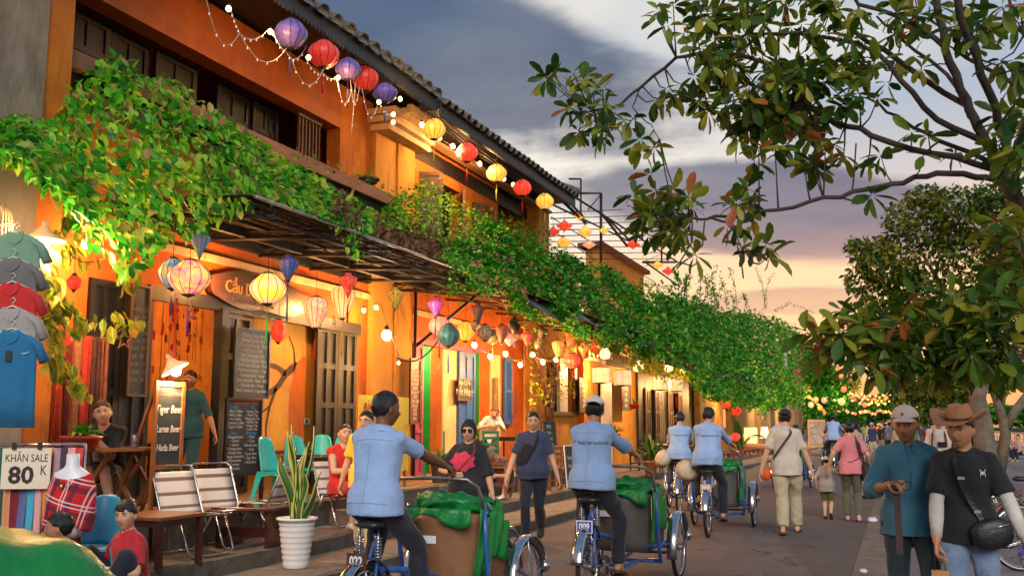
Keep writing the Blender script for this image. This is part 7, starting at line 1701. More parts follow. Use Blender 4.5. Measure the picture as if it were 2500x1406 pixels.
# hanging decorations
def star(label, px, py, x, R, group='wooden star outlines hanging by the lanterns'):
    t = thing('star', label, 'star ornament', on_x(px, py, x), radians(rd.uniform(-20, 20)), group); b = MB(); v = [((R if i % 2 == 0 else R*.40)*sin(pi*i/5), (R if i % 2 == 0 else R*.40)*cos(pi*i/5)) for i in range(10)]
    v2 = [(a*.72, c*.72) for a, c in v]; vs = [(x_, a, c) for x_ in (0, .01) for a, c in v]+[(x_, a, c) for x_ in (0, .01) for a, c in v2]; fs = []
    for i in range(10):
        j = (i+1) % 10; fs += [(i, j, 10+j, 10+i), (20+i, 20+j, 30+j, 30+i), (i, j, 20+j, 20+i), (10+i, 10+j, 30+j, 30+i)]
    b.add(vs, fs); b.build('outline', mat('star_wood', (.40, .20, .08), .6), t); MB().tube([(0, 0, R), (0, 0, R+.3)], .002, 4).build('cord', CORD, t)
star('wooden star ornament hanging from the leafy tendril at left', 303, 829, -7.7, .125); star('wooden star ornament in front of the dark door', 815, 781, -7.1, .095); star('small thin star ornament beside the red paper streamer', 465, 765, -7.2, .09); star('small star ornament below the yellow lantern', 646, 760, -7.2, .09)
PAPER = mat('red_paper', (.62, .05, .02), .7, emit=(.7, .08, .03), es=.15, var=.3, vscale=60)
for lb, px, py, x_, h, w in (('long red folded-paper streamer left of the doorway', 422, 826, -7.4, .86, .15), ('shorter red folded-paper streamer inside the doorway', 526, 815, -9.0, .60, .14)):
    t = thing('paper_streamer', lb, 'streamer', on_x(px, py, x_), radians(20)); n = int(h/.028)
    for i in range(n): b = MB(); z = h/2-i*.028; b.add([(-.01, -w/2, z+.03), (0, 0, z-.01), (-.01, w/2, z+.03), (.012, -w/2, z+.005), (.022, 0, z-.035), (.012, w/2, z+.005)], [(0, 1, 4, 3), (1, 2, 5, 4)]); b.build('fold', PAPER, t)
    MB().tube([(0, 0, h/2), (0, 0, h/2+.35)], .003, 4).build('cord', CORD, t)
t = thing('bead_curtain', 'red and gold paper charms on strings filling the doorway', 'hanging charms', (-9.6, 11.0, 2.3)); rc = random.Random(4)
for i in range(24):
    y = 10.5+.06*i+rc.uniform(-.02, .02); x_ = -9.9+rc.uniform(0, .8); L = rc.uniform(.7, 1.7); b = MB(); b.tube([(x_, y, 3.45), (x_, y, 3.45-L)], .0045, 4)
    for k in range(rc.randrange(1, 5)): z = 3.3-L*rc.random(); b.box((x_, y, z), (.02, rc.uniform(.03, .07), rc.uniform(.05, .14)))
    b.build('string', [T_('gold', (.60, .26, .03)), T_('redcharm', (.50, .03, .015)), T_('orange', (.70, .16, .02))][i % 3], t, world=True)
t = thing('hanging_scarves', 'dark red and patterned fabrics hanging in the dim doorway at left', 'hanging fabric', gz(185, 900, -8.45, 0)); t.location.z = 1.9
for i in range(7): 
    b = MB(); c_ = [(.30, .02, .02), (.45, .05, .03), (.14, .02, .02), (.35, .16, .08), (.5, .04, .03), (.08, .03, .03), (.28, .08, .05)][i]
    def Pf(u, v, i=i): return (.02*sin(u*9+i), -.42+.13*i+.11*u, .62-1.35*v+.02*sin(i))
    b.grid(Pf, 8, 3); o = b.build('cloth', mat('hang_%d' % i, c_, .9, var=.6, vscale=14), t); o.modifiers.new('s', 'SOLIDIFY').thickness = .006
# small cafe furniture farther on
WD = mat('chair_wood', (.22, .085, .03), .5, var=.35); 
def stool_chair(label, loc, rz, m=WD, group='brown wooden cafe chairs'):
    t = thing('wooden_chair', label, 'chair', loc, rz, group); MB().box((0, 0, .43), (.40, .40, .035)).build('seat', m, t)
    for sx in (-1, 1):
        for sy in (-1, 1): h = .86 if sy < 0 else .42; MB().box((sx*.175, sy*.175, h/2), (.035, .035, h)).build('leg', m, t)
    for z in (.60, .72, .83): MB().box((0, -.178, z), (.32, .02, .05)).build('back_slat', m, t)
    for sy in (-1, 1): MB().box((0, sy*.175, .2), (.32, .022, .03)).build('stretcher', m, t)
    return t
for i, (lb, px, py, xx, rz, zz) in enumerate((('brown wooden chair behind the girl in green cap', 1290, 1185, -6.7, 2.0, .24), ('brown wooden chair right of the navy-tee man', 1340, 1195, -6.55, 1.2, .24), ('brown wooden chair by the slate menu board', 1375, 1180, -6.7, .4, .24), ('brown wooden chair under the slate board', 1300, 1150, -7.4, 2.6, .55))): stool_chair(lb, gz(px, py, xx, zz), rz)
table('cafe_table', 'square brown cafe table next to the girl in green cap', gz(1205, 1185, -6.75, .24), .2, .6, .6, .62, WD, WD); table('cafe_table', 'dark cafe table inside the green room', (-9.3, 17.9, .55), 0, .7, .6, .72, DARKW, DARKW); table('cafe_table', 'black metal-legged table by the orange wall', gz(1265, 1110, -7.8, .55), 0, .9, .5, .72, DARKW, BLACK, leg=.03)
GRM = mat('green_metal', (.02, .16, .06), .4)
for i, (lb, px, py, xx, rz) in enumerate((('green metal chair the girl in white leans on', 1185, 1130, -7.6, 1.0), ('green metal chair at the doorway of the green room', 1060, 1100, -7.9, 2.0), ('black metal chair behind the slate board', 1400, 1120, -7.9, 1.4), ('black metal chair beside the spiky plant', 1560, 1110, -7.0, 1.0), ('black metal chair before the dark house', 1640, 1110, -7.0, 2.2), ('black metal chair near the planter of driver 067', 1600, 1140, -6.4, 1.6))):
    stool_chair(lb, gz(px, py, xx, .55 if i < 3 else .24), rz, GRM if i < 2 else BLACK, 'thin metal cafe chairs')
for lb, px, py, xx in (('small round white-topped table by the spiky plant', 1640, 1120, -6.5), ('small round table before the dark doorway', 1590, 1115, -7.2)): table('round_table', lb, gz(px, py, xx, .24), 0, .6, .6, .72, WHITEP, BLACK, round_=True, leg=.03)
# lamp stall and red stools near the old wall
t = thing('lamp_stall', 'basket stall with glowing lampshades by the weathered wall', 'stall', gz(1850, 1100, -6.5, .1), 0); t.scale = (.7,)*3; MB().lathe([(.9, 0), (1.05, .35), (1.1, .62), (1.0, .62)], 24).build('basket', mat('wicker', (.18, .09, .04), .8, var=.5, bump=.6), t)
MB().lathe([(.34, 1.15), (.22, 1.95)], 20).build('lampshade', lmat('shade_lit', (1, .62, .28), (1, .7, .35), 1.0), t, (.5, .1, 0)); MB().box((-.45, 0, 1.35), (.9, .05, 1.1)).build('menu_card', lmat('card_lit', (.9, .55, .25), (.5, .6, .3), .6, 12), t); MB().box((0, 0, .7), (1.5, .5, .10)).build('fruit_tray', mat('fruit', (.6, .3, .1), .7, var=.9, vscale=20), t)
lamp(t.location+Vector((.8, -.6, 1.6)), 60)
RST = mat('red_stool', (.16, .012, .018), .4)
for i in range(14):
    q = gz(1775+i*10, 1120, -6.45+.1*(i % 2), .1); s_ = thing('low_stool', 'dark red low stool in the row below the lamp stall', 'stool', q, 0, 'dark red low stools beside the street'); MB().box((0, 0, .34), (.30, .30, .03)).build('seat', RST, s_)
    for sx in (-1, 1):
        for sy in (-1, 1): MB().box((sx*.12, sy*.12, .165), (.04, .04, .33)).build('leg', RST, s_)
# parked bicycles at lower right
def bicycle(label, loc, rz, fm):
    t = thing('bicycle', label, 'bicycle', loc, rz, 'bicycles parked at the right edge'); R = .34
    for y in (0, 1.06): wheel_parts(R, y, 0, t, w=.019, spokes=32, whitewall=True)
    b = MB()
    for q in ([(0, 0, R), (0, .42, .28), (0, .30, .78), (0, .02, R)], [(0, .42, .28), (0, .86, .72)], [(0, .33, .62), (0, .85, .80)], [(0, 1.06, R), (0, .90, .62), (0, .84, .95)]): b.tube(q, .015, 8)
    b.build('frame', fm, t); b = MB(); b.tube([(-.28, .66, .98), (-.24, .80, .98), (0, .85, .97), (.24, .80, .98), (.28, .66, .98)], .012, 8); b.build('handlebar', CHROME, t)
    b = MB(); rg = [[(w*cos(2*pi*j/12), y, .84+h*sin(2*pi*j/12)) for j in range(12)] for y, w, h in ((.14, .05, .02), (.18, .09, .035), (.28, .07, .03), (.42, .02, .02))]; b.rings(rg, True); b.build('saddle', SADDLE, t)
    for y in (0, 1.06): fender(t, R, y, 0, .9, pi-.2, .03, fm)
    b = MB(); b.tube([(0, -.25, .68), (0, .25, .70)], .008, 6); b.tube([(-.06, -.25, .68), (.06, -.25, .68)], .008, 6); b.build('carrier', STEELP, t); MB().lathe([(.09, -.004), (.09, .004)], 24).build('chainring', STEELP, t, (.04, .42, .28), (0, pi/2, 0))
    MB().tube([(.06, .42, .28), (.09, .42, .45)], .01, 6).build('crank', STEELP, t); return t
bicycle('dark red bicycle parked behind the hat man', tuple(at_d(2452, 1300, 12.2).xy)+(.02,), radians(-78), mat('bike_red', (.22, .01, .02), .3, coat=.4)); bicycle('second bicycle, lower and closer at the right edge', tuple(at_d(2492, 1330, 10.3).xy)+(.02,), radians(-66), mat('bike_red', (0, 0, 0)))
# yellow motorbike
t = thing('motorbike', 'small yellow and black motorbike with rider in the distance', 'motorbike', (-2.75, 30.2, 0), radians(15)); YM = mat('moto_yellow', (.75, .32, .02), .35)
for y in (-.6, .62): wheel_parts(.30, y, 0, t, w=.045, spokes=16)
MB().box((0, -.1, .62), (.26, .62, .20)).build('engine_cover', YM, t); MB().box((0, -.25, .76), (.26, .75, .10)).build('seat', BLACK, t); MB().box((0, .42, .70), (.30, .08, .55), M=Matrix.Rotation(-.35, 3, 'X')).build('leg_shield', YM, t); MB().tube([(-.32, .40, 1.02), (0, .48, 1.0), (.32, .40, 1.02)], .015, 6).build('handlebar', BLACK, t); MB().box((0, .02, .36), (.2, .7, .2)).build('engine', BLACK, t)
t = thing('display_case', 'lit wooden display board at the corner beyond the cream-tee man', 'display board', gk(1993, 1035, 50, .0), radians(10)); t.scale = (.85,)*3; MB().box((0, 0, 1.35), (1.0, .10, 1.6)).build('case', mat('case_wood', (.55, .30, .08), .6), t); MB().box((0, -.06, 1.35), (.85, .02, 1.4)).build('posters', mat('posters', (.10, .08, .06), .6, var=.9, vscale=9, col2=(.5, .45, .4)), t)
for sx in (-.4, .4): MB().box((sx, 0, .28), (.06, .06, .56)).build('leg', WD, t)
# litter by the gutter
LIT = mat('white_plastic', (.66, .68, .75), .4)
for i, (px, py, s_) in enumerate(((2150, 1275, .13), (2128, 1398, .07))):
    p = on_z(px-20, py, .0); b = MB(); b.ball((p.x, p.y, s_*.3), (s_*.6, s_*.8, s_*.35), 10, 6); o = b.build('plastic_bag', LIT)
    for v in o.data.vertices: v.co += Vector((random.uniform(-1, 1), random.uniform(-1, 1), random.uniform(-.6, .8)))*s_*.09
    tag(o, 'crumpled white plastic bag lying at the gutter edge', 'litter', 'white plastic litter in the gutter')
# ================================================================ foliage
VINE = leafmat('vine_leaf', [(0, (.015, .13, .010)), (.30, (.035, .33, .014)), (.58, (.13, .52, .025)), (.85, (.36, .62, .05)), (1, (.45, .33, .12))], .42, .48)
VINEY = leafmat('vine_leaf_yellow', [(0, (.16, .26, .015)), (.4, (.34, .42, .03)), (.8, (.50, .46, .05)), (1, (.50, .22, .06))], .45, .45)
BOUG = leafmat('bougainvillea_leaf', [(0, (.008, .095, .006)), (.4, (.025, .24, .010)), (.75, (.085, .38, .018)), (1, (.24, .42, .04))], .5, .3)
BLOOM = leafmat('pink_bract', [(0, (.50, .02, .14)), (.6, (.62, .05, .20)), (1, (.60, .12, .10))], .6, .4)
DRY = leafmat('dry_vine', [(0, (.10, .045, .025)), (.5, (.20, .10, .06)), (1, (.16, .14, .05))], .8, .2)
MAGN = leafmat('tree_leaf', [(0, (.020, .065, .010)), (.40, (.070, .15, .014)), (.70, (.19, .25, .018)), (.96, (.34, .30, .03)), (.99, (.36, .16, .02)), (1, (.42, .11, .03))], .42, .35)
MID = leafmat('mid_tree_leaf', [(0, (.022, .08, .012)), (.5, (.09, .17, .016)), (.8, (.24, .25, .025)), (1, (.40, .24, .03))], .5, .35)
BARK = mat('bark', (.085, .055, .042), .9, var=.5, vscale=9, bump=.6, bscale=30, col2=(.035, .024, .020)); BARKL = mat('pale_bark', (.20, .16, .11), .9, var=.5, vscale=5, bump=.5, bscale=16)
def curve(pts):
    xs = [p[0] for p in pts]; ys = [p[1] for p in pts]; return lambda x: float(np.interp(x, xs, ys))
def fill(top, bot, n, xt, xb, jit=.22, xr=None, clump=0.0, dens=None):
    """points between two curves of the outline, lying on a sloping bank from plane xt (top) to plane xb (bottom)"""
    T, B_ = curve(top), curve(bot); x0, x1 = (xr or (max(top[0][0], bot[0][0]), min(top[-1][0], bot[-1][0]))); P = []
    cl = [(RNG.uniform(x0, x1), RNG.random(), RNG.uniform(.3, 1)) for _ in range(90)]
    while len(P) < n:
        px = RNG.uniform(x0, x1); v = RNG.random()
        if clump and RNG.random() < clump:
            c = cl[RNG.integers(90)]; px = min(x1, max(x0, c[0]+RNG.normal(0, 26))); v = min(1, max(0, c[1]+RNG.normal(0, .10)))
        a, b_ = T(px), B_(px)
        if b_ <= a: continue
        py = a+(b_-a)*v+RNG.normal(0, 5); x = xt+(xb-xt)*v+RNG.normal(0, jit); P.append(on_x(px, py, min(-5.2, x)))
    return np.array([tuple(p) for p in P])
def droop(n, out=.5, down=.8, sp=.7): 
    d = RNG.normal(0, sp, (n, 3)); d[:, 0] += out; d[:, 2] -= down; return d
def near_first(P, *arr):
    d = np.linalg.norm(P-np.array([0, 0, 1.5]), axis=1); o = np.argsort(d); return [P[o]]+[a[o] for a in arr]
# 1 near vine over the tin awning
V1 = thing('climbing_vine', 'broad bright green vine sprawling over the near tin awning', 'vine', (-7.6, 10, 4.1))
top = [(-40, 300), (60, 285), (130, 290), (185, 215), (235, 150), (300, 140), (350, 195), (430, 195), (480, 245), (540, 275), (620, 335), (680, 375), (740, 410), (800, 440), (850, 478), (905, 512)]
bot = [(-40, 345), (60, 400), (120, 450), (170, 520), (230, 600), (290, 670), (330, 640), (380, 590), (450, 560), (500, 545), (600, 505), (650, 470), (730, 500), (800, 545), (850, 580), (905, 560)]
P = fill(top, bot, 6300, -8.15, -6.65, .18, clump=.6); N = len(P); D = droop(N, .6, .75, .55); L = RNG.uniform(.08, .175, N)**1.0
P, D, L = near_first(P, D, L); foliage('leaf', V1, P, D, L, VINE, npart=290, width=1.1)
# bracts in the vine
P = fill([(380, 225), (700, 390)], [(380, 300), (700, 440)], 60, -8.0, -7.3, .1); foliage('b', V1, P, droop(60, .6, .2), RNG.uniform(.03, .05, 60), BLOOM, SML, SML_F, stuff='flowers')
def tendril(label_parent, pts, n, x, m, size=(.09, .15), sp=14, npart=0, r=.006):
    """a hanging stem with leaves along it"""
    W3 = [on_x(px, py, x+RNG.normal(0, .04)) for px, py in pts]; b = MB(); b.tube(W3, r, 5); b.build('stem', BARK, label_parent, world=True)
    xs = np.array([p[0] for p in pts], float); ys = np.array([p[1] for p in pts], float); s = np.r_[0, np.cumsum(np.hypot(np.diff(xs), np.diff(ys)))]
    t = RNG.uniform(0, s[-1], n); PX = np.interp(t, s, xs)+RNG.normal(0, sp, n); PY = np.interp(t, s, ys)+RNG.normal(0, sp, n)
    P = np.array([tuple(on_x(a, c, x+RNG.normal(0, .08))) for a, c in zip(PX, PY)]); return P
V2 = thing('climbing_vine', 'yellow-green leafy strands hanging beside the shirts under the cone lamp', 'vine', (-7.2, 8, 3)); PP = []
for pts, n in (([(90, 600), (110, 680), (150, 740), (200, 780), (260, 790), (330, 775)], 95), ([(120, 660), (140, 740), (130, 830), (150, 900), (190, 950), (215, 965)], 75), ([(300, 600), (310, 640), (300, 690)], 20),
               ([(160, 520), (140, 600), (200, 640), (230, 640)], 40), ([(100, 740), (110, 800), (160, 880)], 30), ([(10, 360), (60, 390), (90, 380)], 16)): PP.append(tendril(V2, pts, n, -7.15, VINEY))
P = np.concatenate(PP); D = droop(len(P), .4, 1.0, .4); L = RNG.uniform(.10, .19, len(P)); P, D, L = near_first(P, D, L); foliage('leaf', V2, P, D, L, VINEY, npart=280, width=1.15)
V3 = thing('climbing_vine', 'short green strands dangling from the tin awning edge', 'vine', (-6.6, 14, 4)); PP = [tendril(V3, [(850, 540), (858, 580), (872, 625)], 24, -6.5, VINE, sp=7), tendril(V3, [(878, 540), (870, 570), (850, 600)], 14, -6.5, VINE, sp=7), tendril(V3, [(470, 540), (480, 560), (478, 590)], 12, -6.9, VINE, sp=8)]
P = np.concatenate(PP); foliage('leaf', V3, P, droop(len(P), .2, 1.2, .4), RNG.uniform(.07, .12, len(P)), VINE, npart=50)
V4 = thing('climbing_vine', 'sparse vine climbing the window wall above the dry brown creeper', 'vine', (-8.0, 19, 5))
P = fill([(930, 520), (1000, 440), (1060, 430), (1120, 490), (1180, 510), (1260, 530), (1340, 560)], [(930, 560), (1000, 560), (1100, 590), (1180, 600), (1260, 640), (1340, 660)], 2600, -8.35, -7.6, .15, clump=.75); n = len(P)
foliage('leaf', V4, P, droop(n, .5, .4, .7), RNG.uniform(.06, .12, n), VINE, SML, SML_F, npart=0)
P = fill([(700, 350), (1000, 470)], [(700, 400), (1000, 500)], 60, -8.3, -8.2, .05); foliage('leaf', V4, P, droop(60, .5, .1), RNG.uniform(.06, .11, 60), VINE, SML, SML_F, stuff='foliage')
V5 = thing('dry_creeper', 'dry brown creeper matted over the middle of the awning', 'vine', (-7.3, 17, 4.3))
P = fill([(820, 470), (900, 520), (960, 545), (1040, 560), (1130, 610)], [(820, 520), (900, 580), (960, 605), (1060, 650), (1130, 675)], 3800, -8.1, -6.75, .12, clump=.3); n = len(P); foliage('twig', V5, P, RNG.normal(0, 1, (n, 3)), RNG.uniform(.06, .13, n), DRY, SML, SML_F, stuff='dry_leaves')
# 2 bougainvillea
V6 = thing('bougainvillea', 'huge bougainvillea hedge spilling over the low roofs with a few pink blooms', 'bougainvillea', (-6.5, 35, 3.5))
top = [(1090, 590), (1150, 560), (1220, 580), (1300, 610), (1380, 630), (1460, 665), (1540, 700), (1600, 722), (1680, 740), (1750, 765), (1850, 768), (1920, 795), (1970, 840), (2010, 890), (2045, 945)]
bot = [(1090, 640), (1150, 670), (1230, 705), (1330, 760), (1420, 815), (1500, 835), (1560, 845), (1640, 870), (1700, 905), (1740, 960), (1800, 975), (1860, 990), (1930, 985), (1990, 975), (2045, 965)]
P = fill(top, bot, 56000, -8.0, -6.3, .10, clump=.45); n = len(P)
yy, zz_ = P[:, 1], P[:, 2]; lump = np.sin(yy*1.9+2*np.sin(zz_*2.1))*.5+np.sin(yy*4.3+zz_*5.2)*.3+np.sin(yy*.7+zz_*1.3)*.4; P[:, 0] += lump*.28*np.clip(yy/22, .6, 2.2); P[:, 2] += .10*np.sin(yy*2.7+1)+.12*lump-np.where(RNG.random(n) < .05, RNG.random(n)*.5, 0); k = P[:, 1]; L = np.clip(.045+.0032*k, .06, .30)*RNG.uniform(.7, 1.3, n); foliage('leaf', V6, P, droop(n, .6, .3, .75), L, BOUG, SML, SML_F)
P2 = fill(top, bot, 17000, -7.6, -5.9, .35, xr=(1600, 2045), clump=.3); P2[:, 0] += .35*np.sin(P2[:, 1]*.9+P2[:, 2]*1.7); foliage('leaf', V6, P2, droop(17000, .6, .3, .75), RNG.uniform(.09, .24, 17000), BOUG, SML, SML_F)
P = fill(top, bot, 520, -7.4, -5.7, .12, clump=.93); n = len(P); foliage('b', V6, P, droop(n, .8, .1), np.clip(.05+.0018*P[:, 1], .05, .2), BLOOM, SML, SML_F, stuff='blooms')
P = fill([(1935, 850), (2040, 930)], [(1935, 950), (2040, 965)], 260, -6.2, -5.6, .2); foliage('b', V6, P, droop(260, .8, .1), RNG.uniform(.12, .22, 260), BLOOM, SML, SML_F, stuff='blooms')
b = MB(); rd = random.Random(2); PS = []
for i in range(20):     # long shoots against the sky
    px = rd.uniform(1650, 1880); y0 = 755; h = rd.uniform(30, 105); dx = rd.uniform(-30, 40); a, m_, e = on_x(px, y0, -7.4), on_x(px+dx*.3, y0-h*.6, -7.4), on_x(px+dx, y0-h, -7.4); b.tube([a, m_, e], .012, 4)
    for j in range(70): u = rd.random(); q = a.lerp(m_, u*2) if u < .5 else m_.lerp(e, u*2-1); PS.append(tuple(q+Vector((rd.uniform(-.1, .1), rd.uniform(-.22, .22), rd.uniform(-.12, .12)))))
for p0, p1, p2 in (((1890, 760), (1930, 740), (1990, 765)), ((1560, 690), (1620, 700), (1660, 730)), ((1640, 700), (1655, 680), (1650, 665))):
    a, m_, e = on_x(*p0, -7), on_x(*p1, -6.6), on_x(*p2, -6.4); b.tube([a, m_, e], .012, 4); PS += [tuple((a.lerp(m_, u*2) if u < .5 else m_.lerp(e, u*2-1))+Vector((0, rd.uniform(-.3, .3), rd.uniform(-.1, .1)))) for u in np.linspace(0, 1, 80)]
b.build('shoots', BARK, V6, world=True)['kind'] = 'stuff'; PS = np.array(PS); foliage('leaf', V6, PS, droop(len(PS), .2, -.2), RNG.uniform(.08, .16, len(PS)), BOUG, SML, SML_F)
# hanging greenery under the pergola
V7 = thing('hanging_greenery', 'ferny greenery hanging with the glass lamps under the pergola', 'hanging plants', (-6.8, 34, 3))
P = fill([(1540, 845), (1640, 865), (1750, 885)], [(1540, 885), (1640, 925), (1750, 930)], 2200, -7.4, -6.6, .2, clump=.8); n = len(P); foliage('leaf', V7, P, droop(n, .1, 1), RNG.uniform(.08, .18, n), VINEY, SML, SML_F)
# climbing trunk with ivy by the corner pilaster
V8 = thing('climber', 'gnarled climbing trunk with yellow leaves against the corner pilaster', 'climber', gz(1335, 1060, -7.9, .3)); b = MB()
for pts in ([(1338, 1070), (1345, 990), (1352, 930), (1335, 880), (1315, 845)], [(1345, 1060), (1335, 980), (1350, 900), (1372, 850), (1385, 830)], [(1340, 1000), (1325, 950), (1318, 900), (1300, 860)]): b.tube([on_x(px, py, -7.9) for px, py in pts], [.10, .08, .06, .05, .03][:len(pts)], 7)
b.build('trunk', BROWNW, V8, world=True); P = fill([(1295, 830), (1400, 820)], [(1295, 1000), (1400, 960)], 700, -8.1, -7.7, .1, clump=.7); foliage('leaf', V8, P, droop(len(P)), RNG.uniform(.05, .11, len(P)), VINEY, SML, SML_F)
# 3 near tree ---------------------------------------------------------------
T1 = thing('tree', 'near tree with large glossy leaves reaching in from the upper right', 'tree', (2.9, 4.6, .02)); KB = 6.0
BR = [([(2620, 900, 5.0), (2560, 620, 5.2), (2470, 470, 5.6), (2456, 419, 5.7)], 46, 40), ([(2456, 419, 5.7), (2404, 343, 5.8), (2384, 294, 5.8), (2342, 213, 5.9), (2309, 114, 6), (2283, 0, 6), (2270, -60, 6)], 27, 18),
      ([(2470, 400, 5.7), (2436, 294, 5.5), (2410, 213, 5.4), (2368, 108, 5.3), (2338, 0, 5.2), (2330, -60, 5.2)], 22, 16), ([(2400, 345, 5.8), (2293, 294, 5.9), (2194, 193, 6), (2145, 131, 6.1), (2047, 95, 6.2), (1900, 78, 6.3), (1797, 92, 6.3), (1722, 126, 6.3)], 17, 5),
      ([(2380, 290, 5.8), (2358, 262, 6), (2194, 147, 6.3), (2080, 75, 6.5), (1972, 0, 6.6), (1900, -50, 6.7)], 17, 10), ([(2440, 410, 5.7), (2410, 393, 5.8), (2293, 343, 6), (2188, 288, 6.2), (2122, 242, 6.3)], 16, 6),
      ([(2440, 420, 5.7), (2423, 409, 5.8), (2276, 376, 5.8), (2129, 330, 5.9), (2031, 294, 6), (1960, 240, 6), (1900, 157, 6.1), (1800, 135, 6.2), (1709, 128, 6.2), (1653, 141, 6.2), (1562, 213, 6.3), (1516, 255, 6.3), (1450, 270, 6.3)], 18, 6),
      ([(2450, 435, 5.7), (2380, 430, 5.7), (2284, 424, 5.6), (2207, 443, 5.6), (2115, 466, 5.6), (2015, 485, 5.6), (1900, 514, 5.7), (1747, 530, 5.8), (1684, 536, 5.8), (1620, 560, 5.9)], 17, 5),
      ([(2540, 800, 4.9), (2500, 819, 4.9), (2400, 819, 5), (2292, 837, 5.1), (2146, 827, 5.2), (2060, 850, 5.2)], 15, 5), ([(2309, 114, 6), (2230, 60, 6.1), (2100, 10, 6.2), (2050, -30, 6.2)], 14, 8), ([(2384, 294, 5.8), (2310, 180, 6.2), (2200, 100, 6.4), (2140, 40, 6.4)], 12, 6),
      ([(2560, 260, 5.2), (2440, 190, 5.5), (2330, 120, 5.8)], 12, 10), ([(2550, 130, 5), (2480, 60, 5.1), (2450, -20, 5.2)], 10, 8), ([(1900, 157, 6.1), (1940, 210, 6.1), (1850, 240, 6.2), (1770, 250, 6.2), (1720, 270, 6.2)], 6, 3),
      ([(1747, 530, 5.8), (1800, 560, 5.8), (1810, 600, 5.8), (1830, 640, 5.8)], 5, 2), ([(1562, 213, 6.3), (1545, 260, 6.3), (1590, 310, 6.3), (1610, 340, 6.3)], 4, 2), ([(1684, 536, 5.8), (1690, 590, 5.8), (1670, 625, 5.8)], 3, 1.5)]
BP = []
for i, (pts, w0, w1) in enumerate(BR):
    W3 = [at_d(px, py, k) for px, py, k in pts]; n = len(W3); fine = []
    for a in range(n-1):
        for u in (0, .33, .66): fine.append(W3[a].lerp(W3[a+1], u)+Vector((rd.uniform(-1, 1), rd.uniform(-1, 1), rd.uniform(-1, 1)))*.012)
    fine.append(W3[-1]); m_ = len(fine); rs = [(w0+(w1-w0)*j/(m_-1))*pts[0][2]/FOC/2 for j in range(m_)]
    b = MB(); b.tube(fine, rs, 9 if w0 > 10 else 5); b.build('trunk' if i == 0 else 'branch', BARK, T1, world=True); BP += fine
BPn = np.array([tuple(p) for p in BP])
CL = [(1385, 200, 50, 5.9, 7), (1420, 235, 50, 6.1, 7), (1445, 300, 40, 6.1, 6), (1500, 275, 55, 6.1, 9), (1590, 365, 40, 6.2, 4), (1640, 235, 50, 6.2, 6), (1610, 20, 40, 6.2, 3), (1700, 50, 70, 6.2, 12), (1790, 60, 80, 6.2, 14), (1880, 50, 70, 6.2, 10), (1740, 160, 70, 6.2, 13),
      (1830, 170, 80, 6.2, 16), (1700, 265, 50, 6.2, 6), (1770, 270, 60, 6.1, 9), (1850, 290, 80, 6.1, 18), (1940, 280, 70, 6.1, 15), (1900, 220, 90, 6, 20), (1980, 180, 80, 6, 18), (2050, 130, 70, 6.1, 12), (2090, 240, 50, 6, 8), (2130, 170, 60, 6.1, 9), (1930, 360, 60, 6.0, 8), (1880, 380, 40, 6.0, 4), (1990, 420, 40, 6, 4), (2050, 360, 40, 5.9, 4),
      (1600, 470, 55, 5.9, 11), (1640, 520, 60, 5.9, 12), (1590, 540, 40, 5.9, 6), (1660, 570, 40, 5.9, 5), (1790, 480, 45, 5.8, 8), (1800, 540, 30, 5.8, 3), (1850, 610, 40, 5.8, 6), (1700, 620, 25, 5.8, 1), (1960, 30, 70, 6.3, 9), (2060, 40, 60, 6.4, 7), (2200, 50, 60, 6.2, 8), (2250, 20, 60, 6.1, 7), (2350, 50, 50, 5.6, 8), (2400, 90, 50, 5.3, 8),
      (2480, 40, 50, 5, 7), (2470, 140, 40, 5, 4), (2480, 300, 60, 5.2, 10), (2490, 400, 60, 5.1, 10), (2440, 350, 40, 5.4, 4), (2220, 150, 40, 6.2, 3), (2240, 350, 40, 5.9, 3), (2280, 400, 40, 5.8, 2), (2110, 480, 22, 5.6, 2), (2350, 370, 25, 5.7, 2), (2160, 400, 40, 5.9, 3),
      (1990, 835, 40, 5.2, 7), (2060, 800, 60, 5.2, 16), (2120, 850, 70, 5.2, 20), (2200, 820, 70, 5.1, 20), (2290, 850, 80, 5.1, 20), (2380, 800, 80, 5, 20), (2440, 860, 70, 4.9, 16), (2480, 720, 60, 4.9, 14), (2150, 880, 45, 5.1, 8), (2260, 740, 50, 5.1, 8), (2060, 865, 40, 5.2, 5), (2490, 560, 60, 5, 16), (2470, 640, 50, 5, 10), (2370, 730, 50, 5, 8)]
P, D, L = [], [], []; tw = MB()
for cx, cy, R_, k, nr in CL:
    for _ in range(max(1, int(nr*.98))):
        a, r_ = rd.uniform(0, 2*pi), R_*math.sqrt(rd.random()); c = at_d(cx+r_*cos(a)*1.15, cy+r_*sin(a)*.85, k+rd.uniform(-.35, .35)); cn = np.array(tuple(c))
        q = BPn[np.argmin(((BPn-cn)**2).sum(1))]; q = Vector(q); 
        if (q-c).length < 1.2: tw.tube([q, q.lerp(c, .5)+Vector((0, 0, -.03)), c], [.006, .0045, .003], 4)
        ax = (c-q).normalized() if (c-q).length > .05 else Vector((0, 0, -1)); nl = rd.randrange(4, 8); ph = rd.uniform(0, 6)
        o1 = ax.orthogonal().normalized(); o2 = ax.cross(o1)
        for j in range(nl):
            t_ = ph+2*pi*j/nl; d = ax*rd.uniform(.1, .9)+(o1*cos(t_)+o2*sin(t_))*1.0+Vector((0, 0, -.45)); P.append(tuple(c+d*.01)); D.append(tuple(d)); L.append(rd.uniform(.085, .155))
tw.build('twigs', BARK, T1, world=True)['kind'] = 'stuff'
P, D, L = np.array(P), np.array(D), np.array(L); P, D, L = near_first(P, D, L); o = RNG.permutation(len(P)); P, D, L = P[o], D[o], L[o]; o = np.argsort(-L, kind='stable'); P, D, L = P[o], D[o], L[o]
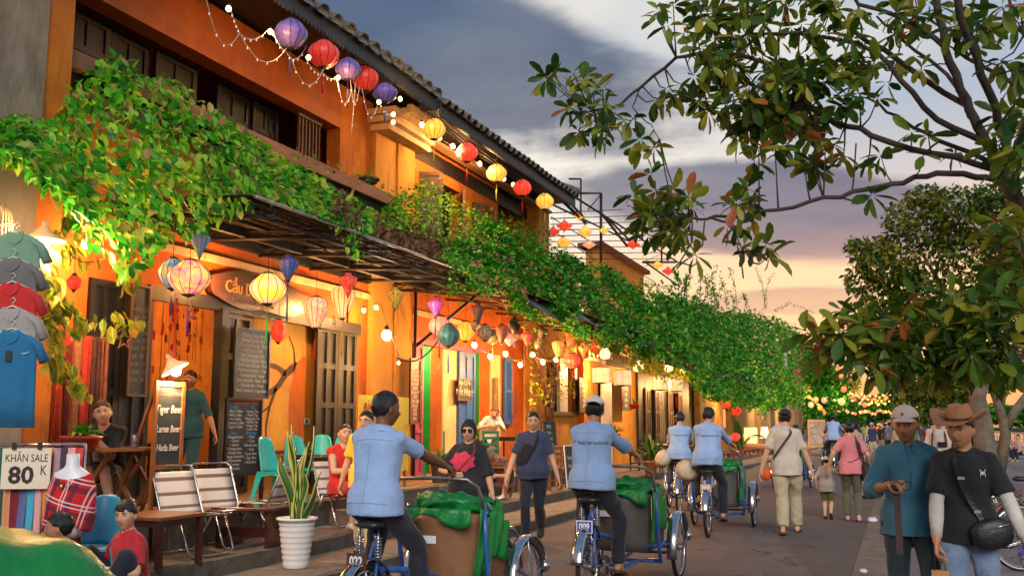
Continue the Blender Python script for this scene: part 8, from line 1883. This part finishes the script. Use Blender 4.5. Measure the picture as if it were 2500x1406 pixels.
LB = np.array([[0, 0, 0], [.13, .25, .03], [.21, .60, .02], [.14, .88, -.05], [0, 1, -.12], [-.14, .88, -.05], [-.21, .60, .02], [-.13, .25, .03], [0, .30, -.02], [0, .72, -.05]]); LB_F = [(0, 1, 8), (1, 2, 9, 8), (2, 3, 4, 9), (0, 8, 7), (8, 9, 6, 7), (9, 4, 5, 6)]
foliage('leaf', T1, P, D, L, MAGN, LB, LB_F, npart=290)
# bare drooping twigs under the lowest branch
tb = MB()
for pts in ([(1690, 540), (1690, 590), (1660, 640), (1640, 660)], [(1720, 540), (1715, 600), (1690, 620), (1640, 600)], [(1660, 640), (1690, 650), (1705, 640)], [(1800, 600), (1810, 640), (1815, 680)], [(2090, 350), (2085, 430), (2080, 470)]): tb.tube([at_d(px, py, 5.8) for px, py in pts], .0045, 4)
tb.build('twigs', BARK, T1, world=True)['kind'] = 'stuff'
# 4 trees farther along the river side ---------------------------------------
def crown(parent, cs, n, k, Lr, m, sp=.5):
    P = []; D = []; tot = sum(c[2]*c[3] for c in cs)
    for cx, cy, rx, ry in cs:
        for _ in range(int(n*rx*ry/tot)):
            while True:
                a, e, f = RNG.uniform(-1, 1, 3)
                if a*a+e*e+f*f < 1 and RNG.random() < .25+.75*(a*a+e*e+f*f): break
            P.append(tuple(at_d(cx+a*rx, cy+e*ry, k+f*rx*k/FOC)))
    P = np.array(P); n = len(P); cc = P.mean(0); D = (P-cc)*.25+RNG.normal(0, .6, (n, 3)); D[:, 2] -= .4; foliage('leaf', parent, P, D, RNG.uniform(Lr*.7, Lr*1.3, n), m, SML, SML_F)
def trunk(parent, pts, k, w0, w1, m=BARKL, name='trunk'):
    W3 = [at_d(px, py, k) for px, py in pts]; n = len(W3); b = MB(); b.tube(W3, [(w0+(w1-w0)*i/(n-1))*k/FOC/2 for i in range(n)], 10); b.build(name, m, parent, world=True)
T2 = thing('tree', 'leafy tree with dense round crown behind the hat man', 'tree', tuple(on_z(2405, 1210)))
trunk(T2, [(2418, 1240), (2408, 1120), (2398, 1030), (2386, 970), (2400, 920), (2430, 860), (2420, 700)], 14.5, 62, 18); trunk(T2, [(2398, 960), (2350, 880), (2300, 700), (2240, 600)], 14.5, 24, 6, name='limb'); trunk(T2, [(2420, 820), (2450, 680), (2480, 560)], 14.5, 20, 6, name='limb')
crown(T2, [(2180, 640, 90, 70), (2130, 620, 60, 40), (2240, 540, 90, 60), (2330, 500, 90, 45), (2420, 540, 90, 70), (2350, 620, 80, 70), (2470, 640, 60, 90), (2250, 720, 80, 60), (2150, 740, 60, 40), (2200, 680, 60, 50), (2400, 740, 90, 60), (2300, 580, 50, 40), (2100, 680, 40, 40), (2480, 780, 50, 80), (2300, 790, 110, 50), (2180, 800, 70, 40), (2440, 480, 70, 40), (2090, 600, 30, 20), (2260, 480, 50, 30)], 12500, 14.5, .090, MID)
T3 = thing('tree', 'forked slim tree at the river edge right of the round-crowned one', 'tree', tuple(on_z(2455, 1130)))
trunk(T3, [(2440, 1150), (2455, 1060), (2448, 1020), (2430, 970), (2410, 900)], 24, 30, 14); trunk(T3, [(2455, 1045), (2480, 1000), (2510, 960), (2530, 900)], 24, 24, 14, name='limb'); trunk(T3, [(2446, 1000), (2455, 940), (2470, 900)], 24, 12, 6, name='limb')
crown(T3, [(2380, 880, 70, 45), (2460, 890, 60, 40), (2300, 900, 60, 45), (2340, 950, 50, 30), (2440, 940, 30, 25)], 3200, 22, .16, MID)
for i, (lb, cs, k, n, tr) in enumerate((('dark street tree behind the far lanterns, left side', [(2000, 900, 40, 50), (2030, 960, 45, 50), (1990, 1000, 30, 40)], 58, 2400, (2010, 1080)), ('green street tree arching over the far lanterns', [(2250, 930, 60, 50), (2290, 980, 50, 40), (2210, 960, 40, 35)], 44, 2600, (2270, 1090)),
     ('mid green tree beyond the far lanterns', [(2100, 990, 70, 26), (2180, 985, 60, 28)], 95, 1800, (2120, 1060)), ('tree at the far end of the promenade', [(2330, 985, 60, 40), (2230, 1000, 50, 25)], 70, 2000, (2320, 1070)), ('street tree behind the weathered wall', [(1960, 930, 40, 40), (2060, 930, 40, 30)], 80, 1300, (1960, 1060)))):
    t = thing('tree', lb, 'tree', tuple(at_d(tr[0], tr[1], k))); trunk(t, [(tr[0], tr[1]), (tr[0]+4, tr[1]-40), (tr[0]-4, tr[1]-90)], k, 500/k, 200/k, BARK); crown(t, cs, n, k, k*.0052, BOUG if i in (0, 2) else MID)
w = thing('far_wood', 'far line of dark trees beyond the river and the end of the street', 'trees', (0, 140, 0))
crown(w, [(px_, 1020-10*abs(sin(px_*.021))-6*sin(px_*.05), 34, 26) for px_ in range(1970, 2620, 26)], 9000, 125, .62, BOUG, sp=.4)
for c_ in w.children: c_['kind'] = 'stuff'
# far bank
fb = slab('far_bank', 60, 400, 60, 1500, -1.6, .2, mat('bank', (.10, .14, .05), .9, var=.5))
H = thing('waterfront_building', 'pale pink building with red roof across the river', 'building', (80, 190, 0)); HW = mat('pink_wall', (.50, .30, .25), .8, var=.2)
MB().bb(70, 74, 165, 260, -1, 9.2).build('wall', HW, H, world=True); MB().prism([(164, 9.2), (261, 9.2), (255, 12.4), (170, 12.4)], 6, x0=69).build('roof', mat('red_tiles', (.36, .12, .08), .8, var=.4), H, world=True)
for i in range(20):
    for z in (2.2, 6.2): MB().bb(69.9, 70.05, 168+i*4.6, 170+i*4.6, z, z+1.7).build('window', DARKW, H, world=True)
for i, (x_, y_, l_) in enumerate(((18, 58, 7), (24, 74, 9), (16, 46, 6))):
    t = thing('boat', ('small', 'long', 'slim')[i]+' wooden river boat with striped canopy moored beyond the promenade', 'boat', (x_, y_, -1.6), .4*i); b = MB(); rg = []
    for u, w_ in ((-1, .05), (-.8, .6), (0, .9), (.8, .6), (1, .05)): rg.append([(w_*c_, u*l_/2, z_+.35*u*u) for c_, z_ in ((-1, .8), (-.7, .1), (.7, .1), (1, .8))])
    b.rings(rg, True, smooth=False); b.build('hull', BROWNW, t)
    def Pc(u, v): a = pi*u; return (.8*cos(a), (v-.5)*l_*.5, 1.4+.6*sin(a))
    MB().grid(Pc, 9, 4).build('canopy', WHITEP if i else TR, t)
    for sx in (-.8, .8): MB().tube([(sx, 0, .6), (sx, 0, 1.45)], .03, 6).build('post', BROWNW, t)
b = MB(); 
for i in range(50): b.tube([(8.6, 10+i*3, .1), (8.6, 10+i*3, .95)], .03, 6)
b.tube([(8.6, 8, .95), (8.6, 160, .95)], .03, 6); b.tube([(8.6, 8, .55), (8.6, 160, .55)], .02, 6); r_ = b.build('railing', mat('red_rail', (.32, .03, .03), .5), None); tag(r_, 'low red railing along the river edge', 'railing')
# small plants ---------------------------------------------------------------
def blades(label, loc, n, L_, m, pot=None, w=.035, up=1.0, cat='potted plant', name='potted_plant', ph=.35):
    t = thing(name, label, cat, loc); me = None
    if pot: MB().lathe([(.13, 0), (.17, ph), (.19, ph), (.19, ph+.03), (.16, ph+.03), (.15, ph-.05)], 18).build('pot', pot, t)
    rr_ = random.Random(int(loc[1]*100))
    for i in range(n):
        a = rr_.uniform(0, 2*pi); l = L_*rr_.uniform(.6, 1.1); b = MB(); e = rr_.uniform(.25, 1.0); vs = []
        for k_ in range(8):
            u = k_/7; r = l*e*u; z = ph+l*up*(u*1.1-e*u*u*1.1); wd = w*math.sin(pi*min(.97, .12+u*.85))
            vs += [(r*cos(a)-wd*sin(a), r*sin(a)+wd*cos(a), z), (r*cos(a), r*sin(a), z-wd*.4), (r*cos(a)+wd*sin(a), r*sin(a)-wd*cos(a), z)]
        fs = []
        for k_ in range(7):
            for q in (0, 1): fs.append((k_*3+q, k_*3+q+1, k_*3+q+4, k_*3+q+3))
        b.add(vs, fs, 0, True); b.build('leaf', m, t)
    return t
SPK = leafmat('spiky_leaf', [(0, (.02, .09, .02)), (.5, (.10, .22, .03)), (1, (.42, .44, .10))], .4, .35)
blades('big spiky yellow-green plant in a tan pot beside driver 009', gz(1590, 1190, -5.95, .24), 60, .95, SPK, mat('terracotta', (.42, .17, .06), .7, var=.2), .04)
blades('small spiky plant at the doorway of the green room', gz(1075, 1150, -7.3, .55), 18, .4, SPK, CONC2, .02)
blades('purple-leaved potted plant behind the red-haired girl', gz(1170, 1070, -8.2, .55), 30, .55, leafmat('ti_leaf', [(0, (.10, .03, .02)), (.6, (.22, .10, .04)), (1, (.10, .16, .04))]), CREAM, .05)
blades('banana plant with broad leaves beside the old wall', gz(1808, 1090, -6.8, .2), 8, 2.3, SPK, None, .22, 1.25, 'banana plant', 'banana_plant', .2)
blades('small green plant in a red pot on the pilaster', tuple(on_x(1549, 998, -8.1)), 20, .35, SPK, TR, .02, ph=.12)
blades('low green plant by the cap of driver 009', gz(1500, 1040, -8.0, .9), 20, .5, SPK, CONC2, .03)
pf = blades('leafy pot with red flowers on the near wooden table', gz(196, 1112, -7.2, 1.28), 26, .24, VINE, mat('red_pot', (.5, .05, .03), .5), .03, ph=.10)
P = np.array([[rd.uniform(-.12, .12), rd.uniform(-.12, .12), rd.uniform(.10, .17)] for _ in range(40)]); o = link('flowers', leaves_mesh('flowers', P, RNG.normal(0, 1, (40, 3)), np.full(40, .03), leafmat('red_petal', [(0, (.6, .02, .02)), (1, (.6, .08, .05))]), SML, SML_F), pf); o['kind'] = 'stuff'
wp = np.array([[rd.uniform(-.15, .15), rd.uniform(-.4, .4), rd.uniform(.2, .5)] for _ in range(160)]); o = link('foliage', leaves_mesh('foliage', wp, droop(160, .4, .5), RNG.uniform(.05, .1, 160), VINE, SML, SML_F), wb); o['kind'] = 'stuff'
sc_ = bpy.data.objects['balcony_floor']
cact = blades('round potted plant on the balcony ledge', tuple(on_x(901, 448, -8.45)), 24, .20, VINE, CONC2, .03, ph=.06)
# ================================================================ crowd far up the street
rc = random.Random(21); CC = [('white', (.62, .60, .56)), ('dark red', (.30, .03, .03)), ('black', (.02, .02, .025)), ('grey', (.25, .25, .25)), ('pale blue', (.28, .38, .55)), ('pink', (.6, .22, .25)), ('navy', (.03, .05, .12)), ('tan', (.45, .32, .2)), ('orange', (.65, .2, .04)), ('green', (.05, .18, .08))]
spots = [(2120, 70), (2135, 62), (2150, 55), (2160, 66), (2172, 48), (2185, 58), (2196, 64), (2205, 44), (2216, 52), (2228, 38), (2240, 60), (2262, 46), (2275, 40), (2288, 52), (2300, 34), (2318, 44), (2330, 56), (2085, 60), (2070, 75), (2108, 84), (2143, 80), (2178, 78), (2210, 74), (2340, 38), (2360, 46), (2012, 52), (2128, 46), (2190, 36), (2098, 66), (2115, 90), (2131, 95), (2147, 72), (2163, 54), (2180, 92), (2200, 84), (2222, 68), (2247, 50), (2255, 72), (2270, 62), (2296, 70), (2312, 60), (2345, 50)]
wh = ['at left in the crowd', 'in mid crowd', 'at right in the crowd']
acc = ['walking away', 'walking towards us', 'standing sideways']
for i, (px, k) in enumerate(spots):
    cn, cc_ = CC[i % 10]; p = at_d(px, 1040, k); s_ = rc.uniform(.92, 1.04); f = rc.choice((0, 1, 1, 2)); 
    person('distant person in %s top%s %s %s' % (cn, ' and white cap' if i % 6 == 2 else ('' if i < 28 else ' farther back'), acc[f], wh[0 if px < 2140 else (1 if px < 2240 else 2)]), (p.x, p.y, .01), (0, pi, pi/2)[f]+rc.uniform(-.4, .4), s_, rc.choice(('tan', 'light', 'mid')), top='t', topm=cloth('crowd_%d' % (i % 10), cc_), botm=(DARKT, NAVY, KHAKI, DENIM)[i % 4],
           vox=.04, feetL=(-.08, .15, .09), feetR=(.09, -.15, .09), hat=('cap', WHITEC) if i % 6 == 2 else (('cone', HATM) if i % 9 == 4 else None), group='distant crowd up the street', shoe=None, collar=False, hair=(('short', None), ('bob', None), ('short', HAIRBR))[i % 3], fem=float(i % 2))
p = person('woman sitting on the river edge at far right', tuple(on_z(2490, 1128)), radians(150), 1.0, 'light', pelvis=(0, 0, .40), feetL=(-.1, .4, .1), feetR=(.1, .4, .1), handL=(-.2, .3, .5), handR=(.2, .3, .5), top='t', topm=cloth('pale_pink', (.6, .35, .32)), vox=.03, hem=-.06)
p = person('person in striped red and white top standing near the river edge', tuple(on_z(2462, 1122)), radians(200), 1.0, 'light', top='t', topm=mat('red_white_stripe', (.6, .12, .10), .8, var=.9, vscale=30, col2=(.7, .6, .55)), vox=.03, pelvis=(0, 0, .5), feetL=(-.1, .4, .1), feetR=(.1, .4, .1), hem=-.06)
# fallen leaves on the road and by the gutter
rl = random.Random(8); FALL = leafmat('fallen_leaf', [(0, (.16, .06, .02)), (.5, (.30, .13, .03)), (1, (.20, .18, .03))], .8, .1); prot = []
for q in range(3): T = LEAF.copy(); T[:, 2] = np.abs(T[:, 2])*(.6+q*.5)+.004; me = bpy.data.meshes.new('fallen_leaf'); me.from_pydata([tuple(v) for v in T], [], LEAF_F); me.materials.append(FALL); prot.append(me)
for i in range(16):
    y = rl.uniform(8.5, 20); x = rl.choice((rl.uniform(-.9, .0), rl.uniform(-5.0, -4.2), rl.uniform(-4.5, 0)))
    o = link('fallen_leaf', prot[i % 3], None, (x, y, .006), (rl.uniform(-.15, .15), rl.uniform(-.15, .15), rl.uniform(0, 6)), (rl.uniform(.06, .11),)*3)
    tag(o, 'dry brown leaf fallen on the road', 'leaf', 'dry leaves fallen on the road')
# ================================================================ end
